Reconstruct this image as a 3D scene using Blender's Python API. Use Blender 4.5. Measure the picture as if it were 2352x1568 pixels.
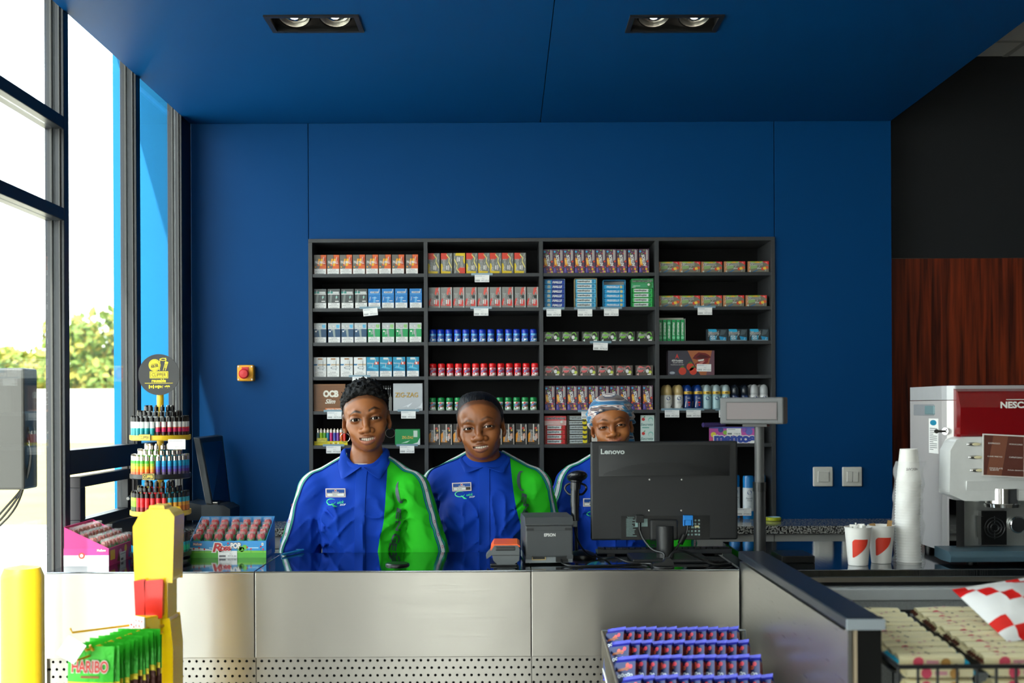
import bpy, bmesh, math, random
import numpy as np
from mathutils import Vector, Matrix, Euler
for o in list(bpy.data.objects): bpy.data.objects.remove(o, do_unlink=True)
SC = bpy.context.scene
COL = SC.collection
R = math.radians
random.seed(7); RNG = np.random.default_rng(7)

# ------------------------------------------------------------------ camera
FPX, CX, CY, CAMZ, ROLL = 2613.3, 1165.0, 935.0, 1.52, R(0.27)
cam = bpy.data.cameras.new('camera'); camo = bpy.data.objects.new('camera', cam); COL.objects.link(camo)
cam.sensor_width = 36; cam.lens = 36*FPX/2352
cam.shift_x = (1176-CX)/2352; cam.shift_y = (CY-784)/2352
camo.location = (0, 0, CAMZ); camo.rotation_euler = (R(90), ROLL, 0)
cam.dof.use_dof = True; cam.dof.focus_distance = 4.1; cam.dof.aperture_fstop = 3.2
cam.clip_start = .05; cam.clip_end = 400
SC.camera = camo
# ------------------------------------------------------------------ world, sun, exposure
w = bpy.data.worlds.new('world'); SC.world = w; w.use_nodes = True
nt = w.node_tree; bg = nt.nodes['Background']
tc = nt.nodes.new('ShaderNodeTexCoord'); sx = nt.nodes.new('ShaderNodeSeparateXYZ'); cr = nt.nodes.new('ShaderNodeValToRGB')
nt.links.new(tc.outputs['Generated'], sx.inputs[0]); nt.links.new(sx.outputs['Z'], cr.inputs[0]); nt.links.new(cr.outputs[0], bg.inputs[0])
cr.color_ramp.elements[0].position = 0.0; cr.color_ramp.elements[0].color = (1.0, .985, .95, 1)
cr.color_ramp.elements[1].position = 0.7; cr.color_ramp.elements[1].color = (.80, .90, 1.0, 1)
bg.inputs[1].default_value = 5.0
sun = bpy.data.lights.new('sun', 'SUN'); suno = bpy.data.objects.new('sun', sun); COL.objects.link(suno)
sun.energy = 8.0; sun.angle = R(.6); sun.color = (1, .94, .85)
SUND = Vector((.2735, 1.2, -1.0)).normalized()
suno.rotation_euler = SUND.to_track_quat('-Z', 'Y').to_euler(); suno.location = (-4, -6, 8)
vs = SC.view_settings; vs.view_transform = 'Standard'; vs.look = 'None'; vs.gamma = 1; vs.use_curve_mapping = False
vs.exposure = 0.58

# ------------------------------------------------------------------ helpers
def pt(px, py, Y):
    """photo pixel -> world point on the plane at depth Y"""
    dx, up = px-CX, CY-py
    c, s = math.cos(ROLL), math.sin(ROLL)
    return Vector(((c*dx+s*up)*Y/FPX, Y, CAMZ+(-s*dx+c*up)*Y/FPX))
def ptz(px, py, z):
    """photo pixel -> world point on the horizontal plane at height z"""
    p = pt(px, py, 1.0); t = (z-CAMZ)/(p.z-CAMZ)
    return Vector((p.x*t, t, z))
def lin(c):
    if isinstance(c, str):
        c = c.lstrip('#'); c = [int(c[i:i+2], 16)/255 for i in (0, 2, 4)]
    return tuple((x/12.92 if x <= .04045 else ((x+.055)/1.055)**2.4) for x in c)
MATS = {}
def mat(name, col, rough=.5, metal=0, spec=.5, vary=.06, nscale=40, bump=0, bscale=200, coat=0, alpha=None, stretch=None, emit=0, sheen=0, trans=0):
    if name in MATS: return MATS[name]
    m = bpy.data.materials.new(name); m.use_nodes = True
    n = m.node_tree.nodes; l = m.node_tree.links; b = n['Principled BSDF']
    rgb = lin(col)
    b.inputs['Roughness'].default_value = rough; b.inputs['Metallic'].default_value = metal
    b.inputs['Specular IOR Level'].default_value = spec; b.inputs['Coat Weight'].default_value = coat
    b.inputs['Coat Roughness'].default_value = .08; b.inputs['Sheen Weight'].default_value = sheen
    b.inputs['Transmission Weight'].default_value = trans
    t = n.new('ShaderNodeTexCoord'); mp = n.new('ShaderNodeMapping'); l.new(t.outputs['Object'], mp.inputs[0])
    if stretch: mp.inputs['Scale'].default_value = stretch
    nz = n.new('ShaderNodeTexNoise'); nz.inputs['Scale'].default_value = nscale; nz.inputs['Detail'].default_value = 3; l.new(mp.outputs[0], nz.inputs['Vector'])
    mx = n.new('ShaderNodeMix'); mx.data_type = 'RGBA'
    mx.inputs['A'].default_value = tuple(max(0, c*(1-vary)) for c in rgb)+(1,); mx.inputs['B'].default_value = tuple(min(1, c*(1+vary)) for c in rgb)+(1,)
    l.new(nz.outputs['Fac'], mx.inputs['Factor']); l.new(mx.outputs['Result'], b.inputs['Base Color'])
    if bump:
        nb = n.new('ShaderNodeTexNoise'); nb.inputs['Scale'].default_value = bscale; l.new(mp.outputs[0], nb.inputs['Vector'])
        bp = n.new('ShaderNodeBump'); bp.inputs['Strength'].default_value = bump; bp.inputs['Distance'].default_value = .002
        l.new(nb.outputs['Fac'], bp.inputs['Height']); l.new(bp.outputs[0], b.inputs['Normal'])
    if emit:
        b.inputs['Emission Color'].default_value = rgb+(1,); b.inputs['Emission Strength'].default_value = emit
    if alpha is not None: b.inputs['Alpha'].default_value = alpha
    m.diffuse_color = rgb+(1,)
    MATS[name] = m; return m
def ink(c): return mat('ink_'+c.strip('#'), c, .42, vary=.03)      # flat print
def gloss(c): return mat('gloss_'+c.strip('#'), c, .22, vary=.03)  # shiny plastic
def paper(c): return mat('paper_'+c.strip('#'), c, .6, vary=.03)
def foil(c): return mat('foil_'+c.strip('#'), c, .28, metal=.25, vary=.08, nscale=120, bump=.35, bscale=120)
def glassmat(name, tint=(.93, .97, .96), refl=.06):
    m = bpy.data.materials.new(name); m.use_nodes = True; n = m.node_tree.nodes; l = m.node_tree.links
    for x in list(n):
        if x.type == 'BSDF_PRINCIPLED': n.remove(x)
    out = [x for x in n if x.type == 'OUTPUT_MATERIAL'][0]
    tr = n.new('ShaderNodeBsdfTransparent'); tr.inputs[0].default_value = tint+(1,)
    gl = n.new('ShaderNodeBsdfGlossy'); gl.inputs['Roughness'].default_value = .02
    lw = n.new('ShaderNodeLayerWeight'); lw.inputs[0].default_value = .5
    pw = n.new('ShaderNodeMath'); pw.operation = 'POWER'; pw.inputs[1].default_value = 5; l.new(lw.outputs['Facing'], pw.inputs[0])
    fr = n.new('ShaderNodeMath'); fr.operation = 'MULTIPLY_ADD'; fr.inputs[1].default_value = .9; fr.inputs[2].default_value = refl; l.new(pw.outputs[0], fr.inputs[0])
    mx = n.new('ShaderNodeMixShader'); l.new(fr.outputs[0], mx.inputs[0]); l.new(tr.outputs[0], mx.inputs[1]); l.new(gl.outputs[0], mx.inputs[2]); l.new(mx.outputs[0], out.inputs[0])
    return m
GLASS = glassmat('window_glass')
FILM = glassmat('clear_film', (.97, .97, .97))
_txt = {}
def text2d(s, bold=0., shear=0., space=1.):
    k = (s, bold, shear, space)
    if k in _txt: return _txt[k]
    cu = bpy.data.curves.new('t', 'FONT'); cu.body = s; cu.offset = bold; cu.shear = shear; cu.space_character = space; cu.resolution_u = 3
    ob = bpy.data.objects.new('t', cu); COL.objects.link(ob)
    dg = bpy.context.evaluated_depsgraph_get()
    me = bpy.data.meshes.new_from_object(ob.evaluated_get(dg))
    vv = np.array([v.co[:2] for v in me.vertices]) if len(me.vertices) else np.zeros((1, 2))
    ff = [tuple(p.vertices) for p in me.polygons]
    bpy.data.objects.remove(ob); bpy.data.curves.remove(cu); bpy.data.meshes.remove(me)
    base = text2d(s, 0, shear, space)[2] if bold else (vv.min(0), vv.max(0)-vv.min(0)+1e-6)
    _txt[k] = ((vv-base[0])/base[1], ff, base); return _txt[k]

class MB:
    """collects shapes, builds ONE mesh"""
    def __init__(s): s.v = []; s.f = []; s.m = []; s.mats = []; s.sm = []
    def mi(s, m):
        if m not in s.mats: s.mats.append(m)
        return s.mats.index(m)
    def add(s, vs_, fs, m, smooth=False):
        o = len(s.v); s.v.extend([tuple(map(float, p)) for p in vs_]); k = s.mi(m)
        for f in fs: s.f.append(tuple(i+o for i in f)); s.m.append(k); s.sm.append(smooth)
        return s
    def box(s, c, d, m, rot=None):
        x, y, z = [q/2 for q in d]
        P = [Vector((a*x, b*y, e*z)) for a in (-1, 1) for b in (-1, 1) for e in (-1, 1)]
        if rot is not None: P = [rot @ p for p in P]
        P = [p+Vector(c) for p in P]
        return s.add(P, [(0, 1, 3, 2), (4, 6, 7, 5), (0, 4, 5, 1), (2, 3, 7, 6), (0, 2, 6, 4), (1, 5, 7, 3)], m)
    def bb(s, a, b, m):   # box from two corners
        return s.box([(a[i]+b[i])/2 for i in range(3)], [abs(b[i]-a[i]) for i in range(3)], m)
    def lathe(s, prof, m, n=20, c=(0, 0, 0), axis='z', smooth=True, cap=True, a0=0, a1=2*math.pi):
        """prof: [(r,h[,mat])]"""
        full = abs(a1-a0) > 6.28; cols = n if full else n+1
        V = []
        for p in prof:
            for i in range(cols):
                a = a0+(a1-a0)*i/n; q = (p[0]*math.cos(a), p[0]*math.sin(a), p[1])
                if axis == 'y': q = (q[0], q[2], q[1])
                if axis == 'x': q = (q[2], q[0], q[1])
                V.append((q[0]+c[0], q[1]+c[1], q[2]+c[2]))
        o = len(s.v); s.v.extend(V); fl = axis == 'y'
        for j in range(len(prof)-1):
            k = s.mi(prof[j][2] if len(prof[j]) > 2 else m)
            for i in range(n):
                i2 = (i+1) % cols
                f = (o+j*cols+i, o+j*cols+i2, o+(j+1)*cols+i2, o+(j+1)*cols+i)
                s.f.append(f[::-1] if fl else f); s.m.append(k); s.sm.append(smooth)
        if cap and full:
            for j, rv in ((0, True), (len(prof)-1, False)):
                if prof[j][0] > 1e-5:
                    f = tuple(o+j*cols+i for i in range(cols)); f = f[::-1] if rv != fl else f
                    s.f.append(f); s.m.append(s.mi(prof[j][2] if len(prof[j]) > 2 else m)); s.sm.append(False)
        return s
    def cyl(s, a, b, r, m, n=12, r2=None, smooth=True):
        a = Vector(a); b = Vector(b); d = b-a; q = d.to_track_quat('Z', 'Y'); r2 = r if r2 is None else r2
        V = []
        for (p, rr) in ((a, r), (b, r2)):
            for i in range(n):
                t = 2*math.pi*i/n; V.append(p+q @ Vector((rr*math.cos(t), rr*math.sin(t), 0)))
        F = [(i, (i+1) % n, n+(i+1) % n, n+i) for i in range(n)]
        s.add(V, F, m, smooth); s.add(V, [tuple(range(n))[::-1], tuple(range(n, 2*n))], m)
        return s
    def tube(s, pts, r, m, n=8, closed=False, sub=6):
        P = [Vector(p) for p in pts]
        if sub > 1 and len(P) > 2:   # catmull-rom
            Q = []; N = len(P)
            for i in range(N if closed else N-1):
                g = (lambda k: P[k % N]) if closed else (lambda k: P[min(max(k, 0), N-1)])
                p0, p1, p2, p3 = g(i-1), g(i), g(i+1), g(i+2)
                for j in range(sub):
                    t = j/sub; Q.append(.5*((2*p1)+(p2-p0)*t+(2*p0-5*p1+4*p2-p3)*t*t+(3*p1-p0-3*p2+p3)*t**3))
            if not closed: Q.append(P[-1])
            P = Q
        N = len(P); V = []; up = None
        for i, p in enumerate(P):
            d = (P[(i+1) % N]-P[i-1]) if closed else (P[min(i+1, N-1)]-P[max(i-1, 0)])
            d.normalize()
            if up is None: up = Vector((0, 0, 1)) if abs(d.z) < .9 else Vector((1, 0, 0))
            x = d.cross(up).normalized(); up = x.cross(d).normalized()
            rr = r[i*(len(r)-1)//max(1, N-1)] if isinstance(r, (list, tuple)) else r
            for k in range(n):
                t = 2*math.pi*k/n; V.append(p+x*(rr*math.cos(t))+up*(rr*math.sin(t)))
        F = []
        for i in range(N if closed else N-1):
            j = (i+1) % N
            for k in range(n): F.append((i*n+k, j*n+k, j*n+(k+1) % n, i*n+(k+1) % n))
        s.add(V, F, m, True)
        if not closed: s.add(V, [tuple(range(n)), tuple(range((N-1)*n, N*n))[::-1]], m)
        return s
    def prism(s, poly, a, b, m, axis='y', side=None):
        """poly 2d in the plane normal to axis, extruded a..b. axis y -> (x,z); x -> (y,z); z -> (x,y)"""
        def T(p, h): return {'y': (p[0], h, p[1]), 'x': (h, p[0], p[1]), 'z': (p[0], p[1], h)}[axis]
        n = len(poly); V = [T(p, a) for p in poly]+[T(p, b) for p in poly]
        ar = sum(poly[i][0]*poly[(i+1) % n][1]-poly[(i+1) % n][0]*poly[i][1] for i in range(n))
        fl = (ar > 0) != (axis == 'y')
        A = tuple(range(n)); B = tuple(range(n, 2*n)); S = [(i, (i+1) % n, n+(i+1) % n, n+i) for i in range(n)]
        if a > b: fl = not fl
        if fl: A = A[::-1]
        else: B = B[::-1]; S = [q[::-1] for q in S]
        s.add(V, [A, B], m); s.add(V, S, side or m); return s
    def ellip(s, c, r, m, nu=14, nv=9, rot=None):
        V = [(0, 0, -1)]
        for j in range(1, nv):
            t = -math.pi/2+math.pi*j/nv
            for i in range(nu): a = 2*math.pi*i/nu; V.append((math.cos(t)*math.cos(a), math.cos(t)*math.sin(a), math.sin(t)))
        V.append((0, 0, 1)); V = [Vector((p[0]*r[0], p[1]*r[1], p[2]*r[2])) for p in V]
        if rot is not None: V = [rot @ p for p in V]
        V = [p+Vector(c) for p in V]; F = []
        for i in range(nu): F.append((0, 1+(i+1) % nu, 1+i)); F.append((len(V)-1, len(V)-1-nu+i, len(V)-1-nu+(i+1) % nu))
        for j in range(nv-2):
            for i in range(nu): a = 1+j*nu; F.append((a+i, a+(i+1) % nu, a+nu+(i+1) % nu, a+nu+i))
        return s.add(V, F, m, True)
    def build(s, name, parent=None, loc=(0, 0, 0), rot=(0, 0, 0), bevel=0, sharp=38, seg=2):
        me = bpy.data.meshes.new(name); me.from_pydata(s.v, [], s.f)
        for m in s.mats: me.materials.append(m)
        me.polygons.foreach_set('material_index', s.m); me.polygons.foreach_set('use_smooth', s.sm)
        me.update()
        if any(s.sm): me.set_sharp_from_angle(angle=R(sharp))
        return link(name, me, parent, loc, rot, bevel, seg)
def link(name, me, parent=None, loc=(0, 0, 0), rot=(0, 0, 0), bevel=0, seg=2):
    o = bpy.data.objects.new(name, me); COL.objects.link(o); o.location = loc; o.rotation_euler = rot
    if parent is not None: o.parent = parent
    if bevel:
        b = o.modifiers.new('bevel', 'BEVEL'); b.width = bevel; b.segments = seg; b.limit_method = 'ANGLE'; b.angle_limit = R(40)
    return o
def tag(o, label=None, cat=None, group=None, kind=None):
    if label: o['label'] = label
    if cat: o['category'] = cat
    if group: o['group'] = group
    if kind: o['kind'] = kind
    return o
def empty(name, loc=(0, 0, 0), rz=0, label=None, cat=None, group=None):
    o = bpy.data.objects.new(name, None); COL.objects.link(o); o.location = loc; o.rotation_euler = (0, 0, rz); o.empty_display_size = .05
    return tag(o, label, cat, group)
def copy_tree(o, parent=None):
    c = o.copy(); COL.objects.link(c); c.parent = parent
    for ch in list(o.children): copy_tree(ch, c)
    return c
class Canvas:
    """flat print on a face: normalised u,v -> point; layers are a fraction of a millimetre proud"""
    def __init__(s, mb, O, U, V, N=None, f=None, step=.0004):
        s.mb = mb; s.O = Vector(O); s.U = Vector(U); s.V = Vector(V); s.w = s.U.length; s.h = s.V.length
        s.N = Vector(N) if N else s.U.cross(s.V).normalized(); s.f = f; s.step = step
    def P(s, u, v, L):
        if s.f: return s.f(u, v, s.step*(L+.5))
        return s.O+s.U*u+s.V*v+s.N*(s.step*(L+.5))
    def poly(s, pts, m, L=0):
        V = [s.P(u, v, L) for u, v in pts]
        ar = sum(pts[i][0]*pts[(i+1) % len(pts)][1]-pts[(i+1) % len(pts)][0]*pts[i][1] for i in range(len(pts)))
        f = tuple(range(len(V))); s.mb.add(V, [f if ar > 0 else f[::-1]], m); return s
    def rect(s, u0, v0, u1, v1, m, L=0, n=1):
        for i in range(n):
            a = u0+(u1-u0)*i/n; b = u0+(u1-u0)*(i+1)/n; s.poly([(a, v0), (b, v0), (b, v1), (a, v1)], m, L)
        return s
    def disc(s, u, v, r, m, L=0, n=14, ry=None):
        """r as fraction of width"""
        ry = r*s.w/s.h if ry is None else ry
        return s.poly([(u+r*math.cos(2*math.pi*i/n), v+ry*math.sin(2*math.pi*i/n)) for i in range(n)], m, L)
    def text(s, t, cx, cy, wd, ht, m, L=1, ang=0, bold=0, shear=0, outline=None, ob=.05, space=1.):
        """wd, ht in metres on the face; ang degrees ccw"""
        if outline: s.text(t, cx, cy, wd, ht, outline, L, ang, ob, shear, None, 0, space); L += 1
        vv, ff, _ = text2d(t, bold, shear, space); a = R(ang); ca, sa = math.cos(a), math.sin(a)
        V = []
        for x, y in vv:
            x = (x-.5)*wd; y = (y-.5)*ht
            V.append(s.P(cx+(x*ca-y*sa)/s.w, cy+(x*sa+y*ca)/s.h, L))
        s.mb.add(V, ff, m); return s
def front(mb, w, h, y):   # canvas on the -Y face of a box centred at x=0, bottom z=0
    return Canvas(mb, (-w/2, y, 0), (w, 0, 0), (0, 0, h), (0, -1, 0))
WHITE = paper('#f0efec'); BLACK = ink('#141414')
DKPL = mat('dark_plastic', '#1d1f21', .42, bump=.12, bscale=900); BLKPL = mat('black_plastic', '#0c0d0e', .32, vary=.05)
STEEL = mat('steel_plain', '#b9b7b2', .3, 1)
# ================================================================== structure
BLUE = mat('blue_wall_paint', '#003f75', .5, spec=.12, vary=.05, nscale=3, bump=.06, bscale=500)
FRAME = mat('window_frame_coating', '#15181e', .36, vary=.08)
FRAMEB = mat('window_bead_grey', '#33322f', .4, vary=.1)
CHAR = mat('charcoal_wall_paint', '#15181d', .6, vary=.06, nscale=4)
CEILW = mat('ceiling_tile_white', '#d9d6cf', .8, vary=.04, bump=.3, bscale=120)
SHELFM = mat('shelf_charcoal_laminate', '#37393b', .5, vary=.08, nscale=90)
SHELFB = mat('shelf_black_back', '#08080a', .6, spec=.2)
CONC = mat('pale_concrete', '#d8d2c6', .8, vary=.12, nscale=1.5)
CYAN = mat('cyan_exterior_paint', '#04699c', .6, spec=.2, vary=.04, nscale=6)
def wood_mat():
    m = mat('reddish_wood_veneer', '#5e2513', .35, vary=.0); n = m.node_tree.nodes; l = m.node_tree.links; b = n['Principled BSDF']
    t = n.new('ShaderNodeTexCoord'); mp = n.new('ShaderNodeMapping'); mp.inputs['Scale'].default_value = (22, 22, .9)
    nz = n.new('ShaderNodeTexNoise'); nz.inputs['Scale'].default_value = 2.2; nz.inputs['Detail'].default_value = 6; nz.inputs['Distortion'].default_value = .6
    cr = n.new('ShaderNodeValToRGB'); cr.color_ramp.elements[0].position = .35; cr.color_ramp.elements[0].color = lin('#3a120a')+(1,); cr.color_ramp.elements[1].position = .68; cr.color_ramp.elements[1].color = lin('#8a3417')+(1,)
    l.new(t.outputs['Object'], mp.inputs[0]); l.new(mp.outputs[0], nz.inputs['Vector']); l.new(nz.outputs['Fac'], cr.inputs[0]); l.new(cr.outputs[0], b.inputs['Base Color']); return m
WOOD = wood_mat()
def steel_mat(name, col, rough, bump, stretch, warp, aniso=0):
    m = mat(name, col, rough, 1.0, vary=.04, nscale=2); n = m.node_tree.nodes; l = m.node_tree.links; b = n['Principled BSDF']
    t = n.new('ShaderNodeTexCoord'); mp = n.new('ShaderNodeMapping'); mp.inputs['Scale'].default_value = stretch
    nz = n.new('ShaderNodeTexNoise'); nz.inputs['Scale'].default_value = 1; nz.inputs['Detail'].default_value = 4; l.new(t.outputs['Object'], mp.inputs[0]); l.new(mp.outputs[0], nz.inputs['Vector'])
    n2 = n.new('ShaderNodeTexNoise'); n2.inputs['Scale'].default_value = 3.5; l.new(t.outputs['Object'], n2.inputs['Vector'])
    b1 = n.new('ShaderNodeBump'); b1.inputs['Strength'].default_value = bump; b1.inputs['Distance'].default_value = .0006; l.new(nz.outputs['Fac'], b1.inputs['Height'])
    b2 = n.new('ShaderNodeBump'); b2.inputs['Strength'].default_value = warp; b2.inputs['Distance'].default_value = .02; l.new(n2.outputs['Fac'], b2.inputs['Height']); l.new(b2.outputs[0], b1.inputs['Normal'])
    l.new(b1.outputs[0], b.inputs['Normal'])
    mr = n.new('ShaderNodeMapRange'); mr.inputs['To Min'].default_value = rough*.75; mr.inputs['To Max'].default_value = rough*1.3; l.new(nz.outputs['Fac'], mr.inputs['Value']); l.new(mr.outputs[0], b.inputs['Roughness'])
    b.inputs['Anisotropic'].default_value = aniso; b.inputs['Anisotropic Rotation'].default_value = .25
    if aniso:
        tg = n.new('ShaderNodeTangent'); tg.direction_type = 'RADIAL'; tg.axis = 'Z'; l.new(tg.outputs[0], b.inputs['Tangent'])
    return m
BRUSH = steel_mat('brushed_steel_front', '#b3aea6', .36, .20, (3, 3, 1100), .10, .9)
TOPST = steel_mat('polished_steel_top', '#8f9499', .07, .12, (300, 8, 8), .01)
def granite_mat():
    m = mat('speckled_granite', '#55585a', .14, vary=0); n = m.node_tree.nodes; l = m.node_tree.links; b = n['Principled BSDF']
    t = n.new('ShaderNodeTexCoord'); nz = n.new('ShaderNodeTexNoise'); nz.inputs['Scale'].default_value = 130; nz.inputs['Detail'].default_value = 5
    cr = n.new('ShaderNodeValToRGB'); e = cr.color_ramp.elements; e[0].position = .42; e[0].color = lin('#1b1c1d')+(1,); e[1].position = .60; e[1].color = lin('#b9b7b0')+(1,)
    l.new(t.outputs['Object'], nz.inputs['Vector']); l.new(nz.outputs['Fac'], cr.inputs[0]); l.new(cr.outputs[0], b.inputs['Base Color']); return m
GRAN = granite_mat()
WX0, WX1, WY = -1.385, 1.692, 5.0
CEILZ = pt(1241, 281, WY).z
TOPZ = 3.10
CTZ = 1.05   # counter height
def S(o): return tag(o, kind='structure')
# floor inside and ground outside
FLOORM = mat('grey_floor_tile', '#807b73', .28, vary=.06, nscale=5)
GROUTM = mat('floor_grout', '#8b8781', .7)
mb = MB(); mb.bb((-1.45, -2.3, -.06), (3.6, 5.45, -.004), GROUTM); fl = S(mb.build('floor'))
mb = MB(); mb.bb((-.298, -.298, -.0045), (.298, .298, 0), FLOORM); tile_me = mb.build('floor_tile', fl, (-1.08, -1.9, 0)).data
for i in range(8):
    for j in range(12):
        if i or j: link('floor_tile', tile_me, fl, (-1.08+.6*i, -1.9+.6*j, 0))
GRASS = mat('dry_grass_ground', '#b39a4c', .9, vary=.5, nscale=.6)
mb = MB(); mb.bb((-60, -20, -.12), (-1.46, 15, -.01), CONC); tag(S(mb.build('forecourt_ground')), None)
mb = MB(); mb.bb((-90, 15, -.12), (10, 75, -.01), GRASS); S(mb.build('grass_ground'))
# back wall: blue panels around the shelf opening
shl, shr = pt(709, 560, WY).x, pt(1779, 560, WY).x
shtop = pt(1241, 547, WY).z
GRZ = pt(1880, 1191, WY).z      # granite worktop height
g = .0015
mb = MB(); mb.bb((WX0, WY+.02, 0), (shl, WY+.30, TOPZ), CHAR); mb.bb((shr, WY+.02, 0), (WX1-.02, WY+.30, TOPZ), CHAR); mb.bb((shl, WY+.02, shtop), (shr, WY+.30, TOPZ), CHAR); mb.bb((shl, WY+.285, 0), (shr, WY+.30, shtop), CHAR); mb.bb((shl, WY+.02, 0), (shr, WY+.285, GRZ-.036), CHAR)
wb = S(mb.build('wall_back'))
MB().bb((WX0, WY, 0), (shl-g, WY+.02, CEILZ), BLUE).build('wall_panel', wb, bevel=.0012)
MB().bb((shl+g, WY, shtop), (shr-g, WY+.02, CEILZ), BLUE).build('wall_panel', wb, bevel=.0012)
MB().bb((shr+g, WY, 0), (WX1, WY+.02, CEILZ), BLUE).build('wall_panel', wb, bevel=.0012)
MB().bb((WX1-.02, WY+.02, 0), (WX1, WY+.30, CEILZ), BLUE).build('wall_return', wb)
# dropped blue ceiling over the counter, two boards
mb = MB(); mb.bb((WX0, 3.2, CEILZ+.10), (WX1-.02, 5.02, TOPZ), CHAR); cd = S(mb.build('ceiling_bulkhead'))
sx_ = pt(1241, 281, WY).x
LPOS = []
for x0, x1 in ((608, 820), (1452, 1659)):
    a, b = ptz(x0, 35, CEILZ), ptz(x1, 35, CEILZ); LPOS.append(((a.x+b.x)/2, a.y, b.x-a.x))
LW, LD = .295, .152
def board(x0, x1, y0, y1, hole):
    mb = MB(); hx0, hx1, hy0, hy1 = hole[0]-LW/2, hole[0]+LW/2, hole[1], hole[1]+LD
    mb.bb((x0, y0, CEILZ), (hx0, y1, CEILZ+.02), BLUE); mb.bb((hx1, y0, CEILZ), (x1, y1, CEILZ+.02), BLUE)
    mb.bb((hx0, y0, CEILZ), (hx1, hy0, CEILZ+.02), BLUE); mb.bb((hx0, hy1, CEILZ), (hx1, y1, CEILZ+.02), BLUE)
    mb.build('ceiling_board', cd)
board(WX0, sx_-g, 3.2, 5.0, LPOS[0]); board(sx_+g, WX1, 3.2, 5.0, LPOS[1])
MB().bb((WX1-.02, 3.2, CEILZ+.02), (WX1, 5.02, TOPZ), BLUE).build('bulkhead_side', cd); MB().bb((WX0, 3.18, CEILZ), (WX1, 3.2, TOPZ), BLUE).build('bulkhead_front', cd)
# tiled ceiling of the shop
TBAR = mat('ceiling_grid_metal', '#a9a69f', .5)
mb = MB(); mb.bb((-1.45, -2.3, TOPZ+.012), (3.6, 5.45, TOPZ+.03), TBAR); ce = S(mb.build('ceiling'))
mb = MB(); mb.bb((-.294, -.294, -.003), (.294, .294, .012), CEILW); tm = None
for i in range(9):
    for j in range(12):
        x = 2.26-.3+.6*(i-6)+.6; y = 4.94+.3-.6*j
        if x > 3.5: continue
        if x < WX1 and y > 3.0: continue
        if tm is None: tm = mb.build('ceiling_tile', ce, (x, y, TOPZ)).data
        else: link('ceiling_tile', tm, ce, (x, y, TOPZ))
mb = MB()
for i in range(9): x = 2.26+.6*(i-6); mb.bb((x-.012, -2.2, TOPZ-.006), (x+.012, 5.15, TOPZ), TBAR) if x > WX1 else mb.bb((x-.012, -2.2, TOPZ-.006), (x+.012, 3.15, TOPZ), TBAR)
for j in range(12): y = 4.94-.6*j; mb.bb((-1.4 if y < 3.15 else WX1+.01, y-.012, TOPZ-.005), (3.5, y+.012, TOPZ-.001), TBAR)
mb.build('ceiling_grid', ce)
# right: dark upper wall, wood panelling below
wy2 = 5.148; wz = pt(2200, 592, wy2).z
S(MB().bb((WX1+.001, wy2, wz), (3.5, wy2+.1, TOPZ), CHAR).build('wall_right_upper'))
ww = S(MB().bb((WX1+.001, wy2-.012, 0), (3.5, wy2+.1, wz-.004), WOOD).build('wall_right_panelling'))
S(MB().bb((3.5, -2.2, 0), (3.6, 5.25, TOPZ), CHAR).build('wall_right'))
# roof slab with eaves outside the window wall
ROOFM = mat('roof_soffit_white', '#cfccc4', .7)
S(MB().bb((-1.755, -3.0, 3.135), (3.8, 5.6, 3.32), ROOFM).build('roof_slab'))
# cyan wing wall outside
S(MB().bb((pt(262, 900, 5.1).x, 5.1, -.02), (WX0-.03, 5.36, 3.135), CYAN).build('wall_wing'))
# ---- window wall on the left
XI, XO = -1.385, -1.446
def post(y0, y1, z0, z1, name='mullion'):
    mb = MB(); mb.bb((XO, y0, z0), (XI, y1, z1), FRAME)
    mb.bb((XO+.018, y0-.006, z0), (XO+.026, y0+.002, z1), FRAMEB); mb.bb((XI-.016, y0-.006, z0), (XI-.010, y0+.002, z1), FRAMEB)
    return mb.build(name, ww_, bevel=.002)
ww_ = S(MB().bb((XO, -2.14, 0), (XI, 5.0, .08), FRAME).build('window_1'))
for y0, y1 in ((3.565, 3.605), (4.262, 4.308), (4.857, 5.0), (2.85, 2.90), (1.4, 1.45)): post(y0, y1, .08, TOPZ)
def rail(y0, y1, z0, z1, name='transom'): return MB().bb((XO, y0, z0), (XI, y1, z1), FRAME).build(name, ww_, bevel=.002)
zt = [pt(150, q, 3.57).z for q in (268, 297, 478, 507)]
for a, b in ((2.90, 3.565), (1.45, 2.85), (.55, 1.4)):
    rail(a, b, zt[1], zt[0]); rail(a, b, zt[3], zt[2])
z3a, z3b = pt(157, 1034, 3.6).z, pt(157, 1091, 3.6).z
zsill = pt(190, 1222, 3.71).z
for a, b in ((3.605, 4.262), (4.308, 4.857)):
    rail(a, b, z3b, z3a); rail(a, b, .08, zsill, 'spandrel_panel')
rail(-2.14, 5.0, TOPZ-.05, TOPZ-.007, 'head_rail')
def pane(y0, y1, z0, z1):
    return MB().bb((XO+.028, y0, z0), (XO+.034, y1, z1), GLASS).build('glass_pane', ww_)
for a, b in ((2.90, 3.565), (1.45, 2.85), (.55, 1.4), (-.8, -.35)):
    pane(a, b, .08, zt[3]); pane(a, b, zt[2], zt[1]); pane(a, b, zt[0], TOPZ-.05)
for a, b in ((3.605, 4.262), (4.308, 4.857)): pane(a, b, z3a, TOPZ-.05)
pane(4.308, 4.857, zsill, z3b)
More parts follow.
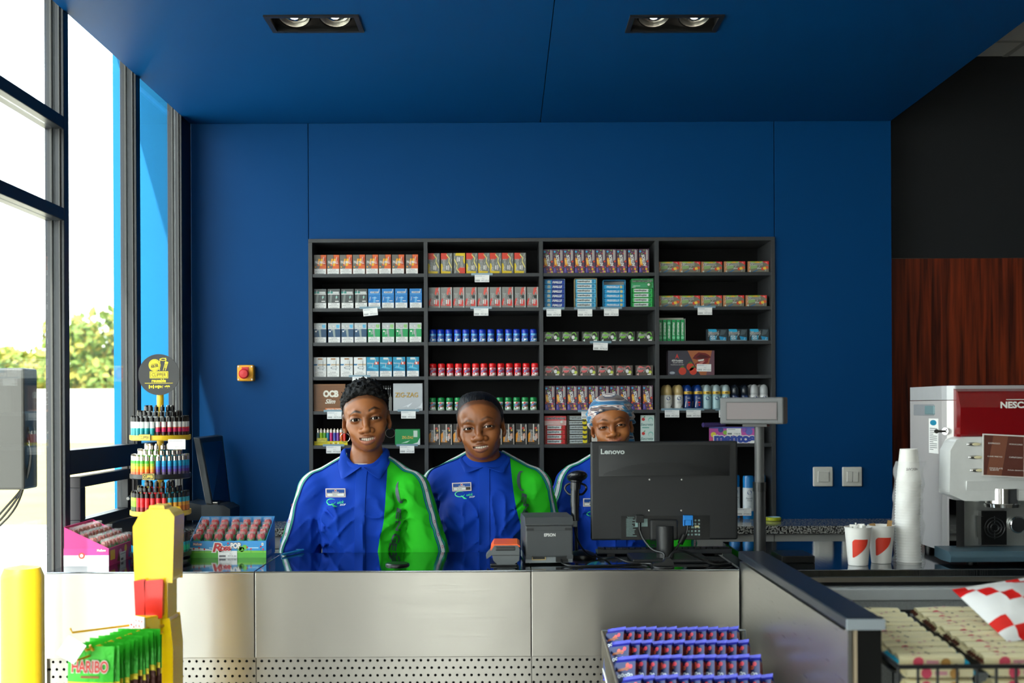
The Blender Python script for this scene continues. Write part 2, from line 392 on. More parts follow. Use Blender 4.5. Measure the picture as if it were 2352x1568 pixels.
# opening sash below the transom
sa = empty('sash', (0, 0, 0)); sa.parent = ww_
y0, y1, z0, z1 = 3.70, 4.21, zsill+.004, z3b-.012
for q in (((y0, z1-.035), (y1, z1)), ((y0, z0), (y1, z0+.035)), ((y0, z0+.035), (y0+.045, z1-.035)), ((y1-.045, z0+.035), (y1, z1-.035))):
    MB().bb((XI-.045, q[0][0], q[0][1]), (XI-.004, q[1][0], q[1][1]), FRAME).build('sash_rail', sa, bevel=.002)
MB().bb((XI-.03, y0+.045, z0+.035), (XI-.026, y1-.045, z1-.035), GLASS).build('sash_pane', sa)
hd = MB(); hd.bb((XI-.002, 4.215, z0+.02), (XI+.016, 4.255, z1), BLKPL); hd.bb((XI+.014, 4.20, z0+.08), (XI+.03, 4.25, z0+.105), BLKPL); hd.cyl((XI+.02, 4.19, z0+.09), (XI+.02, 4.09, z0+.075), .006, STEEL)
hd.build('window_latch', ww_, bevel=.002)
TANW = mat('tan_inner_wall', '#8d8272', .7, vary=.06, nscale=3)
for k_, (a, b) in enumerate(((-.35, .55), (-2.14, -.8))): S(MB().bb((XO, a, .08), (XI, b, TOPZ-.05), TANW).build('wall_left_unseen_%d' % (k_+1)))  # unseen wall stretches added to band the reflection in the counter steel
# storefront behind the camera (glazed, only reflected)
sf = S(MB().bb((-1.03, -2.25, 0), (.15, -2.18, .1), FRAME).build('window_2'))
for x in (-1.0, -.45, .12): MB().bb((x-.03, -2.25, .1), (x+.03, -2.18, TOPZ), FRAME).build('mullion', sf)
MB().bb((-1.0, -2.25, 2.25), (.12, -2.18, 2.31), FRAME).build('transom', sf)
MB().bb((-1.0, -2.22, .1), (.12, -2.214, TOPZ), GLASS).build('glass_pane', sf)

mb = MB(); mb.bb((.15, -2.3, 0), (3.6, -2.15, TOPZ), mat('shop_wall_grey', '#77746f', .7)); mb.bb((-1.45, -2.3, 0), (-1.03, -2.15, TOPZ), mat('shop_wall_grey', '#77746f', .7)); S(mb.build('wall_front'))
# ---- outside: wall, trees, mast, bollard, box
LIMEW = mat('white_boundary_wall', '#e9e6df', .8, vary=.05)
mb = MB(); mb.bb((-45, 53, 0), (-8, 53.3, 2.35), LIMEW); mb.bb((-45, 52.95, 2.35), (-8, 53.35, 2.45), LIMEW)
tag(mb.build('boundary_wall'), 'long white boundary wall beyond the dry grass outside the window', 'wall')
LEAF1 = mat('tree_leaf_green', '#6f8436', .7, vary=.4, nscale=3); LEAF2 = mat('tree_leaf_yellow', '#a9a04a', .7, vary=.3, nscale=3); BARK = mat('tree_bark', '#5d5140', .9)
def tree(cx, cy, h, rx, rz, label, n=2600):
    o = empty('tree', (cx, cy, -.05), 0, label, 'tree', 'trees behind the boundary wall')
    MB().tube([(0, 0, 0), (.15, 0, h*.35), (0, 0, h*.7)], [.35, .28, .15], BARK, 8).build('trunk', o)
    V = []; F = []; mi = []
    blobs = [(random.uniform(-rx, rx)*.75, random.uniform(-rx, rx)*.6, h-rz+random.uniform(-rz, rz)*.65, random.uniform(.28, .5)*rx) for _ in range(16)]
    for k in range(n):
        b = random.choice(blobs); d = Vector(RNG.normal(size=3)).normalized()*b[3]*random.uniform(.75, 1.05)
        c = Vector(b[:3])+Vector((d.x, d.y, d.z*.75)); s_ = random.uniform(.14, .30)
        u = Vector(RNG.normal(size=3)).normalized(); v = u.orthogonal().normalized(); o_ = len(V)
        V += [c-u*s_, c+v*s_*.6, c+u*s_, c-v*s_*.6]; F.append((o_, o_+1, o_+2, o_+3)); mi.append(0 if random.random() < .6 else 1)
    me = bpy.data.meshes.new('foliage'); me.from_pydata([tuple(p) for p in V], [], F); me.materials.append(LEAF1); me.materials.append(LEAF2); me.polygons.foreach_set('material_index', mi)
    tag(link('foliage', me, o), kind='stuff')
p = pt(225, 900, 58); tree(p.x+.6, 58, 7.0, 3.4, 2.4, 'broad leafy tree rising above the white wall beside the cyan wing wall')
p = pt(190, 900, 70); tree(p.x, 70, 5.6, 2.4, 1.8, 'lower round tree at the left flank of the tall broad tree')
p = pt(82, 900, 60); tree(p.x-.6, 60, 4.9, 2.2, 1.7, 'small green tree behind the white wall, apart from the tall tree')
MET = mat('galvanised_metal', '#9a9890', .5, .6)
a, b = pt(55, 830, 72), pt(74, 648, 72); mb = MB(); mb.tube([(a.x, 72, 0), a, b], .06, MET, 6, sub=1); c = pt(90, 681, 72); d = pt(72, 684, 72); mb.tube([d, c], .04, MET, 6)
tag(mb.build('lattice_mast'), 'thin grey radio mast standing far behind the wall', 'mast')
YEL = mat('bollard_yellow', '#f2c51d', .5, vary=.08, nscale=6)
p = pt(58, 1290, 4.0); mb = MB(); mb.lathe([(.072, 0), (.072, p.z-.04), (.06, p.z-.01), (.0, p.z)], YEL, 20); tag(mb.build('bollard', loc=(p.x-.01, 4.0, -.01)), 'yellow painted bollard outside the glass beside the counter', 'bollard')
# grey box with cables hung outside the pane
bx = empty('equipment_box', (-1.79, 4.05, 0), 0, 'dark grey equipment box with trailing cables on a post outside the glass', 'equipment box')
GREYB = mat('weathered_grey_casing', '#33322f', .5, vary=.15, nscale=8)
zb, ztp = pt(40, 1122, 4.05).z, pt(40, 846, 4.05).z
xr = pt(71, 1000, 4.05).x+1.79
MB().bb((-.16, -.06, zb), (xr, .06, ztp), GREYB).build('casing', bx, bevel=.008)
for zz in (zb+.07, ztp-.07):
    MB().lathe([(.022, 0), (.022, .006), (.012, .006), (.012, .01), (0, .01)], MET, 16, axis='y', c=(-.02, -.0605, zz)).build('bolt_plate', bx).scale = (1, -1, 1)
MB().cyl((-.13, .09, -.01), (-.13, .09, 2.2), .03, GREYB).build('support_post', bx)
for k in range(3):
    MB().tube([(xr-.015*k, -.02, zb+.22-.02*k), (xr+.012, -.03, zb+.14), (xr-.01, -.03, zb+.02), (xr-.07-.02*k, -.03, zb-.10), (-.16-.02*k, -.02, zb-.25-.03*k)], .004, BLKPL, 6).build('cable', bx)
# ================================================================== shelving, counters, divider
su = empty('shelf_unit', (0, WY, GRZ), 0, 'charcoal four-bay shelf unit recessed in the blue wall behind the counter', 'shelf unit')
SY0, SY1 = -.012, .262     # local y of shelf front and back
colpx = [713.5, 978, 1242.5, 1508, 1774]
cxs = [pt(q, 560, WY).x for q in colpx]
bz = 0; tz = shtop-GRZ
MB().bb((cxs[0]-.012, SY1, bz), (cxs[4]+.012, SY1+.012, tz), SHELFB).build('back_panel', su)
for i, x in enumerate(cxs):
    MB().bb((x-.0085, SY0, bz), (x+.0085, SY1, tz-.016), SHELFM).build('upright_panel', su, bevel=.0008)
MB().bb((cxs[0]-.0085, SY0, tz-.016), (cxs[4]+.0085, SY1, tz), SHELFM).build('top_panel', su, bevel=.0008)
SHZ = [pt(845, 629+78.6*i, WY).z for i in range(6)]    # shelf tops
SHZ.append(GRZ)
shm = None
for c in range(4):
    for z in SHZ[:6]:
        x0, x1 = cxs[c]+.0085, cxs[c+1]-.0085
        MB().bb((x0, SY0+.004, z-GRZ-.015), (x1, SY1, z-GRZ), SHELFM).build('shelf', su, bevel=.0006)
# granite worktop and cabinets under it
GY = 4.70
mb = MB(); mb.bb((WX0+.005, GY, GRZ-.032), (WX1, WY-.0005, GRZ), GRAN); mb.bb((cxs[0]+.009, WY-.0005, GRZ-.032), (cxs[4]-.009, WY+.25, GRZ), GRAN)
tag(mb.build('granite_worktop', bevel=.002), 'long speckled dark granite worktop along the blue wall under the shelves', 'worktop')
CABM = mat('grey_cabinet_laminate', '#a7a7a3', .45, vary=.03); CABG = mat('cabinet_gap_dark', '#222426', .7)
xs = [WX0+.01+.62*i for i in range(6)]; xs[-1] = WX1-.01
for i in range(5):
    x0, x1 = xs[i]+.001, xs[i+1]-.001
    o = empty('drawer_cabinet', ((x0+x1)/2, GY+.02, 0), 0, None, 'cabinet', 'grey cabinets under the granite worktop')
    o['label'] = ['grey drawer cabinet at the window end of the granite worktop', 'grey drawer cabinet under the worktop behind the smiling left cashier', 'grey drawer cabinet under the worktop behind the middle cashier', 'grey drawer cabinet under the worktop behind the computer monitor', 'grey drawer cabinet under the worktop below the light switches'][i]
    hw = (x1-x0)/2
    MB().bb((-hw, .012, .0), (hw, .27, GRZ-.032), CABM).build('body', o)
    MB().bb((-hw+.002, -.004, GRZ-.085), (hw-.002, .012, GRZ-.034), CABM).build('top_rail', o, bevel=.001)
    MB().bb((-hw+.003, -.006, GRZ-.23), (hw-.003, .012, GRZ-.089), CABM).build('drawer_front', o, bevel=.0015)
    MB().bb((-hw+.003, -.006, .09), (hw-.003, .012, GRZ-.234), CABM).build('door', o, bevel=.0015)
    MB().bb((-hw, .03, 0), (hw, .05, .09), CABG).build('plinth', o)
# ---- main service counter
CF = FPX*(CAMZ-CTZ)/(1309-CY); CB = 3.70      # front and back of the top
ct = empty('service_counter', (0, 0, 0), 0, 'long stainless steel service counter with perforated lower panels', 'counter')
cx_ = [pt(105, 1318, CF).x, pt(585, 1313, CF).x, pt(1220, 1309, CF).x, .668]
MB().bb((cx_[0], CF+.03, .0), (cx_[3], CB-.06, CTZ-.03), CABG).build('carcass', ct)
zp = pt(900, 1509, CF).z
def perforated(x0, x1, z0, z1, y, step=.0205, rr=.0042):
    mb = MB(); V = []; F = []
    nx = int((x1-x0)/step); nz = int((z1-z0)/(step)); sx2 = (x1-x0)/nx; sz2 = (z1-z0)/nz
    for j in range(nz):
        off = (j % 2)*.5
        for i in range(nx):
            a = x0+i*sx2; b = a+sx2; c = z0+j*sz2; d = c+sz2
            for h in ([.5] if not off else [0., 1.]):
                pass
            # hole centre stays inside the cell, alternate rows pushed by a quarter cell each way
            hx = a+sx2*(.25 if off else .75); hz = (c+d)/2; o = len(V)
            ring = [(b, hz), (b, d), ((a+b)/2, d), (a, d), (a, hz), (a, c), ((a+b)/2, c), (b, c)]
            V += [(p[0], y, p[1]) for p in ring]+[(hx+rr*math.cos(k*math.pi/4), y, hz+rr*math.sin(k*math.pi/4)) for k in range(8)]
            V += [(hx+rr*math.cos(k*math.pi/4), y+.004, hz+rr*math.sin(k*math.pi/4)) for k in range(8)]
            for k in range(8):
                k2 = (k+1) % 8; F.append((o+k2, o+k, o+8+k, o+8+k2)); F.append((o+8+k2, o+8+k, o+16+k, o+16+k2))
    mb.add(V, F, BRUSH); return mb
for i in range(3):
    x0, x1 = cx_[i]+(.001 if i else 0), cx_[i+1]-.001
    MB().bb((x0, CF, CTZ-.004), (x1, CB, CTZ), TOPST).build('top_panel', ct, bevel=.0015)
    MB().bb((x0, CF-.001, zp), (x1, CF+.03, CTZ-.0042), BRUSH).build('front_panel', ct, bevel=.002)
    perforated(x0, x1, zp-.41, zp-.001, CF+.012).build('perforated_panel', ct)
    MB().bb((x0, CF+.01, .0), (x1, CF+.03, zp-.412), BRUSH).build('kick_panel', ct)
MB().bb((cx_[0], CF, 0), (cx_[0]+.002, CB, CTZ-.023), BRUSH).build('end_panel', ct)
MB().bb((cx_[0], CB-.03, CTZ-.25), (cx_[3], CB-.028, CTZ-.023), BRUSH).build('back_apron', ct)
# ---- divider between the counters, running towards the aisle
DX0, DX1, DY0, DY1, DZ = .668, .742, 2.245, 3.30, 1.10
dv = empty('divider_panel', (DX0, DY0, 0), 0, 'low grey divider with black cap rail running out from the counter', 'divider')
DIVM = steel_mat('divider_grey_metal', '#c3c2bd', .3, .25, (8, 8, 300), .04); CAPM = mat('black_cap_rail', '#20252e', .32)
MB().bb((.004, .02, 0), (DX1-DX0-.004, DY1-DY0, DZ-.03), DIVM).build('panel', dv)
MB().bb((0, 0, DZ-.022), (DX1-DX0, DY1-DY0, DZ), CAPM).build('cap_rail', dv, bevel=.003)
MB().bb((-.001, -.004, DZ-.022), (DX1-DX0+.001, .0, DZ-.001), mat('grey_rail_end', '#9aa3aa', .35)).build('rail_end', dv)
MB().bb((.022, .006, 0), (DX1-DX0-.004, .02, DZ-.024), BLKPL).build('end_channel', dv)
MB().bb((.002, .0, 0), (.01, .02, DZ-.024), DIVM).build('edge_strip', dv); MB().bb((.014, .002, 0), (.021, .02, DZ-.024), mat('tan_edge_strip', '#b6a58b', .5)).build('edge_strip', dv)
# ---- coffee counter on the right
cc = empty('coffee_counter', (0, 0, 0), 0, 'stainless topped coffee counter with speckled grey front', 'counter')
KX0, KX1, KF, KB = DX1+.004, 2.6, 3.262, 3.95
SPECK = mat('speckled_grey_laminate', '#8d9192', .5, vary=.22, nscale=160)
MB().bb((KX0, KF, CTZ-.022), (KX1, KB, CTZ), TOPST).build('top_panel', cc, bevel=.002)
MB().bb((KX0, KF+.03, CTZ-.05), (KX1, KB, CTZ-.0225), CABG).build('shadow_gap', cc)
MB().bb((KX0, KF-.03, CTZ-.085), (KX1, KF+.06, CTZ-.05), mat('pale_grey_trim', '#b8bdc0', .4)).build('trim_rail', cc, bevel=.004)
MB().bb((KX0, KF-.026, .0), (KX1, KB-.02, CTZ-.0855), SPECK).build('front_panel', cc)
MB().bb((KX0, KF, CTZ-.036), (KX1, KF+.012, CTZ-.0225), BRUSH).build('edge_lip', cc)
# ---- recessed downlights
for i, (lx, ly, lw) in enumerate(LPOS):
    o = empty('downlight', (lx, ly+LD/2, CEILZ), 0, ['black twin-lamp recessed downlight in the board on the window side of the ceiling joint', 'black twin-lamp recessed downlight in the board on the coffee machine side of the ceiling joint'][i], 'ceiling light', 'recessed downlights')
    hx, hy = LW/2, LD/2; K = mat('downlight_black', '#131313', .4)
    m1 = MB(); t = .012
    for a, b in (((-hx-.004, -hy-.004), (hx+.004, -hy+t)), ((-hx-.004, hy-t), (hx+.004, hy+.004)), ((-hx-.004, -hy+t), (-hx+t, hy-t)), ((hx-t, -hy+t), (hx+.004, hy-t))): m1.bb((a[0], a[1], -.006), (b[0], b[1], .002), K)
    m1.build('trim_frame', o)
    m2 = MB()
    for a, b in (((-hx, -hy), (hx, -hy+.003)), ((-hx, hy-.003), (hx, hy)), ((-hx, -hy), (-hx+.003, hy)), ((hx-.003, -hy), (hx, hy))): m2.bb((a[0], a[1], 0), (b[0], b[1], .075), K)
    m2.bb((-hx, -hy, .075), (hx, hy, .078), K); m2.build('housing', o)
    for s_ in (-1, 1):
        l_ = MB(); l_.lathe([(.052, .0), (.058, .012), (.058, .022), (.05, .024)], K, 28, cap=False); l_.lathe([(.050, .004), (.047, .02)], STEEL, 28, cap=False)
        lo = l_.build('lamp', o, (s_*.066, -.012, .016), (R(-24), 0, 0))
        MB().lathe([(0, .010), (.028, .008), (.046, .018)], mat('lamp_reflector', '#d9d6cf', .12, 1.0), 28, cap=False).build('reflector', lo)
        for a in range(6): pass
        MB().lathe([(.016, .004), (.016, .010)], mat('lamp_led', '#fff4e0', .5, emit=12), 16).build('led', lo)
# ---- things on the blue wall
o = empty('light_switch', (0, 0, 0)); bpy.data.objects.remove(o)
SWM = mat('switch_white_plastic', '#dedbd2', .3)
for i, (px, two) in enumerate(((1889, 0), (1956, 1))):
    p = pt(px, 1094, WY); o = empty('light_switch', p, 0, ['square white single light switch on the blue wall', 'square white double light switch with split rockers on the blue wall'][i], 'light switch')
    MB().bb((-.0435, -.012, -.043), (.0435, 0, .043), SWM).build('plate', o, bevel=.005, seg=3)
    if two:
        for s_ in (-1, 1): MB().box((s_*.0125, -.0145, 0), (.0235, .008, .046), SWM, Euler((R(4), 0, 0)).to_matrix()).build('rocker', o, bevel=.0015)
    else: MB().box((0, -.0145, 0), (.048, .008, .046), SWM, Euler((R(4), 0, 0)).to_matrix()).build('rocker', o, bevel=.0015)
p = pt(568, 857, WY); o = empty('emergency_stop', p, 0, 'yellow emergency stop box with red mushroom button on the blue wall', 'stop button')
MB().bb((-.036, -.04, -.035), (.036, 0, .035), mat('stop_yellow', '#f0a81c', .4)).build('housing', o, bevel=.006, seg=3)
mb = MB(); mb.lathe([(.012, 0), (.012, .012), (.021, .016), (.022, .028), (.017, .034), (0, .036)], mat('stop_red', '#d0262b', .35), 24, axis='y'); q = mb.build('button', o, (0, -.04, -.004)); q.scale = (1, -1, 1)
MB().box((0, -.041, .016), (.03, .003, .02), mat('stop_red', '#d0262b', .35)).build('label_plate', o)
for a in (-1, 1):
    for b in (-1, 1): q = MB().lathe([(.0035, 0), (.0035, .002), (0, .0025)], STEEL, 10, axis='y').build('screw', o, (a*.029, -.0395, b*.028)); q.scale = (1, -1, 1)
# ================================================================== implicit surfaces -> one continuous mesh (people, moulded shapes)
def surface_nets(vals, xs, ys, zs):
    s = vals < 0; nx, ny, nz = vals.shape; A = (xs, ys, zs)
    tot = np.zeros((nx-1, ny-1, nz-1), np.int8)
    for i in (0, 1):
        for j in (0, 1):
            for k in (0, 1): tot += s[i:nx-1+i, j:ny-1+j, k:nz-1+k]
    act = (tot > 0) & (tot < 8); C = np.array(np.nonzero(act)).T
    idx = -np.ones(act.shape, np.int64); idx[act] = np.arange(len(C))
    acc = np.zeros((len(C), 3)); cnt = np.zeros(len(C))
    corners = [(i, j, k) for i in (0, 1) for j in (0, 1) for k in (0, 1)]
    for a in corners:
        for ax in range(3):
            if a[ax]: continue
            b = list(a); b[ax] = 1
            ia = C+np.array(a); ib = C+np.array(b)
            va = vals[ia[:, 0], ia[:, 1], ia[:, 2]]; vb = vals[ib[:, 0], ib[:, 1], ib[:, 2]]
            m = (va < 0) != (vb < 0); t = (va/(va-vb+1e-12))[m]
            pa = np.stack([A[q][ia[m, q]] for q in range(3)], 1); pb = np.stack([A[q][ib[m, q]] for q in range(3)], 1)
            acc[m] += pa+(pb-pa)*t[:, None]; cnt[m] += 1
    V = acc/np.maximum(cnt, 1)[:, None]; F = []
    for ax in range(3):
        u, v = (ax+1) % 3, (ax+2) % 3
        sl0 = [slice(1, -1)]*3; sl1 = [slice(1, -1)]*3; sl0[ax] = slice(0, -1); sl1[ax] = slice(1, None)
        m = s[tuple(sl0)] != s[tuple(sl1)]; E = np.array(np.nonzero(m)).T
        E[:, u] += 1; E[:, v] += 1
        ins = s[E[:, 0], E[:, 1], E[:, 2]]
        def cell(du, dv):
            c = E.copy(); c[:, u] -= du; c[:, v] -= dv; return idx[c[:, 0], c[:, 1], c[:, 2]]
        Q = np.stack([cell(1, 1), cell(0, 1), cell(0, 0), cell(1, 0)], 1)
        Q[~ins] = Q[~ins][:, ::-1]; F.append(Q)
    return V, np.concatenate(F)
class Field:
    def __init__(s, xs, ys, zs, rot=None, org=(0, 0, 0), big=.3):
        s.xs, s.ys, s.zs = [np.asarray(q, np.float64) for q in (xs, ys, zs)]
        s.v = np.full((len(xs), len(ys), len(zs)), big, np.float32)
        s.M = np.eye(3) if rot is None else np.array(rot); s.org = np.array(org, float)
    def frame(s, rot, org, scale=(1, 1, 1)): s.M = np.array(rot); s.org = np.array(org, float); s.sc = np.array(scale, float)
    sc = np.ones(3)
    def local(s, c, rad):
        """index box around a local centre + local coordinates inside it"""
        w = s.org+s.M @ (np.array(c)*s.sc); rad = rad*max(s.sc)+.0
        sl = []
        for q, A in enumerate((s.xs, s.ys, s.zs)):
            a = max(0, np.searchsorted(A, w[q]-rad)-1); b = min(len(A), np.searchsorted(A, w[q]+rad)+1); sl.append(slice(a, max(b, a)))
        d = [s.xs[sl[0]][:, None, None]-s.org[0], s.ys[sl[1]][None, :, None]-s.org[1], s.zs[sl[2]][None, None, :]-s.org[2]]
        M = s.M; L = [((M[0, i]*d[0]+M[1, i]*d[1]+M[2, i]*d[2])/s.sc[i]).astype(np.float32) for i in range(3)]
        return tuple(sl), L
    def op(s, sl, d, k, op):
        v = s.v[sl]
        if op == 'u':
            if k <= 0: r = np.minimum(v, d)
            else: h = np.clip(.5+.5*(v-d)/k, 0, 1); r = v*(1-h)+d*h-k*h*(1-h)
        else:
            if k <= 0: r = np.maximum(v, -d)
            else: h = np.clip(.5-.5*(v+d)/k, 0, 1); r = v*(1-h)+(-d)*h+k*h*(1-h)
        s.v[sl] = r
    def ell(s, c, r, k=.01, op='u', rot=None, bend=0.):
        r = (r, r, r) if np.isscalar(r) else r
        sl, L = s.local(c, max(r)+2*k+.02)
        x, y, z = L[0]-c[0], L[1]-c[1], L[2]-c[2]
        if bend: z = z-bend*x*x
        if rot is not None:
            Q = np.array(rot); x, y, z = [Q[0, i]*x+Q[1, i]*y+Q[2, i]*z for i in range(3)]
        a = np.sqrt((x/r[0])**2+(y/r[1])**2+(z/r[2])**2); b = np.sqrt((x/r[0]**2)**2+(y/r[1]**2)**2+(z/r[2]**2)**2)
        s.op(sl, a*(a-1)/(b+1e-9), k, op); return s
    def cap(s, a, b, ra, rb=None, k=.01, op='u', flat=(1, 1, 1)):
        rb = ra if rb is None else rb; a = np.array(a, float); b = np.array(b, float); c = (a+b)/2
        sl, L = s.local(c, np.linalg.norm(b-a)/2+max(ra, rb)/min(flat)+2*k+.02)
        d = b-a; p = [(L[i]-a[i]) for i in range(3)]
        t = np.clip((p[0]*d[0]+p[1]*d[1]+p[2]*d[2])/(d @ d+1e-12), 0, 1)
        q = np.sqrt(sum(((p[i]-t*d[i])*flat[i])**2 for i in range(3)))
        s.op(sl, q-(ra+(rb-ra)*t), k, op); return s
    def chain(s, pts, rs, k=.01, op='u', flat=(1, 1, 1)):
        for i in range(len(pts)-1): s.cap(pts[i], pts[i+1], rs[i], rs[i+1], k, op, flat)
        return s
    def mesh(s): return surface_nets(s.v, s.xs, s.ys, s.zs)
    def hit_y(s, x, z):
        """first surface depth seen from the front (-y) at x, z"""
        x = np.atleast_1d(np.asarray(x, float)); z = np.atleast_1d(np.asarray(z, float))
        i = np.clip(np.searchsorted(s.xs, x)-1, 0, len(s.xs)-2); k = np.clip(np.searchsorted(s.zs, z)-1, 0, len(s.zs)-2)
        fx = np.clip((x-s.xs[i])/(s.xs[i+1]-s.xs[i]), 0, 1)[:, None]; fz = np.clip((z-s.zs[k])/(s.zs[k+1]-s.zs[k]), 0, 1)[:, None]
        c = (s.v[i, :, k]*(1-fx)+s.v[i+1, :, k]*fx)*(1-fz)+(s.v[i, :, k+1]*(1-fx)+s.v[i+1, :, k+1]*fx)*fz
        n = c < 0; j = np.argmax(n, 1); ok = n.any(1) & (j > 0); j = np.clip(j, 1, len(s.ys)-1); r = np.arange(len(x))
        t = c[r, j-1]/(c[r, j-1]-c[r, j]+1e-12); y = s.ys[j-1]+(s.ys[j]-s.ys[j-1])*t
        return np.where(ok, y, np.nan)
    def sample(s, P):
        P = np.asarray(P, float); I = []; Fr = []
        for q, A in enumerate((s.xs, s.ys, s.zs)):
            i = np.clip(np.searchsorted(A, P[:, q])-1, 0, len(A)-2); I.append(i); Fr.append(np.clip((P[:, q]-A[i])/(A[i+1]-A[i]), 0, 1))
        r = 0
        for a in (0, 1):
            for b in (0, 1):
                for c in (0, 1):
                    wgt = (Fr[0] if a else 1-Fr[0])*(Fr[1] if b else 1-Fr[1])*(Fr[2] if c else 1-Fr[2])
                    r = r+wgt*s.v[I[0]+a, I[1]+b, I[2]+c]
        return r
    def snap(s, P, off=.001, it=8):
        """push points onto the surface along the gradient"""
        P = np.array(P, float); e = .003
        for _ in range(it):
            d = s.sample(P)-off
            G = np.stack([s.sample(P+np.eye(3)[i]*e)-s.sample(P-np.eye(3)[i]*e) for i in range(3)], 1); L = np.linalg.norm(G, axis=1, keepdims=True)+1e-9
            P -= np.clip(d, -.03, .03)[:, None]*G/L
        return P, G/L
def steps(segs):
    """[(a,b,h),...] non-uniform axis"""
    out = []
    for a, b, h in segs: out += list(np.arange(a, b-1e-9, h))
    out.append(segs[-1][1]); return np.array(out)
def np_mesh(name, V, F, mats, parent=None, col=None, midx=None, smooth=True):
    me = bpy.data.meshes.new(name); me.from_pydata([tuple(p) for p in V.tolist()], [], [tuple(f) for f in F.tolist()])
    for m in mats: me.materials.append(m)
    if midx is not None: me.polygons.foreach_set('material_index', midx.astype(np.int32))
    if smooth: me.polygons.foreach_set('use_smooth', [True]*len(F))
    if col is not None:
        at = me.color_attributes.new('Col', 'FLOAT_COLOR', 'POINT'); at.data.foreach_set('color', np.concatenate([col, np.ones((len(V), 1))], 1).astype(np.float32).ravel())
    me.update(); return link(name, me, parent)
def vnoise(P, scale, seed=0):
    """smooth value noise, numpy"""
    P = np.asarray(P)*scale; I = np.floor(P).astype(np.int64); f = P-I; f = f*f*(3-2*f); r = 0
    def h(i, j, k):
        n = (i*374761393+j*668265263+k*2147483647+seed*974711) & 0xffffffff; n = (n ^ (n >> 13))*1274126177 & 0xffffffff; return ((n ^ (n >> 16)) & 0xffff)/65535.
    for a in (0, 1):
        for b in (0, 1):
            for c in (0, 1):
                w = (f[..., 0] if a else 1-f[..., 0])*(f[..., 1] if b else 1-f[..., 1])*(f[..., 2] if c else 1-f[..., 2]); r = r+w*h(I[..., 0]+a, I[..., 1]+b, I[..., 2]+c)
    return r-.5
# ================================================================== people
def skin_mat(name, rough=.37):
    m = mat(name, '#6b4029', rough, vary=0, spec=.45); n = m.node_tree.nodes; l = m.node_tree.links; b = n['Principled BSDF']
    a = n.new('ShaderNodeVertexColor'); a.layer_name = 'Col'
    t = n.new('ShaderNodeTexCoord'); nz = n.new('ShaderNodeTexNoise'); nz.inputs['Scale'].default_value = 60; nz.inputs['Detail'].default_value = 4; l.new(t.outputs['Object'], nz.inputs['Vector'])
    mr = n.new('ShaderNodeMapRange'); mr.inputs['To Min'].default_value = .86; mr.inputs['To Max'].default_value = 1.14; l.new(nz.outputs['Fac'], mr.inputs['Value'])
    mx = n.new('ShaderNodeMix'); mx.data_type = 'RGBA'; mx.blend_type = 'MULTIPLY'; mx.inputs['Factor'].default_value = 1; l.new(a.outputs['Color'], mx.inputs['A']); l.new(mr.outputs[0], mx.inputs['B']); l.new(mx.outputs['Result'], b.inputs['Base Color'])
    n2 = n.new('ShaderNodeTexNoise'); n2.inputs['Scale'].default_value = 900; l.new(t.outputs['Object'], n2.inputs['Vector']); bp = n.new('ShaderNodeBump'); bp.inputs['Strength'].default_value = .12; bp.inputs['Distance'].default_value = .001; l.new(n2.outputs['Fac'], bp.inputs['Height']); l.new(bp.outputs[0], b.inputs['Normal'])
    b.inputs['Subsurface Weight'].default_value = .0
    return m
def shirt_mat(name, pts):
    """blue work shirt; everything beyond the seam x > f(z) is the green panel. pts: [(z,x)] rising z"""
    m = mat(name, '#0b3fae', .75, vary=0, spec=.2); n = m.node_tree.nodes; l = m.node_tree.links; b = n['Principled BSDF']
    t = n.new('ShaderNodeTexCoord'); s_ = n.new('ShaderNodeSeparateXYZ'); l.new(t.outputs['Object'], s_.inputs[0])
    mr = n.new('ShaderNodeMapRange'); mr.inputs['From Min'].default_value = .8; mr.inputs['From Max'].default_value = 1.4; l.new(s_.outputs['Z'], mr.inputs['Value'])
    fc = n.new('ShaderNodeFloatCurve'); c = fc.mapping.curves[0]
    P = [((z-.8)/.6, x/.4) for z, x in pts]; c.points[0].location = P[0]; c.points[1].location = P[-1]
    for p in P[1:-1]: c.points.new(*p)
    fc.mapping.update(); l.new(mr.outputs[0], fc.inputs['Value'])
    mu = n.new('ShaderNodeMath'); mu.operation = 'MULTIPLY'; mu.inputs[1].default_value = .4; l.new(fc.outputs[0], mu.inputs[0])
    gt = n.new('ShaderNodeMath'); gt.operation = 'GREATER_THAN'; l.new(s_.outputs['X'], gt.inputs[0]); l.new(mu.outputs[0], gt.inputs[1])
    nz = n.new('ShaderNodeTexNoise'); nz.inputs['Scale'].default_value = 14; l.new(t.outputs['Object'], nz.inputs['Vector'])
    def two(a, b_):
        x = n.new('ShaderNodeMix'); x.data_type = 'RGBA'; x.inputs['A'].default_value = lin(a)+(1,); x.inputs['B'].default_value = lin(b_)+(1,); l.new(nz.outputs['Fac'], x.inputs['Factor']); return x
    A, B = two('#02339a', '#033dac'), two('#1fa618', '#2bbd20')
    mx = n.new('ShaderNodeMix'); mx.data_type = 'RGBA'; l.new(gt.outputs[0], mx.inputs['Factor']); l.new(A.outputs['Result'], mx.inputs['A']); l.new(B.outputs['Result'], mx.inputs['B']); l.new(mx.outputs['Result'], b.inputs['Base Color'])
    n2 = n.new('ShaderNodeTexNoise'); n2.inputs['Scale'].default_value = 700; l.new(t.outputs['Object'], n2.inputs['Vector']); bp = n.new('ShaderNodeBump'); bp.inputs['Strength'].default_value = .12; bp.inputs['Distance'].default_value = .001; l.new(n2.outputs['Fac'], bp.inputs['Height']); l.new(bp.outputs[0], b.inputs['Normal'])
    return m
SHIRTB = mat('shirt_blue_cloth', '#0338a0', .75, spec=.2, vary=.06, nscale=14, bump=.1, bscale=700)
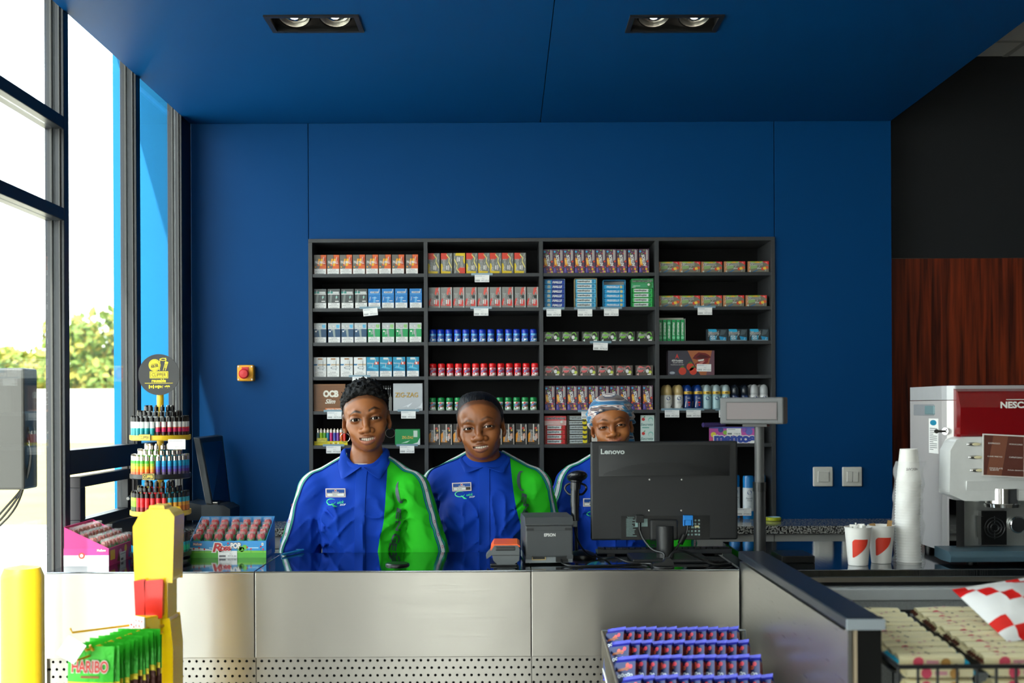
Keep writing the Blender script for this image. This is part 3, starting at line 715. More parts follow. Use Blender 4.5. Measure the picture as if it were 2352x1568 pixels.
HAIRM = mat('black_hair', '#070606', .7, spec=.25, vary=.3, nscale=200, bump=.8, bscale=260)
def hair_strand():
    m = mat('pulled_back_black_hair', '#070607', .5, vary=.2, spec=.3); n = m.node_tree.nodes; l = m.node_tree.links; b = n['Principled BSDF']
    t = n.new('ShaderNodeTexCoord'); mp = n.new('ShaderNodeMapping'); mp.inputs['Scale'].default_value = (420, 40, 60); nz = n.new('ShaderNodeTexNoise'); nz.inputs['Scale'].default_value = 1; nz.inputs['Detail'].default_value = 3
    bp = n.new('ShaderNodeBump'); bp.inputs['Strength'].default_value = .7; bp.inputs['Distance'].default_value = .002; l.new(t.outputs['Object'], mp.inputs[0]); l.new(mp.outputs[0], nz.inputs['Vector']); l.new(nz.outputs['Fac'], bp.inputs['Height']); l.new(bp.outputs[0], b.inputs['Normal']); return m
HAIRS = hair_strand()
def scarf_mat():
    m = mat('patterned_headscarf', '#2c6c94', .8, vary=0, sheen=.3); n = m.node_tree.nodes; l = m.node_tree.links; b = n['Principled BSDF']
    t = n.new('ShaderNodeTexCoord'); mp = n.new('ShaderNodeMapping'); mp.inputs['Rotation'].default_value = (0, R(24), 0); mp.inputs['Scale'].default_value = (5, 9, 30); l.new(t.outputs['Object'], mp.inputs[0])
    nz = n.new('ShaderNodeTexNoise'); nz.inputs['Scale'].default_value = 1.0; nz.inputs['Detail'].default_value = 2; nz.inputs['Distortion'].default_value = 1.2; l.new(mp.outputs[0], nz.inputs['Vector'])
    cr = n.new('ShaderNodeValToRGB'); cr.color_ramp.interpolation = 'CONSTANT'; e = cr.color_ramp.elements
    e[0].position = 0; e[0].color = lin('#1f5f8c')+(1,)
    for p, c in ((.40, '#2f82ad'), (.47, '#c7b3ae'), (.52, '#8a6c6c'), (.55, '#d8ccc6'), (.60, '#1c3454'), (.64, '#6d5a56')):
        q = e.new(p); q.color = lin(c)+(1,)
    e[-1].color = lin('#2a6f9c')+(1,)
    l.new(nz.outputs['Fac'], cr.inputs[0])
    n3 = n.new('ShaderNodeTexNoise'); n3.inputs['Scale'].default_value = 420; l.new(t.outputs['Object'], n3.inputs['Vector']); mr = n.new('ShaderNodeMapRange'); mr.inputs['To Min'].default_value = .5; mr.inputs['To Max'].default_value = 1.5; l.new(n3.outputs['Fac'], mr.inputs['Value'])
    mx = n.new('ShaderNodeMix'); mx.data_type = 'RGBA'; mx.blend_type = 'MULTIPLY'; mx.inputs['Factor'].default_value = .7; l.new(cr.outputs[0], mx.inputs['A']); l.new(mr.outputs[0], mx.inputs['B']); l.new(mx.outputs['Result'], b.inputs['Base Color'])
    return m
SCARF = scarf_mat()
EYEW = mat('eye_white', '#d8cfc6', .3, vary=.03, spec=.3); IRIS = mat('iris_dark_brown', '#150905', .5, spec=.08); PUPIL = mat('pupil_black', '#010101', .15, spec=.3); TOOTH = mat('tooth_enamel', '#e6ddcf', .2, vary=.04); MOUTHD = mat('mouth_inside', '#3a1210', .5)
TROUS = mat('navy_work_trousers', '#1a2240', .75); SHOEM = mat('black_work_shoe', '#111111', .4); SILV = mat('earring_silver', '#d8d3cc', .2, 1)
TAPEW = mat('tape_white', '#dfe5ea', .55); TAPEG = mat('tape_green', '#22b06a', .55); TAPEB = mat('tape_blue', '#0c3a9c', .55); TAPER = mat('tape_red', '#c23a4c', .55); LOGOG = mat('logo_grey', '#4b5862', .55); LOGOGR = mat('logo_mint', '#3fdc93', .5)
def smoothstep(a, b, x): t = np.clip((x-a)/(b-a), 0, 1); return t*t*(3-2*t)

def make_person(name, label, pos, head, P):
    """pos: (X,Y) of the feet centre; head: dict c (local centre, eye line on the ear axis), rot (deg x,y,z), sc; P: style"""
    root = empty(name, (pos[0], pos[1], 0), 0, label, 'person', 'cashiers behind the counter')
    hc = np.array(head['c']); sc = np.array(head['sc']); Rm = np.array(Euler([R(q) for q in head['rot']], 'XYZ').to_matrix())
    h = P.get('fine', .0016)
    hx, hy, hz = hc
    xs = steps([(-.40, hx-.10, .012), (hx-.10, hx+.10, h), (hx+.10, .41, .012)])
    ys = steps([(-.24, hy-.125, .012), (hy-.125, hy-.03, h), (hy-.03, hy+.125, .004), (hy+.125, .25, .012)])
    zs = steps([(-.02, .70, .014), (.70, .90, .007), (.90, hz-.20, .012), (hz-.20, hz-.128, .004), (hz-.128, hz+.065, h), (hz+.065, hz+.14, .004)])
    f = Field(xs, ys, zs)
    # torso, arms, hands, legs under the clothes
    A = P['arms']
    f.ell((0, 0, 1.16), (.135, .09, .17), .05); f.ell((0, .0, .98), (.125, .09, .15), .05); f.ell((0, .005, .84), (.145, .10, .13), .05)
    f.cap((-.11, .01, 1.270), (.11, .01, 1.270), .040, k=.04)
    for s_, a in ((-1, A[0]), (1, A[1])):
        sh, el, wr = a
        f.chain([sh, el, wr], [.042, .036, .024], .02)
        d = (np.array(wr)-np.array(el)); d = d/np.linalg.norm(d); side = np.array([0, 1., 0]); pc = np.array(wr)+d*.05
        f.ell(tuple(pc), (.018, .042, .045), .015)
        for q in range(4):
            o = pc+d*.035+side*(-.03+.02*q); L = (.062, .072, .068, .05)[q]
            f.chain([tuple(o), tuple(o+d*L*.55), tuple(o+d*L+np.array([0, -.006, .0]))], [.0085, .0082, .007], .004)
        f.chain([tuple(pc-d*.01-side*.03), tuple(pc+d*.02-side*.055), tuple(pc+d*.045-side*.06)], [.011, .0095, .008], .006)
    for s_ in (-1, 1):
        f.chain([(s_*.08, .01, .80), (s_*.095, .0, .44), (s_*.10, .02, .07)], [.078, .05, .035], .03)
        f.cap((s_*.10, .03, .045), (s_*.11, -.12, .03), .036, .028, .02)
    nb = P.get('neck', .05)
    f.chain([tuple(hc+np.array([0, .022, -.055])), tuple((hc+np.array([0, .03, -.12])+np.array([0, .025, 1.33]))/2), (0, .025, 1.27)], [nb, nb*.98, nb*1.25], .03)
    # head
    f.frame(Rm, hc, sc)
    jw = P.get('jaw', 1.); ck = P.get('cheek', 1.); sm = P.get('smile', 1.); eo = P.get('eye', .0046)
    f.ell((0, .008, .028), (.0725, .092, .076), .03)
    f.ell((0, -.030, .036), (.058, .054, .054), .03)
    f.ell((0, -.026, -.026), (.0590, .056, .062), .02)
    f.ell((0, -.032, -.064), (.0410*jw, .045, .037), .025)
    f.ell((0, -.064, -.0895), (.018*jw, .018, .0135), .018)
    for s_ in (-1, 1):
        f.ell((s_*.043, -.046, -.020), (.021, .022, .016), .02)
        f.ell((s_*.036, -.062, -.040), (.019*ck, .016*ck, .016*ck), .018)
        f.ell((s_*.037*jw, -.016, -.060), (.014, .022, .02), .02)
    f.ell((0, -.063, -.066), (.034, .024, .027), .028)
    for s_ in (-1, 1):
        f.chain([(s_*.010, -.0815, .016), (s_*.028, -.0795, .021), (s_*.046, -.064, .018)], [.007, .0075, .006], .012)
        f.ell((s_*.0325, -.0905, .0005), (.0195, .0125, .0105), .010, 's')
    nl = P.get('nose', 1.)
    f.chain([(0, -.0795, .010), (0, -.086, -.012), (0, -.0965, -.032)], [.0068, .0075, .0098], .009)
    f.ell((0, -.0985, -.036), (.0135*nl, .0105, .0100), .006)
    for s_ in (-1, 1):
        f.ell((s_*.0160*nl, -.0880, -.0385), (.0098, .0105, .0085), .005)
        f.ell((s_*.0085*nl, -.0955, -.0470), (.0045, .0065, .0034), .002, 's')
        ex = s_*.0325
        f.ell((ex, -.0700, 0), (.0185, .0152, .0146), .004)                       # lids
        f.ell((ex, -.0865, P.get('eyez', -.0006)), (.0162, .0110, eo), .0012, 's', bend=P.get('eyebend', -6.)*1)
    # mouth
    zm = P.get('mz', -.0665); mw = P.get('mw', .0255); bd = P.get('mb', 9.)
    ts = np.linspace(-1, 1, 9)
    up = [(mw*t, -.0915+.0175*t*t, zm+bd*(mw*t)**2+P.get('gap', .0055)*(1-t*t)+.0030*(1-t*t)) for t in ts]
    lo = [(mw*t, -.0915+.0165*t*t, zm+bd*(mw*t)**2-P.get('gap', .0055)*(1-t*t)-.0042*(1-t*t)) for t in ts]
    f.chain(up, [.0022+.0026*(1-t*t) for t in ts], .004); f.chain(lo, [.0022+.0050*(1-t*t) for t in ts], .004)
    if P.get('gap', .0055) > .001:
        f.ell((0, -.092, zm), (mw*.99, .024, P.get('gap', .0055)*1.15), .0012, 's', bend=bd)
        for s_ in (-1, 1): f.ell((s_*.0125, -.088, zm+bd*.0125**2), (.0125, .024, P.get('gap', .0055)*.72), .0012, 's')
    for s_ in (-1, 1) if sm > 0 else ():   # smile fold
        f.chain([(s_*.021, -.0865, -.041), (s_*.0305, -.0800, -.054), (s_*.0345, -.0730, -.066)], [.0008*sm, .0011*sm, .0006*sm], .008, 's')
    for s_ in (-1, 1):
        q = Euler((R(-12), 0, R(s_*22))).to_matrix()
        f.ell((s_*.0735, .008, -.006), (.0075, .0175, .030), .006, rot=q); f.ell((s_*.0805, .002, -.003), (.0045, .0095, .017), .004, 's', rot=q); f.ell((s_*.072, -.001, -.034), (.006, .008, .009), .006)
    V, F = f.mesh()
    # colours
    L = ((V-hc) @ Rm)/sc; x, y, z = L.T; ax = np.abs(x)
    base = np.array(lin(P['skin'])); col = np.tile(base, (len(V), 1))
    def mixc(c, w): 
        w = np.clip(w, 0, 1)[:, None]; col[:] = col*(1-w)+np.array(lin(c))*w
    infront = (y < -.03)
    mixc(P['cheekc'], .55*np.exp(-((ax-.036)**2+(z+.036)**2)/.020**2)*infront); mixc(P['cheekc'], .5*np.exp(-(x**2+(z-.05)**2)/.03**2)*infront); mixc(P['cheekc'], .4*np.exp(-(x**2+(z+.03)**2)/.014**2)*infront)
    mixc(P['dark'], .45*np.exp(-((ax-.0325)**2/.020**2+(z+.001)**2/.010**2))*infront)
    ez = P.get('eyez', -.0006); exq = (ax-.0325)/.0162; eb = P.get('eyebend', -6.)*(ax-.0325)**2
    lash = np.sqrt(exq**2+((z-ez-eb)/(eo+.0004))**2); wl = smoothstep(1.55, 1.05, lash)*infront*(y < -.055); mixc('#0e0806', wl*np.where(z > ez+eb-.0005, .92, .45))
    dl = np.full(len(V), 9.)
    for chain, rr, lc in ((up, .0054, P['lipu']), (lo, .0078, P['lip'])):
        dl = np.full(len(V), 9.)
        for i in range(8):
            a = np.array(chain[i]); b = np.array(chain[i+1]); t = np.clip(((L-a) @ (b-a))/((b-a) @ (b-a)), 0, 1); dl = np.minimum(dl, np.linalg.norm(L-a-t[:, None]*(b-a), axis=1)-rr*(1-.5*ts[i]**2))
        mixc(lc, smoothstep(.0016, -.001, dl)*.9)
    bx = (ax-.012)/.036; bz = P.get('browz', .0225)+.008*np.sin(np.clip(bx, 0, 1)*2.1)-.004*np.clip(bx-.55, 0, 1)*4+P.get('browtilt', 0)*x
    bw = np.where(bx < .5, .0032, .0032-.0026*np.clip((bx-.5)*2, 0, 1))
    mixc('#140c09', P.get('brow', .9)*smoothstep(.0020, -.0010, np.abs(z-bz)-bw)*smoothstep(-.12, .12, bx)*((bx < 1.05) & infront))
    if P.get('stubble'): mixc('#17110f', .6*smoothstep(-.006, .004, P['stubble'](x, y, z)))
    body = np_mesh('body', V, F, [P['skinmat']], root, col)
    # eyes, teeth
    def hp(p): return Vector((hc+Rm @ (np.array(p)*sc)).tolist())
    Re = Matrix(Rm.tolist()).to_euler()
    for s_ in (-1, 1):
        r = .0138*sc[2]; g = P.get('gaze', (0, 0))
        prof = [(r*math.sin(a), -r*math.cos(a)) for a in np.linspace(.02, math.pi-.02, 18)]
        mb = MB(); pr = []
        for i, (rr, yy) in enumerate(prof): pr.append((rr, yy, PUPIL if rr < r*.20 and yy < 0 else IRIS if rr < r*.43 and yy < 0 else EYEW))
        mb.lathe(pr, EYEW, 20, axis='y', cap=True)
        o = mb.build('eyeball', root, hp((s_*.0325, -.0700, P.get('eyez', -.0006))), Re); o.rotation_euler = (Re[0]+R(g[1]), Re[1], Re[2]+R(g[0]))
    if P.get('gap', .0055) > .001:
        mb = MB()
        for i in range(8):
            a = (i-3.5)/3.5; wd = .0062 if 2 <= i <= 5 else .0056
            xx = (i-3.5)*.0060; yy = -.0800+16*xx*xx; ht = P.get('gap', .0055)+(.0024 if i in (3, 4) else .0016); zc = zm+bd*xx*xx+.0010
            mb.ellip((xx, yy, zc), (wd*.66, .0035, ht*1.15), TOOTH, 10, 7)
        o = mb.build('teeth', root); o.matrix_local = Matrix.Translation(Vector(hc.tolist())) @ Matrix(Rm.tolist()).to_4x4() @ Matrix.Diagonal(Vector(sc.tolist()+[1]))
        mb = MB(); mb.ellip((0, -.060, zm+.002), (.024, .014, .012), MOUTHD, 14, 8)
        o = mb.build('mouth_lining', root); o.matrix_local = Matrix.Translation(Vector(hc.tolist())) @ Matrix(Rm.tolist()).to_4x4() @ Matrix.Diagonal(Vector(sc.tolist()+[1]))
    # hair or scarf
    hh = .0028
    g = Field(np.arange(hx-.125, hx+.125, hh), np.arange(hy-.135, hy+.15, hh), np.arange(hz-.19, hz+.165, hh)); g.frame(Rm, hc, sc); P['hair'](g)
    V, F = g.mesh(); np_mesh(P.get('hairname', 'hair'), V, F, [P['hairmat']], root)
    # shirt
    sh = Field(np.arange(-.36, .365, .0052), np.arange(-.21, .20, .0052), np.arange(.74, 1.40, .0052)); bw_ = P.get('bw', 1.)
    sh.ell((0, .005, 1.19), (.150*bw_, .112*bw_, .16), .05); sh.ell((0, -.002, 1.03), (.146*bw_, .118*bw_, .20), .06); sh.ell((0, 0, .87), (.155*bw_, .120*bw_, .17), .06)
    for s_ in (-1, 1): sh.ell((s_*.065, -.070, 1.150), (.070, .055, .065), .05)
    sh.chain([(-.148*bw_, .012, 1.252), (0, .018, 1.312), (.148*bw_, .012, 1.252)], [.046, .052, .046], .04)
    for s_ in (-1, 1): sh.cap((s_*.05, .018, 1.326), (s_*.145*bw_, .012, 1.266), .032, .036, .04)
    for s_, a in ((-1, A[0]), (1, A[1])):
        q0, q1, q2 = [np.array(t) for t in a]; e = q1+(q2-q1)*P.get('sleeve', .10)
        sh.chain([tuple(q0), tuple(q1), tuple(e)], [.070, .068, .070], .014)
    X, Y, Z = np.meshgrid(sh.xs, sh.ys, sh.zs, indexing='ij')
    Pn = np.stack([X, Y, Z], -1); sd = P.get('seed', 1)
    warp = vnoise(Pn, 9, sd)*.10
    fold = np.abs(vnoise(np.stack([X*2.2+warp, Y*1.5, Z*.9+X*.5], -1), 9, sd+3))*2
    fold2 = np.abs(vnoise(np.stack([X*.9-Z*1.0+warp, Y, Z*1.2+np.abs(X)*1.0], -1), 15, sd+9))*2
    amp = smoothstep(1.315, 1.19, Z)
    ridge = (1-np.clip(fold, 0, 1))**4; ridge2 = (1-np.clip(fold2, 0, 1))**5
    arm_ = 1-.55*smoothstep(.155, .19, np.abs(X)); sh.v -= (amp*arm_*(.011*ridge+.009*ridge2-.004)).astype(np.float32)
    # creases from the armpits
    for s_ in (-1, 1):
        for q in range(4):
            a0 = (s_*.150*bw_, -.075, 1.215-.035*q); b0 = (s_*(.085+.012*q), -.125, 1.16-.055*q); sh.chain([a0, b0], [.0075, .003], .014, 's')
    sh.frame(np.eye(3), (0, 0, 0)); nkc = np.array([0, .018, 1.345]); sh.ell((0, .0, 1.372), (.058, .062, .062), .012, 's')
    V, F = sh.mesh(); keep = V[F].mean(1)[:, 2] > .752
    np_mesh('shirt', V, F[keep], [P['shirtmat']], root)
    def on_shirt(mb_, verts, faces, m, off=.0015):
        bm = bmesh.new(); vs__ = [bm.verts.new((p[0], 0, p[1])) for p in verts]
        for fc in faces:
            try: bm.faces.new([vs__[i] for i in fc])
            except ValueError: pass
        for _ in range(4):
            bmesh.ops.triangulate(bm, faces=bm.faces[:]); ed = [e for e in bm.edges if e.calc_length() > .0055]
            if not ed: break
            bmesh.ops.subdivide_edges(bm, edges=ed, cuts=1)
        bm.verts.index_update(); v = np.array([(q.co.x, q.co.z) for q in bm.verts]); fs = [tuple(q.index for q in fc.verts) for fc in bm.faces]; bm.free()
        y = sh.hit_y(v[:, 0], v[:, 1]); y = np.where(np.isnan(y), np.nanmean(y) if not np.all(np.isnan(y)) else 0, y)
        mb_.add(np.stack([v[:, 0], y-off, v[:, 1]], 1), fs, m, True)
    def strip(mb_, path, w0, w1, m, off=.0012, n=60):
        """ribbon between offsets w0..w1 across a path (surface guess points + outward hint)"""
        pts = np.array(path, float); t = np.linspace(0, len(pts)-1, n); i = np.clip(t.astype(int), 0, len(pts)-2); fr = (t-i)[:, None]
        C = pts[i]*(1-fr)+pts[i+1]*fr; C, G = sh.snap(C, off)
        for _ in range(3): C[1:-1] = (C[:-2]+2*C[1:-1]+C[2:])/4
        C, G = sh.snap(C, off); T = np.gradient(C, axis=0); T /= np.linalg.norm(T, axis=1, keepdims=True)+1e-9; S_ = np.cross(G, T); S_ /= np.linalg.norm(S_, axis=1, keepdims=True)+1e-9
        a, _ = sh.snap(C+S_*w0, off, 4); b, _ = sh.snap(C+S_*w1, off, 4)
        k = len(C); mb_.add(np.concatenate([a, b]), [(j, j+1, k+j+1, k+j) for j in range(k-1)], m, True); return C, S_, G, T
    # sleeve tape
    for s_, a in ((-1, A[0]), (1, A[1])):
        q0, q1, q2 = [np.array(t) for t in a]; e = q1+(q2-q1)*P.get('sleeve', .10); od = np.array([s_*.74, -.67, 0])
        path = [(s_*.062, .0, 1.375), (s_*.11, -.005, 1.352), tuple(q0+np.array([s_*.015, -.02, .075])), tuple(q0+od*.07+np.array([0, 0, .03])), tuple((q0+q1)/2+od*.07), tuple(q1+od*.066), tuple(e+od*.062)]
        mb = MB()
        strip(mb, path, -.0165, -.006, TAPEB, .0028); strip(mb, path, .006, .0165, TAPEB, .0028); strip(mb, path, -.0140, -.0098, TAPEG, .0038); strip(mb, path, .0098, .0140, TAPEG, .0038)
        C, S2, G, T = strip(mb, path, -.0068, .0068, TAPEW, .0040)
        for j in range(3, len(C)-2, 4):   # little red rings
            ring = [C[j]+G[j]*.0016+S2[j]*r_*math.cos(q)+T[j]*r_*1.15*math.sin(q) for r_ in (.0042, .0030) for q in np.linspace(0, 2*math.pi, 11)[:-1]]
            mb.add(ring, [(k, (k+1) % 10, 10+(k+1) % 10, 10+k) for k in range(10)], TAPER)
        mb.build('sleeve_tape', root)
    # placket down the front
    mb = MB(); zz = np.linspace(1.315, .78, 40); vv = []; pxo = P.get('plx', 0)
    for q in zz:
        for xx in (-.0185, -.017, -.008, .001, .010, .0175, .019): vv.append((pxo+xx, q))
    ff = [(i*7+j, i*7+j+1, (i+1)*7+j+1, (i+1)*7+j) for i in range(39) for j in range(6)]; v = np.array(vv); y = sh.hit_y(v[:, 0], v[:, 1]); y = np.where(np.isnan(y), -.06, y); off = np.tile([-.001, .0035, .0038, .0036, .0038, .0035, -.001], 40)
    mb.add(np.stack([v[:, 0], y-off, v[:, 1]], 1), [q[::-1] for q in ff], SHIRTB, True); mb.build('placket', root)
    # collar: stand + two leaves
    mb = MB(); n = 41; rows = []
    C0 = P.get('collar', {}); zt_ = C0.get('top', 1.385); tip = C0.get('tip', (.072, 1.268)); zc = C0.get('v', 1.322)
    for i in range(n):
        t = -1+2*i/(n-1); th = t*math.pi*.985; bk = abs(t)     # 0 = back of the neck, 1 = front
        cxn, cyn = .066*math.sin(th), .020+.060*math.cos(th)
        zt2 = zt_-(zt_-zc)*smoothstep(.45, 1., np.array(bk))*1.0
        fr = float(smoothstep(.40, .82, np.array(bk)))
        top = np.array([cxn*.92, cyn*.95, zt2]); stand = np.array([cxn*1.02, cyn*1.0, zt2-.032])
        out = np.array([cxn*1.22, cyn*1.15, zt2-.004]); s_ = 1 if th > 0 else -1
        lowb = np.array([cxn*1.42, .022+.080*math.cos(th), 1.345-.022*fr])
        if bk > .40:
            g1 = float(np.clip((bk-.40)/.42, 0, 1)); g2 = float(np.clip((bk-.82)/.18, 0, 1))
            side = np.array([s_*.092, .02, 1.340]); tp = np.array([s_*tip[0], -.105, tip[1]]); cen = np.array([s_*.004, -.075, zc-.004])
            lowb = side*(1-g1)+tp*g1 if g2 <= 0 else tp*(1-g2)+cen*g2
        mid = out*.5+lowb*.5
        if bk > .3:
            for q in (mid, lowb):
                yy = sh.hit_y([q[0]], [q[2]])[0]
                if not np.isnan(yy): q[1] = min(q[1], yy-.006)
        rows.append([stand, top, out, mid, lowb])
    Vc = [p for r in rows for p in r]; Fc = [(i*5+j, i*5+j+1, (i+1)*5+j+1, (i+1)*5+j) for i in range(n-1) for j in range(4)]
    mb.add(Vc, Fc, SHIRTB, True); o = mb.build('collar', root); md = o.modifiers.new('thick', 'SOLIDIFY'); md.thickness = .0025; md.offset = 0
    sb = o.modifiers.new('sub', 'SUBSURF'); sb.levels = 2; sb.render_levels = 2
    # badge and prints
    bx_, bz_ = P['badge']; y = float(np.nanmin(sh.hit_y([bx_+a*.033 for a in (-1, 0, 1)]*3, [bz_+b*.015 for b in (-1, 0, 1) for _ in range(3)])))
    mb = MB(); mb.box((0, 0, 0), (.066, .003, .030), mat('badge_frame_pink_white', '#dcd0cb', .35)); c = Canvas(mb, (-.0305, -.0015, -.0125), (.061, 0, 0), (0, 0, .025), (0, -1, 0))
    c.rect(.02, .52, .98, .98, ink('#1c4f9e'), 0); c.disc(.5, .82, .07, ink('#e8e4e0'), 1, ry=.13); c.disc(.5, .82, .05, ink('#c23a4c'), 2, ry=.08); c.text('ENGEN', .5, .62, .020, .0036, ink('#e8e4e0'), 1, bold=.02); c.rect(.02, .06, .98, .46, ink('#3b3b3b'), 0); c.rect(.04, .09, P.get('bw2', .96), .43, WHITE, 1); c.text(P['badgetext'], .48*P.get('bw2', .96)+.02, .26, .017, .0036, ink('#55555c'), 2, bold=.01)
    mb.build('name_badge', root, (bx_, y-.003, bz_), (R(P.get('btilt', 8)), R(P.get('broll', 0)), 0), bevel=.001)
    mb = MB()
    def pr(s_, cx, cz, w_, h_, m_, ang=0, bold=0., shear=0., ob=None):
        vv, ff, _ = text2d(s_, bold, shear); a = R(ang); q = [(cx+((x-.5)*w_*math.cos(a)-(y-.5)*h_*math.sin(a)), cz+((x-.5)*w_*math.sin(a)+(y-.5)*h_*math.cos(a))) for x, y in vv]; on_shirt(mb, q, ff, m_, .002)
    def ring(cx, cz, rx, rz, t0, t1, th, m_, n=26, ang=0, taper=True):
        q = []; 
        for i in range(n+1):
            t = R(t0+(t1-t0)*i/n); wd = th*(math.sin(math.pi*(i+.6)/(n+1.2)) if taper else 1)
            for s_ in (-.5, .5):
                px_, pz_ = (rx+s_*wd)*math.cos(t), (rz+s_*wd)*math.sin(t); a = R(ang); q.append((cx+px_*math.cos(a)-pz_*math.sin(a), cz+px_*math.sin(a)+pz_*math.cos(a)))
        on_shirt(mb, q, [(2*i, 2*i+1, 2*i+3, 2*i+2) for i in range(n)], m_, .0022)
    lx, lz = P['logo']
    ring(lx-.017, lz+.002, .0165, .0085, 35, 360, .0035, LOGOGR, ang=4); on_shirt(mb, [(lx-.014, lz-.002), (lx-.008, lz-.003), (lx+.008, lz-.0125), (lx-.002, lz-.0130)], [(0, 1, 2, 3)], LOGOGR, .0022)
    pr('uick', lx+.017, lz+.0015, .022, .009, LOGOGR, 4, .01, .35); pr('SHOP', lx+.025, lz-.0065, .019, .0052, TAPEW, 4, .02, .35)
    mb.build('chest_logo', root); mb = MB()
    for (kind, *q) in P['big']:
        if kind == 'ring': ring(*q[:7], LOGOG, 40, *q[7:])
        else: pr(q[0], q[1], q[2], q[3], q[4], LOGOG, q[5], .03, .1)
    mb.build('panel_lettering', root)
    # earrings
    for e in P.get('hoops', []):
        c = hp(e[0]); mb = MB(); pts = [(c.x+e[1]*math.cos(q), c.y+e[1]*.35*math.cos(q+.5), c.z-e[1]+e[1]*math.sin(q)) for q in np.linspace(0, 2*math.pi, 25)[:-1]]; mb.tube(pts, .0011, SILV, 6, True, 1); mb.build('earring', root)
    for e in P.get('studs', []): mb = MB(); mb.ellip((0, 0, 0), (.0022,)*3, SILV, 8, 6); mb.build('earring', root, hp(e))
    # trousers and shoes
    tr = Field(np.arange(-.26, .265, .011), np.arange(-.18, .19, .011), np.arange(.03, .95, .011))
    tr.ell((0, .005, .86), (.165, .118, .10), .04)
    for s_ in (-1, 1): tr.chain([(s_*.082, .008, .82), (s_*.095, .0, .44), (s_*.10, .02, .10)], [.098, .072, .062], .03)
    V, F = tr.mesh(); np_mesh('trousers', V, F, [TROUS], root)
    for s_ in (-1, 1):
        mb = MB(); mb.ellip((s_*.105, -.04, .046), (.046, .135, .0455), SHOEM, 18, 10); mb.bb((s_*.105-.045, -.165, 0), (s_*.105+.045, .085, .02), SHOEM); mb.build('shoe', root, bevel=.006)
    if P.get('tee'): MB().lathe([(.050, 0), (.052, .012)], paper('#d8dce0'), 28, c=(0, .012, 1.322), cap=False).build('undershirt_collar', root)
    return root, sh

SKIN = skin_mat('skin')
def px2loc(px, py, Y, pos): p = pt(px, py, Y); return (p.x-pos[0], p.z)
# ---- person 1 (short curly hair, hoop earrings)
def hair1(g):
    g.ell((0, .010, .040), (.0765, .098, .084), .0); g.ell((0, -.012, .060), (.066, .070, .064), .02)
    X, Y, Z = np.meshgrid(g.xs, g.ys, g.zs, indexing='ij'); Q = np.stack([X, Y, Z], -1)
    L = ((Q-g.org) @ g.M)/g.sc; x, y, z = L[..., 0], L[..., 1], L[..., 2]
    top = smoothstep(.02, .075, z)
    n = vnoise(Q, 150, 3)*.010+vnoise(Q, 260, 5)*.007+vnoise(Q, 70, 7)*.010
    v = g.v+n*(.25+.95*top)-.0015*top
    cut = .0055+.006*vnoise(Q, 200, 9)-(.74*z+.672*y)+.35*np.clip(np.abs(x)-.045, 0, 1)*(z < .06)
    cut2 = -.058-.0*x-(z+0*y)          # nape end
    g.v = np.maximum(np.maximum(v, cut), cut2*(y > .0)-(y <= 0)*1.).astype(np.float32)
POS1 = (pt(838, 1200, 3.85).x, 3.845)
e1 = pt(834.5, 961.5, 3.75)
H1 = dict(c=(e1.x-POS1[0], 3.75+.083-POS1[1], e1.z), rot=(0, -5.5, 5), sc=(1.02, 1.0, 1.03))
def armset(l, r): return (tuple(map(tuple, l)), tuple(map(tuple, r)))
st1 = lambda x, y, z: .78*z+.626*y-.000+.0*x
S1 = dict(skin='#87502b', skinmat=SKIN, cheekc='#ad6a38', dark='#4a2716', lip='#b06c5e', lipu='#5e3126', arms=armset([(-.160, .01, 1.236), (-.222, .015, 1.035), (-.205, -.045, .80)], [(.158, -.018, 1.236), (.214, -.045, 1.035), (.20, -.085, .80)]), seed=3,
          hair=hair1, hairmat=HAIRM, shirtmat=shirt_mat('shirt_blue_green_a', [(.80, .055), (1.03, .055), (1.08, .062), (1.13, .075), (1.17, .080), (1.26, .082), (1.40, .080)]),
          eye=.0043, stubble=st1, smile=0, gap=.0045, mw=.0275, mb=9., browtilt=.10, gaze=(2, 0), tee=True, badgetext='ISABEL', jaw=.98, cheek=1.,
          hoops=[((-.0745, .002, -.040), .0155), ((.0745, .002, -.040), .0155)],
          badge=px2loc(772, 1131, 3.75, POS1), logo=px2loc(772, 1153, 3.75, POS1),
          big=[('ring', *px2loc(918, 1130, 3.75, POS1), .010, .034, 95, 320, .012, 8), ('t', 'E', *px2loc(916, 1179, 3.75, POS1), .034, .014, -92), ('t', 'N', *px2loc(915, 1207, 3.75, POS1), .034, .014, -94), ('t', 'G', *px2loc(909, 1236, 3.75, POS1), .032, .022, -97), ('t', 'E', *px2loc(902, 1256, 3.75, POS1), .026, .020, -100)],
          collar=dict(top=pt(790, 1028, 3.86).z+.0, v=pt(838, 1069, 3.80).z, tip=(.064, pt(800, 1103, 3.76).z)), btilt=10)
person1, shirt1 = make_person('person', 'person with short curly hair and hoop earrings in a blue and green work shirt', POS1, H1, S1)
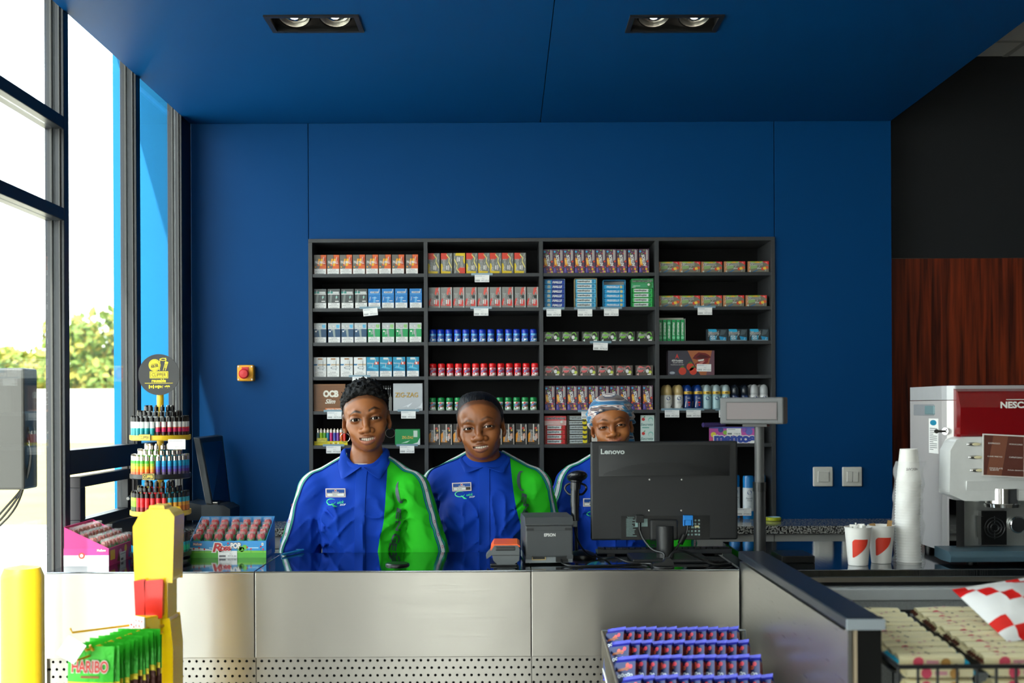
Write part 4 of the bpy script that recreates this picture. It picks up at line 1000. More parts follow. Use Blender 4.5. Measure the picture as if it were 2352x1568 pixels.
# ---- person 2 (hair pulled back)
def hair2(g):
    g.ell((0, .012, .036), (.0770, .096, .0815), .0); g.ell((-.030, .01, .085), (.030, .04, .026), .02); g.ell((0, .088, .03), (.035, .03, .035), .02)
    X, Y, Z = np.meshgrid(g.xs, g.ys, g.zs, indexing='ij'); Q = np.stack([X, Y, Z], -1); L = ((Q-g.org) @ g.M)/g.sc; x, y, z = L[..., 0], L[..., 1], L[..., 2]
    cut = .0005+.003*vnoise(Q, 220, 4)-(.70*z+.714*y); cut2 = -.060-z
    g.v = np.maximum(np.maximum(g.v+.002*vnoise(np.stack([X*6, Y, Z*1.5], -1), 90, 2), cut), np.where(y > 0, cut2, -1)).astype(np.float32)
POS2 = (pt(1114, 1200, 3.96).x, 3.985)
e2 = pt(1103, 980.5, 3.87)
H2 = dict(c=(e2.x-POS2[0], 3.87+.083-POS2[1], e2.z), rot=(0, -6.5, -4), sc=(1.065, 1.04, 1.05))
S2 = dict(skin='#7c4826', skinmat=SKIN, cheekc='#a06032', dark='#452414', lip='#9c6256', lipu='#563028', arms=armset([(-.164, .050, 1.236), (-.222, .095, 1.03), (-.21, .07, .80)], [(.168, .01, 1.236), (.212, .015, 1.03), (.20, -.045, .80)]), seed=8, bw=1.06, neck=.056,
          hair=hair2, hairmat=HAIRS, shirtmat=shirt_mat('shirt_blue_green_b', [(.80, .150), (1.03, .145), (1.10, .128), (1.18, .108), (1.26, .096), (1.40, .085)]),
          eye=.0031, eyez=-.0015, smile=0, jaw=1.06, cheek=1.05, nose=1.14, gap=.0036, mw=.0265, mb=7., brow=.62, browz=.0195, browtilt=.06, gaze=(8, 0), stubble=lambda x, y, z: .72*z+.69*y-.001, badgetext='GLORIA', bw2=.72,
          badge=px2loc(1057, 1124, 3.745, POS2), logo=px2loc(1064, 1143, 3.745, POS2), broll=-2,
          big=[('ring', *px2loc(1201, 1112, 3.76, POS2), .013, .032, 60, 290, .011, 4), ('t', 'E', *px2loc(1205, 1152, 3.76, POS2), .030, .016, -96), ('t', 'N', *px2loc(1209, 1176, 3.76, POS2), .032, .018, -96)],
          collar=dict(top=pt(1065, 1040, 3.85).z, v=pt(1108, 1074, 3.80).z, tip=(.066, pt(1070, 1093, 3.76).z)))
person2, shirt2 = make_person('person', 'person with smooth black hair pulled back, squinting, in blue and green work shirt', POS2, H2, S2)
# ---- person 3 (headscarf, behind the monitor)
def hair3(g):
    g.ell((0, .016, .036), (.0860, .104, .1020), .0); g.ell((.02, .085, -.03), (.055, .035, .085), .03); g.ell((.045, .06, -.09), (.035, .03, .07), .03)
    for q in range(4): g.chain([(-.085, .0+.01*q, -.005+.022*q), (-.03, -.085+.018*q, .066+.014*q), (.05, -.065+.02*q, .062+.012*q), (.088, .02+.01*q, .0+.024*q)], [.006, .007, .008, .006], .012)
    X, Y, Z = np.meshgrid(g.xs, g.ys, g.zs, indexing='ij'); Q = np.stack([X, Y, Z], -1); L = ((Q-g.org) @ g.M)/g.sc; x, y, z = L[..., 0], L[..., 1], L[..., 2]
    cut = -.004-(.76*z+.65*y)+.16*np.clip(np.abs(x)-.03, 0, 1); back = y > .03
    g.v = np.where(back & (z < .03), np.maximum(g.v, -.175-z), np.maximum(g.v+.004*vnoise(np.stack([X, Y, Z*3], -1), 40, 2), cut)).astype(np.float32)
POS3 = (pt(1422, 1200, 4.12).x, 4.155)
e3 = pt(1409.5, 978, 4.045)
H3 = dict(c=(e3.x-POS3[0], 4.045+.083-POS3[1], e3.z), rot=(0, -8, -4), sc=(.96, .96, .86))
S3 = dict(skin='#915630', skinmat=SKIN, cheekc='#b8743c', dark='#573018', lip='#b4665a', lipu='#6c3a2a', arms=armset([(-.160, .01, 1.236), (-.215, .015, 1.035), (-.20, -.045, .80)], [(.160, .01, 1.236), (.215, .015, 1.035), (.20, -.045, .80)]), seed=12,
          hair=hair3, hairmat=SCARF, hairname='headscarf', shirtmat=shirt_mat('shirt_blue_green_c', [(.80, .09), (1.03, .09), (1.10, .09), (1.20, .085), (1.40, .080)]),
          eye=.0030, eyez=-.001, eyebend=-13, gaze=(3, -4), jaw=1.06, cheek=1.25, gap=.0006, mw=.031, mb=15., mz=-.0600, brow=.6, browz=.0240, smile=0, studs=[(.078, -.004, -.040)], badgetext='', 
          badge=px2loc(1362, 1155, 4.0, POS3), logo=px2loc(1372, 1183, 4.0, POS3), big=[('t', 'ENGEN', .12, 1.06, .12, .02, -95)],
          collar=dict(top=1.365, v=1.315, tip=(.064, 1.268)))
S3['badgetext'] = '-'
person3, shirt3 = make_person('person', 'person in a patterned blue headscarf smiling behind the computer monitor', POS3, H3, S3)
# ================================================================== goods on the shelves
SHF = WY+.012      # front plane of the goods
def shelf_x(px, row): return pt(px, 629+78.6*row, SHF).x
def at_shelf(px, row, depth, jig=.0): return Vector((shelf_x(px, row), SHF+depth/2+abs(random.gauss(0, .002))+jig, SHZ[row]))
def place(me, name, px, row, depth, label, cat, group, rz=1.2, jig=0):
    p = at_shelf(px, row, depth, jig); hw_ = max(abs(v.co.x) for v in me.vertices)
    for c_ in range(4):     # stay inside the bay
        if cxs[c_] < p.x < cxs[c_+1]: p.x = min(max(p.x, cxs[c_]+.0092+hw_), cxs[c_+1]-.0092-hw_); break
    o = link(name, me, None, p, (0, 0, R(random.gauss(0, rz)*.6))); return tag(o, label, cat, group)
def mesh_of(mb, name):
    o = mb.build(name); me = o.data; bpy.data.objects.remove(o); return me
PX = 1/522.6
W, K = ink('#e9e8e4'), ink('#1a1a1c'); GREYI = ink('#6e6f72')
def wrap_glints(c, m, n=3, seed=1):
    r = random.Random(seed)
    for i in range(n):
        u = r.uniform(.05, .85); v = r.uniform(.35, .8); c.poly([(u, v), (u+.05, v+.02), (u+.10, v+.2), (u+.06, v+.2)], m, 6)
GLINT = ink('#c9cccb')  # wrapper glints painted on as pale slanted marks
def warn(c, frame=None):
    c.rect(.02, .0, .98, .29, W, 0)
    for t, v, wd in (('FUMAR', .232, .026), ('PREJUDICA', .148, .040), ('À SAÚDE', .062, .032)): c.text(t, .5, v, wd, .0052, GREYI, 1)
def cig(base, top, art, seed):
    mb = MB(); w_, h_, d_ = .0535, .0865, .023
    mb.box((0, 0, h_/2), (w_, d_, h_), base); c = front(mb, w_, h_, -d_/2); art(c); warn(c); wrap_glints(c, GLINT, 2, seed); return mesh_of(mb, 'cigarette_pack')
def a_orange(c):
    c.rect(0, .29, .5, 1, ink('#6b655c'), 0); c.poly([(.42, .29), (1, .29), (1, 1), (.55, 1), (.62, .7)], ink('#d9622b'), 1); c.poly([(.8, .5), (1, .45), (1, .9), (.86, .85)], ink('#b8431d'), 2)
    c.poly([(.28, .44), (.44, .44), (.50, .80), (.36, .80)], ink('#eda31a'), 2); c.poly([(.47, .44), (.66, .44), (.72, .80), (.56, .80)], ink('#f0b422'), 2); c.poly([(.28, .44), (.42, .44), (.44, .52), (.30, .52)], ink('#d8541c'), 3)
    c.text('PALL MALL', .5, .62, .044, .012, W, 4, bold=.01); c.disc(.12, .38, .06, ink('#f2a73c'), 2)
def a_grey(c):
    c.rect(0, .29, 1, 1, ink('#4c5150'), 0); c.rect(0, .72, 1, .74, ink('#9aa3a0'), 1); c.rect(0, .72, .95, .76, W, 2); c.poly([(.0, .78), (.4, .74), (.4, .88), (0, .86)], ink('#3f8d82'), 1); c.rect(.42, .78, .92, .86, ink('#c9cdca'), 2); c.disc(.72, .58, .08, ink('#58c5ae'), 2); c.poly([(.1, .3), (.3, .3), (.36, .7), (.2, .7)], ink('#7b827e'), 1); c.rect(.6, .35, .9, .39, W, 2)
def a_blue(c):
    c.rect(0, .29, 1, 1, ink('#1277bd'), 0); c.rect(0, .725, 1, .74, ink('#6fb4e0'), 1); c.rect(.17, .78, .83, .86, ink('#cfd6da'), 2); c.text('ROTHMANS', .5, .82, .028, .0045, K, 3, bold=.01); c.rect(.3, .53, .7, .545, W, 2); c.poly([(.4, .3), (.56, .3), (.62, .6), (.45, .6)], ink('#5da9d9'), 1); c.rect(.62, .37, .88, .40, W, 2)
def a_pall(basec, light):
    def f(c):
        c.rect(0, .29, 1, .72, ink(basec), 0); c.rect(0, .72, 1, 1, ink('#b7bdbd'), 0); c.rect(0, .70, 1, .725, W, 1); c.text('PALL MALL', .38, .83, .036, .011, W, 2, bold=.015, outline=ink('#8b9292'), ob=.04)
        for q in (.66, .8): c.poly([(q, .74), (q+.1, .74), (q+.13, .92), (q+.03, .92)], ink(light), 2)
        c.disc(.15, .58, .07, W, 1); c.poly([(.45, .3), (.6, .3), (.55, .7), (.35, .7)], ink('#93a09c'), 1)
    return f
def a_white(c):
    c.rect(0, .29, 1, 1, ink('#dfe0de'), 0); c.poly([(0, .58), (.24, .58), (.30, .66), (0, .66)], ink('#1f6c9a'), 1); c.poly([(.30, .58), (1, .58), (1, .66), (.36, .66)], ink('#bfa98c'), 1); c.rect(.32, .88, .70, .95, ink('#a9713f'), 1); c.rect(.72, .34, .76, .80, ink('#52646b'), 2)
    c.disc(.58, .46, .28, ink('#3d5560'), 2, 18, ry=.065); c.disc(.60, .46, .24, ink('#dfe0de'), 3, 18, ry=.045)
def a_teal(c):
    c.rect(0, .29, 1, 1, ink('#1590b5'), 0); c.rect(.3, .87, .7, .97, ink('#d8dad2'), 1); c.poly([(.62, .62), (1, .62), (1, .76), (.68, .76)], ink('#d2442e'), 2); c.disc(.8, .69, .08, W, 3); c.text('Rothmans', .32, .69, .028, .007, W, 2, shear=.3); c.poly([(0, .29), (.6, .29), (.45, .5), (0, .55)], ink('#0d7da8'), 1); c.poly([(.1, .45), (.8, .38), (.9, .42), (.3, .56)], ink('#4fb7d6'), 2)
def cA(q): return [700+x/4.276 for x in q]
def cB(q): return [700+x/3.564 for x in q]
def cC(q): return [1230+x/4.2 for x in q]
def cD(q): return [1170+x/3.336 for x in q]
ci = [(a_orange, paper('#8a4a2c'), 0, [150, 278, 404, 532, 660, 787, 916, 1052], 'orange and grey cigarette pack on the top shelf'),
      (a_grey, paper('#2f3533'), 1, [153, 286, 419, 553], 'dark grey cigarette pack with teal corner on the second shelf'), (a_blue, paper('#0e63a5'), 1, [684, 817, 948, 1090], 'bright blue cigarette pack on the second shelf'),
      (a_pall('#1f4a6b', '#39b3e0'), paper('#17466b'), 2, [150, 288, 420, 548], 'navy cigarette pack with silver lid on the third shelf'), (a_pall('#159a57', '#8fd36a'), paper('#128a4e'), 2, [681, 819, 953, 1087], 'green cigarette pack with silver lid on the third shelf'),
      (a_white, paper('#d8d9d6'), 3, [147, 277, 411, 543], 'white cigarette pack with a blue and beige band on the fourth shelf'), (a_teal, paper('#0f86ad'), 3, [667, 796, 927, 1062], 'teal cigarette pack with a red flash on the fourth shelf')]
for k, (art, base, row, q, lab) in enumerate(ci):
    me = cig(base, None, art, k)
    for px in cA(q): place(me, 'cigarette_pack', px, row, .023, lab, 'cigarette pack', lab.split(' on the')[0]+'s')
# ---- upright chewing-gum cartons (bay 2, shelves 1, 2, 6)
def gum_up(kind):
    mb = MB(); w_, h_, d_ = .0505, .0915, .03
    mb.box((0, 0, h_/2), (w_, d_, h_), paper({'a': '#6f6c62', 'b': '#7d6f6c', 'c': '#3a322a'}[kind])); c = front(mb, w_, h_, -d_/2)
    c.rect(0, 0, 1, 1, ink({'a': '#7b7c74', 'b': '#8a8782', 'c': '#2f2925'}[kind]), 0); r = random.Random(5)
    if kind == 'a':
        c.poly([(0, .7), (.0, 1), (.5, 1), (.62, .78), (.3, .62)], ink('#d8402c'), 1); c.poly([(0, 0), (.8, 0), (.86, .12), (.3, .14), (.1, .5), (0, .5)], ink('#e3c21d'), 1); c.poly([(.5, .95), (.75, .78), (.72, .6), (.95, .32), (.92, .25), (.66, .55), (.68, .76), (.45, .92)], ink('#e8d77a'), 2)
    elif kind == 'b':
        c.poly([(0, .12), (.42, .12), (.30, .5), (.1, .45), (0, .3)], ink('#d83a33'), 1); c.poly([(.55, .95), (.9, .6), (.85, 1)], ink('#cf4a40'), 1); c.poly([(.62, .6), (.80, .92), (.6, .95), (.5, .7)], ink('#e05a4c'), 2); c.poly([(.5, .5), (.85, .44), (.85, .62), (.52, .6)], ink('#2e3030'), 1); c.poly([(.5, .1), (.9, .1), (.86, .38), (.5, .42)], ink('#d83a33'), 2); c.rect(.86, 0, .94, 1, ink('#c9ccc9'), 1)
    else:
        c.poly([(0, .12), (.55, .12), (.20, .62), (0, .5)], ink('#e39222'), 1); c.rect(.42, .3, .52, .98, ink('#cfc8bc'), 1); c.disc(.66, .78, .10, ink('#c8402f'), 2); c.disc(.74, .68, .08, ink('#e3b52c'), 3); c.poly([(.6, .2), (.85, .3), (.8, .55), (.6, .5)], ink('#d9a389'), 1); c.rect(.88, 0, .95, .95, ink('#bfb3a6'), 1)
    for i in range(7): u = r.uniform(.5, .9); v = r.uniform(.05, .9); c.poly([(u, v), (u+.03, v), (u+.08, v+.13), (u+.06, v+.13)], GLINT, 4)
    c.text('Stimorol', .24, .42, .050, .0125, K, 3, ang=90, bold=.01, outline=W, ob=.06); c.rect(.46, .2, .56, .4, W, 4); c.rect(.62, .18, .70, .42, ink('#e2d6d0'), 4)
    return mesh_of(mb, 'gum_carton')
for kind, row, q, lab in (('a', 0, cA([1267, 1395, 1518, 1642, 1761, 1875, 1994, 2116]), 'upright chewing gum carton with red and yellow corners on the top shelf'), ('b', 1, cA([1275, 1393, 1515, 1634, 1755, 1875, 1994, 2118, 2240]), 'upright chewing gum carton with red fruit panels on the second shelf'), ('c', 5, cB([1060, 1162, 1264, 1366, 1468, 1570, 1672, 1774, 1876]), 'upright black and orange chewing gum carton on the lowest full shelf')):
    me = gum_up(kind)
    for i, px in enumerate(q):
        o = place(me, 'gum_carton', px, row, .03, lab, 'gum carton', lab.split(' on the')[0]+'s')
        if kind == 'a' and i == 2:
            o.rotation_euler = (0, math.pi, 0); o.location.z += .0915; o.rotation_euler[2] = 0; o['label'] = 'upside-down chewing gum carton with red and yellow corners on the top shelf'
            o.data = o.data.copy(); 
            for v in o.data.vertices: v.co.y = v.co.y
# ---- gum bottles (bay 2, shelves 3-5)
def gum_bottle(body, cap, lab1, blob, tcol, tcol2, seed):
    mb = MB(); B, C_, L1 = gloss(body), gloss(cap), ink(lab1); r = .0165
    prof = [(.0135, 0, W), (.0150, .0015, W), (.0160, .003, B), (r, .010, B), (r, .020, B), (.0155, .030, B), (.0148, .037, B), (.0155, .041, C_), (.0163, .045, C_), (.0160, .052, C_), (.0140, .0565, C_), (0, .058, C_)]
    mb.lathe(prof, B, 22, cap=True)
    def fm(u, v, off):
        a = -math.pi/2+(u-.5)*2.4; z = .004+v*.034; rr = np.interp(z, [p[1] for p in prof], [p[0] for p in prof])+off+.0002; return Vector((rr*math.cos(a), rr*math.sin(a), z))
    c = Canvas(mb, (0, 0, 0), (.040, 0, 0), (0, 0, .034), (0, -1, 0), f=fm, step=.0003)
    c.rect(.05, .02, .95, .98, L1, 0, 8)
    for i in range(9): a = i/9; c.poly([(.12+.8*math.cos(2*math.pi*a)*.0+.0, .1), (.13, .1), (.13, .11)], L1, 0)
    c.disc(.40, .22, .26, W, 1, 14, ry=.16); c.disc(.74, .22, .12, W, 1, 12, ry=.15); c.disc(.74, .22, .06, L1, 2, 10, ry=.08)
    c.disc(.45, .82, .15, ink(blob), 1, 12, ry=.14)
    c.text('MENTOS', .50, .62, .027, .0072, ink(tcol), 3, ang=22, bold=.03, outline=W, ob=.06); c.text('FRESH', .54, .40, .022, .006, ink(tcol2), 3, ang=16, bold=.02)
    return mesh_of(mb, 'gum_bottle')
gb = [('#1440b8', '#0f33b0', '#3fa6dc', '#7fcdf0', '#1d46a8', '#2a8fc0', 2, cA([1256, 1334, 1415, 1499, 1582, 1664, 1743, 1828, 1918, 2003, 2081, 2164, 2246]), 'blue chewing gum bottle on the third shelf'),
      ('#d8141c', '#e01a1e', '#e9c9c6', '#c8242a', '#2456b0', '#c84a66', 3, cA([1257, 1342, 1426, 1509, 1590, 1678, 1760, 1844, 1926, 2010, 2092, 2175, 2261]), 'red chewing gum bottle on the fourth shelf'),
      ('#157a3c', '#168a45', '#cfe3cf', '#d0342c', '#2456b0', '#c8324a', 4, cB([1047+68.9*i for i in range(13)]), 'green chewing gum bottle on the fifth shelf')]
for a in gb:
    me = gum_bottle(*a[:6], 0)
    for px in a[7]: o = place(me, 'gum_bottle', px, a[6], .034, a[8], 'gum bottle', a[8].split(' on the')[0]+'s'); o.rotation_euler[2] = R(random.gauss(0, 6))
# ---- candy cartons with planets (bay 3, shelves 1 and 5)
def candy():
    mb = MB(); w_, h_, d_ = .0445, .106, .02; mb.box((0, 0, h_/2), (w_, d_, h_), paper('#4b2b4e')); c = front(mb, w_, h_, -d_/2)
    c.rect(0, 0, 1, 1, ink('#5f4156'), 0); c.poly([(0, 0), (.35, 0), (.22, .22), (0, .24)], ink('#4a3c97'), 1); c.poly([(.05, .6), (.1, .35), (.35, .3), (.4, .38), (.28, .62), (.12, .66)], ink('#ef9a2c'), 1); c.poly([(.1, .55), (.2, .38), (.3, .4), (.24, .58)], ink('#f6d36b'), 2)
    for u, v, r_, col in ((.13, .9, .10, '#39b0dc'), (.5, .95, .06, '#7fc63a'), (.28, .79, .06, '#86c83f'), (.62, .82, .06, '#e0532c'), (.40, .85, .04, '#c58ab0'), (.1, .30, .09, '#e2542e'), (.38, .17, .06, '#e2643c'), (.72, .17, .11, '#efb32a'), (.84, .06, .09, '#c9cf3e'), (.85, .49, .10, '#e2512e'), (.7, .26, .13, '#c65a7a'), (.95, .25, .04, '#35b5dc'), (.08, .75, .03, '#f0cf4a')): c.disc(u, v, r_, ink(col), 2, 12)
    c.rect(.70, .52, .77, .97, ink('#d8d3cc'), 3); c.rect(.82, .55, .88, .95, ink('#cfcac2'), 3); c.rect(.4, .02, .6, .045, ink('#d8a648'), 3); c.poly([(.6, 0), (1, 0), (.95, .1), (.7, .12)], ink('#d873a3'), 1)
    c.text('ASTROS', .47, .52, .050, .0125, W, 4, ang=100, bold=.05, outline=ink('#4a2230'), ob=.10); c.text('Cadbury', .13, .12, .018, .005, ink('#cdbfe8'), 3, ang=90)
    return mesh_of(mb, 'candy_carton')
me = candy()
for row, q, lab in ((0, cC([125, 222, 323, 427, 530, 632, 733, 835, 940, 1048]), 'purple candy carton with coloured planets on the top shelf'), (4, cD([312, 397, 483, 563, 646, 728, 811, 890, 973, 1062]), 'purple candy carton with coloured planets on the shelf behind the headscarf')):
    for px in q: place(me, 'candy_carton', px, row, .02, lab, 'candy carton', 'candy cartons on shelf %d' % (row+1))
# ---- flat gum cartons (bays 3 and 4)
def gum_flat(w_, h_, kind):
    mb = MB(); d_ = .03; mb.box((0, 0, h_/2), (w_, d_, h_), paper({'g': '#2c2e28', 'p': '#4a4038', 'o': '#7a6a52', 'c': '#25343c'}[kind])); c = front(mb, w_, h_, -d_/2); r = random.Random(9)
    base = {'g': '#33352e', 'p': '#5b5048', 'o': '#7d7868', 'c': '#2d383d'}[kind]; c.rect(0, 0, 1, 1, ink(base), 0)
    if kind in 'gp':
        m1 = {'g': '#7cc043', 'p': '#e0686a'}[kind]; m1 = ink(m1)
        c.disc(.27, .62, .19, m1, 1, 14, ry=.32); c.poly([(.2, .98), (.3, .92), (.62, .7), (.6, .6), (.3, .5)], m1, 1)
        n = 12
        for i in range(n):
            t0, t1 = R(150-150*i/n), R(150-150*(i+1)/n); c.poly([(.72+q*math.cos(t), .62+.36*q/.16*math.sin(t)) for q, t in ((.11, t0), (.15, t0), (.15, t1), (.11, t1))], m1, 1)
        c.disc(.68, .44, .10, W, 2, 7, ry=.20); c.disc(.84, .32, .09, ink('#4fae36' if kind == 'g' else '#c9d24a'), 2, 9, ry=.18); c.poly([(.05, .1), (.17, .0), (.17, .28)], ink('#cfe8dc' if kind == 'g' else '#e3b3ae'), 2); c.poly([(.17, .3), (.45, .42), (.45, .48), (.17, .38)], m1, 2); c.rect(.68, .06, .88, .18, W, 2); c.text('Stimorol', .33, .68, w_*.46, h_*.24, K, 3, ang=3, bold=.02, outline=W, ob=.07)
    elif kind == 'o':
        c.rect(0, 0, .13, 1, ink('#c4875a'), 1); c.poly([(.13, .82), (.7, .82), (.7, 1), (.13, 1)], ink('#9ab43c'), 1); c.poly([(.3, .9), (.6, .84), (.5, 1)], ink('#dd9a2e'), 2); c.poly([(.68, 1), (1, 1), (1, .68)], ink('#e0302a'), 2); c.text('20%', .88, .88, .010, .004, W, 3, ang=-25)
        c.poly([(.13, .3), (.45, .4), (.45, .66), (.13, .62)], ink('#8fae70'), 1); c.disc(.72, .33, .09, ink('#d8452e'), 2, 10, ry=.14); c.disc(.80, .38, .08, ink('#efc94a'), 3, 10, ry=.13); c.disc(.90, .44, .09, ink('#d85a34'), 2, 10, ry=.14); c.poly([(.2, .05), (.42, .25), (.5, .22), (.3, .02)], ink('#3c6f9a'), 1); c.rect(.45, .34, .66, .40, ink('#cfd6c8'), 2); c.text('Stimorol', .40, .78, w_*.58, h_*.25, K, 3, ang=2, bold=.02, outline=W, ob=.08); c.poly([(.05, .12), (.14, 0), (.14, .2)], ink('#d5e2d6'), 2)
    else:
        c.poly([(.05, 1), (.1, .55), (.5, .8), (.45, 1)], ink('#27a5cf'), 1); c.poly([(.6, .4), (.95, .3), (.95, .06), (.65, .1)], ink('#1d8fbf'), 1); c.poly([(.12, .1), (.45, .1), (.5, .45), (.15, .5)], ink('#2796bb'), 1); c.text('WOW', .27, .38, w_*.25, h_*.18, W, 2, bold=.02); c.text('NOW', .30, .20, w_*.22, h_*.16, W, 2, bold=.02); c.poly([(.62, .45), (.85, .55), (.95, .9), (.7, .95)], ink('#4c5a60'), 1); c.rect(.15, .03, .95, .08, ink('#9fb8c4'), 2); c.text('Stimorol', .32, .68, w_*.50, h_*.24, K, 3, ang=3, bold=.02, outline=W, ob=.08)
    for i in range(5): u = r.uniform(.05, .9); v = r.uniform(.05, .7); c.poly([(u, v), (u+.025, v), (u+.06, v+.2), (u+.045, v+.2)], GLINT, 5)
    return mesh_of(mb, 'gum_carton')
for kind, w_, h_, row, q, lab in (('g', .0755, .0435, 2, cC([162, 333, 532, 711, 880, 1060]), 'flat black and lime green chewing gum carton on the third shelf'), ('p', .0755, .0445, 3, cC([163, 333, 507, 680, 855, 1050]), 'flat black and pink chewing gum carton on the fourth shelf'),
                                  ('o', .0925, .049, 0, cC([1280, 1490, 1702, 1922, 2150]), 'flat chewing gum carton with red corner on the top shelf'), ('o', .0925, .050, 1, cC([1285, 1488, 1699, 1912, 2130]), 'flat chewing gum carton with red corner on the second shelf'), ('c', .088, .052, 2, cC([1753, 1950, 2157]), 'flat dark chewing gum carton with cyan swirls on the third shelf')):
    me = gum_flat(w_, h_, kind)
    for px in q: place(me, 'gum_carton', px, row, .03, lab, 'gum carton', lab.split(' on the')[0]+'s row %d' % (row+1))
# ---- sweet rolls stacked in open display boxes
def roll(w_, h_, base, art):
    mb = MB(); d_ = .022; F_ = foil(base); n = 10
    pr = [(d_*.5*math.cos(2*math.pi*i/n), h_*.5*math.sin(2*math.pi*i/n)*1.0) for i in range(n)]
    sq = [(max(-d_*.46, min(d_*.46, a*1.25)), max(-h_*.47, min(h_*.47, b*1.25))+h_/2) for a, b in pr]
    mb.prism(sq, -w_/2, w_/2, F_, 'x'); c = Canvas(mb, (-w_/2, -d_*.462, h_*.04), (w_, 0, 0), (0, 0, h_*.92), (0, -1, 0)); art(c, w_, h_); return mesh_of(mb, 'sweet_roll')
def r_halls(c, w_, h_): c.rect(0, 0, 1, 1, ink('#123f9e'), 0); c.rect(0, 0, .36, 1, ink('#1f9bd8'), 1); c.disc(.22, .5, .085, ink('#c9c4ae'), 2, 8); c.poly([(.08, .05), (.16, .3), (.28, .3), (.36, .05)], ink('#57c4ee'), 2); c.text('HALLS', .64, .5, w_*.46, h_*.46, W, 2, bold=.06, shear=.2)
def r_mentho(bg_, dark, icon, stripe=None):
    def f(c, w_, h_):
        c.rect(0, 0, 1, 1, ink(bg_), 0); c.rect(.08, .12, .80, .88, ink('#dfe6e4'), 1); c.text('menthoplus', .40, .5, w_*.60, h_*.50, ink(dark), 2, bold=.03, outline=W, ob=.06); c.disc(.86, .5, .075, ink(icon), 2, 9); c.disc(.83, .62, .035, ink(stripe or icon), 3, 8)
    return f
def r_bf(c, w_, h_): c.rect(0, 0, 1, 1, ink('#3c3f3f'), 0); c.rect(.04, .1, .70, .92, ink('#c3cccb'), 1); c.text('menthoplus', .37, .52, w_*.62, h_*.50, ink('#2b4044'), 2, bold=.03, outline=W, ob=.06); c.poly([(.70, .3), (.70, .9), (.81, .7), (.92, .9), (.92, .3), (.88, .12), (.74, .12)], ink('#e8d418'), 2)
def r_free(bg_, icon):
    def f(c, w_, h_): c.rect(0, 0, 1, 1, ink(bg_), 0); c.text('FREEGELLS', .43, .5, w_*.60, h_*.42, W, 1, bold=.03, shear=.15); c.disc(.84, .5, .075, ink(icon), 1, 7)
    return f
def display_box(name, x0, x1, row, rows_, hgt, roll_me, rh, colr, label, rolllab, grp, inner=None, topcard=None):
    X0, X1 = shelf_x(x0, row), shelf_x(x1, row); w_ = X1-X0; cxn = (X0+X1)/2; B = paper(colr); I = paper(inner or '#b7ab98')
    o = empty(name, (cxn, SHF+.035, SHZ[row]), 0, label, 'display box'); t = .0012
    MB().bb((-w_/2, -.03, 0), (-w_/2+t, .035, hgt), B).build('side_panel', o); MB().bb((w_/2-t, -.03, 0), (w_/2, .035, hgt), B).build('side_panel', o); MB().bb((-w_/2, .034, 0), (w_/2, .035, hgt), I).build('back_panel', o); MB().bb((-w_/2, -.03, hgt-t), (w_/2, .035, hgt), B).build('top_panel', o); MB().bb((-w_/2, -.03, 0), (w_/2, .035, t), B).build('bottom_panel', o)
    if topcard: topcard(o, w_, hgt)
    for i in range(rows_):
        q = link('sweet_roll', roll_me, None, (cxn+random.gauss(0, .0006), SHF+.018, SHZ[row]+t+i*rh), (0, R(random.gauss(0, .5)), 0)); tag(q, rolllab, 'sweet roll', grp)
    return o
rw = .0855
display_box('sweets_box', 1249, 1298, 1, 6, .126, roll(rw+.002, .0200, '#1a62b8', r_halls), .0203, '#7d97b5', 'display box holding a stack of dark blue sweet rolls', 'dark blue sweet roll with white capital lettering, stacked in its box', 'dark blue sweet rolls')
display_box('sweets_box', 1320, 1371.5, 1, 6, .128, roll(rw+.004, .0205, '#3aa5d4', r_mentho('#56b7dc', '#2c4046', '#2f86b4')), .0207, '#c9b48a', 'tilted display box holding a stack of pale blue sweet rolls', 'pale blue and white sweet roll, stacked in its box', 'pale blue sweet rolls')
display_box('sweets_box', 1386, 1437.5, 1, 5, .121, roll(rw+.004, .0196, '#169bd5', r_free('#169bd5', '#c9bd83')), .0198, '#3f96c4', 'half-empty display box of bright cyan sweet rolls showing bare card', 'bright cyan sweet roll with a gold drop, stacked in its box', 'cyan sweet rolls', '#cfc5b4')
def card(bg_, txtc, fill2, leaf):
    def f(o, w_, hgt):
        ch = .041; mb = MB(); mb.box((0, -.0305, hgt-ch/2), (w_, .001, ch), paper(bg_)); c = Canvas(mb, (-w_/2, -.031, hgt-ch), (w_, 0, 0), (0, 0, ch), (0, -1, 0)); c.rect(.0, .0, 1, .5, ink(fill2), 0); c.disc(.83, .3, .12, ink(leaf), 1, 10); c.disc(.78, .36, .06, ink('#dfe8dc'), 2, 8); c.rect(.08, .2, .4, .24, W, 1); c.rect(.04, .05, .18, .1, W, 1); c.text('menthoplus', .5, .74, w_*.88, .013, ink(txtc), 1, bold=.03, outline=W, ob=.06); mb.build('header_card', o)
    return f
display_box('sweets_box', 1451, 1501.5, 1, 4, .126, roll(rw+.002, .0205, '#2fb54f', r_mentho('#35bd5a', '#22402f', '#1f7a4a', '#4fb36a')), .0208, '#2f9a56', 'display box with green header card over green sweet rolls', 'green and white sweet roll with mint leaf, stacked in its box', 'green mint sweet rolls', None, card('#2d8a4c', '#17301f', '#3f9a66', '#2c7a3c'))
display_box('sweets_box', 1251, 1301, 5, 4, .124, roll(rw, .0205, '#d41f22', r_mentho('#d8262a', '#20424a', '#c81f24', '#4f7a3a')), .0208, '#d04a48', 'display box with pink header card over red sweet rolls', 'red and white sweet roll with cherry, stacked in its box', 'red cherry sweet rolls', None, card('#e2555a', '#27444c', '#e3b9b4', '#d8a79e'))
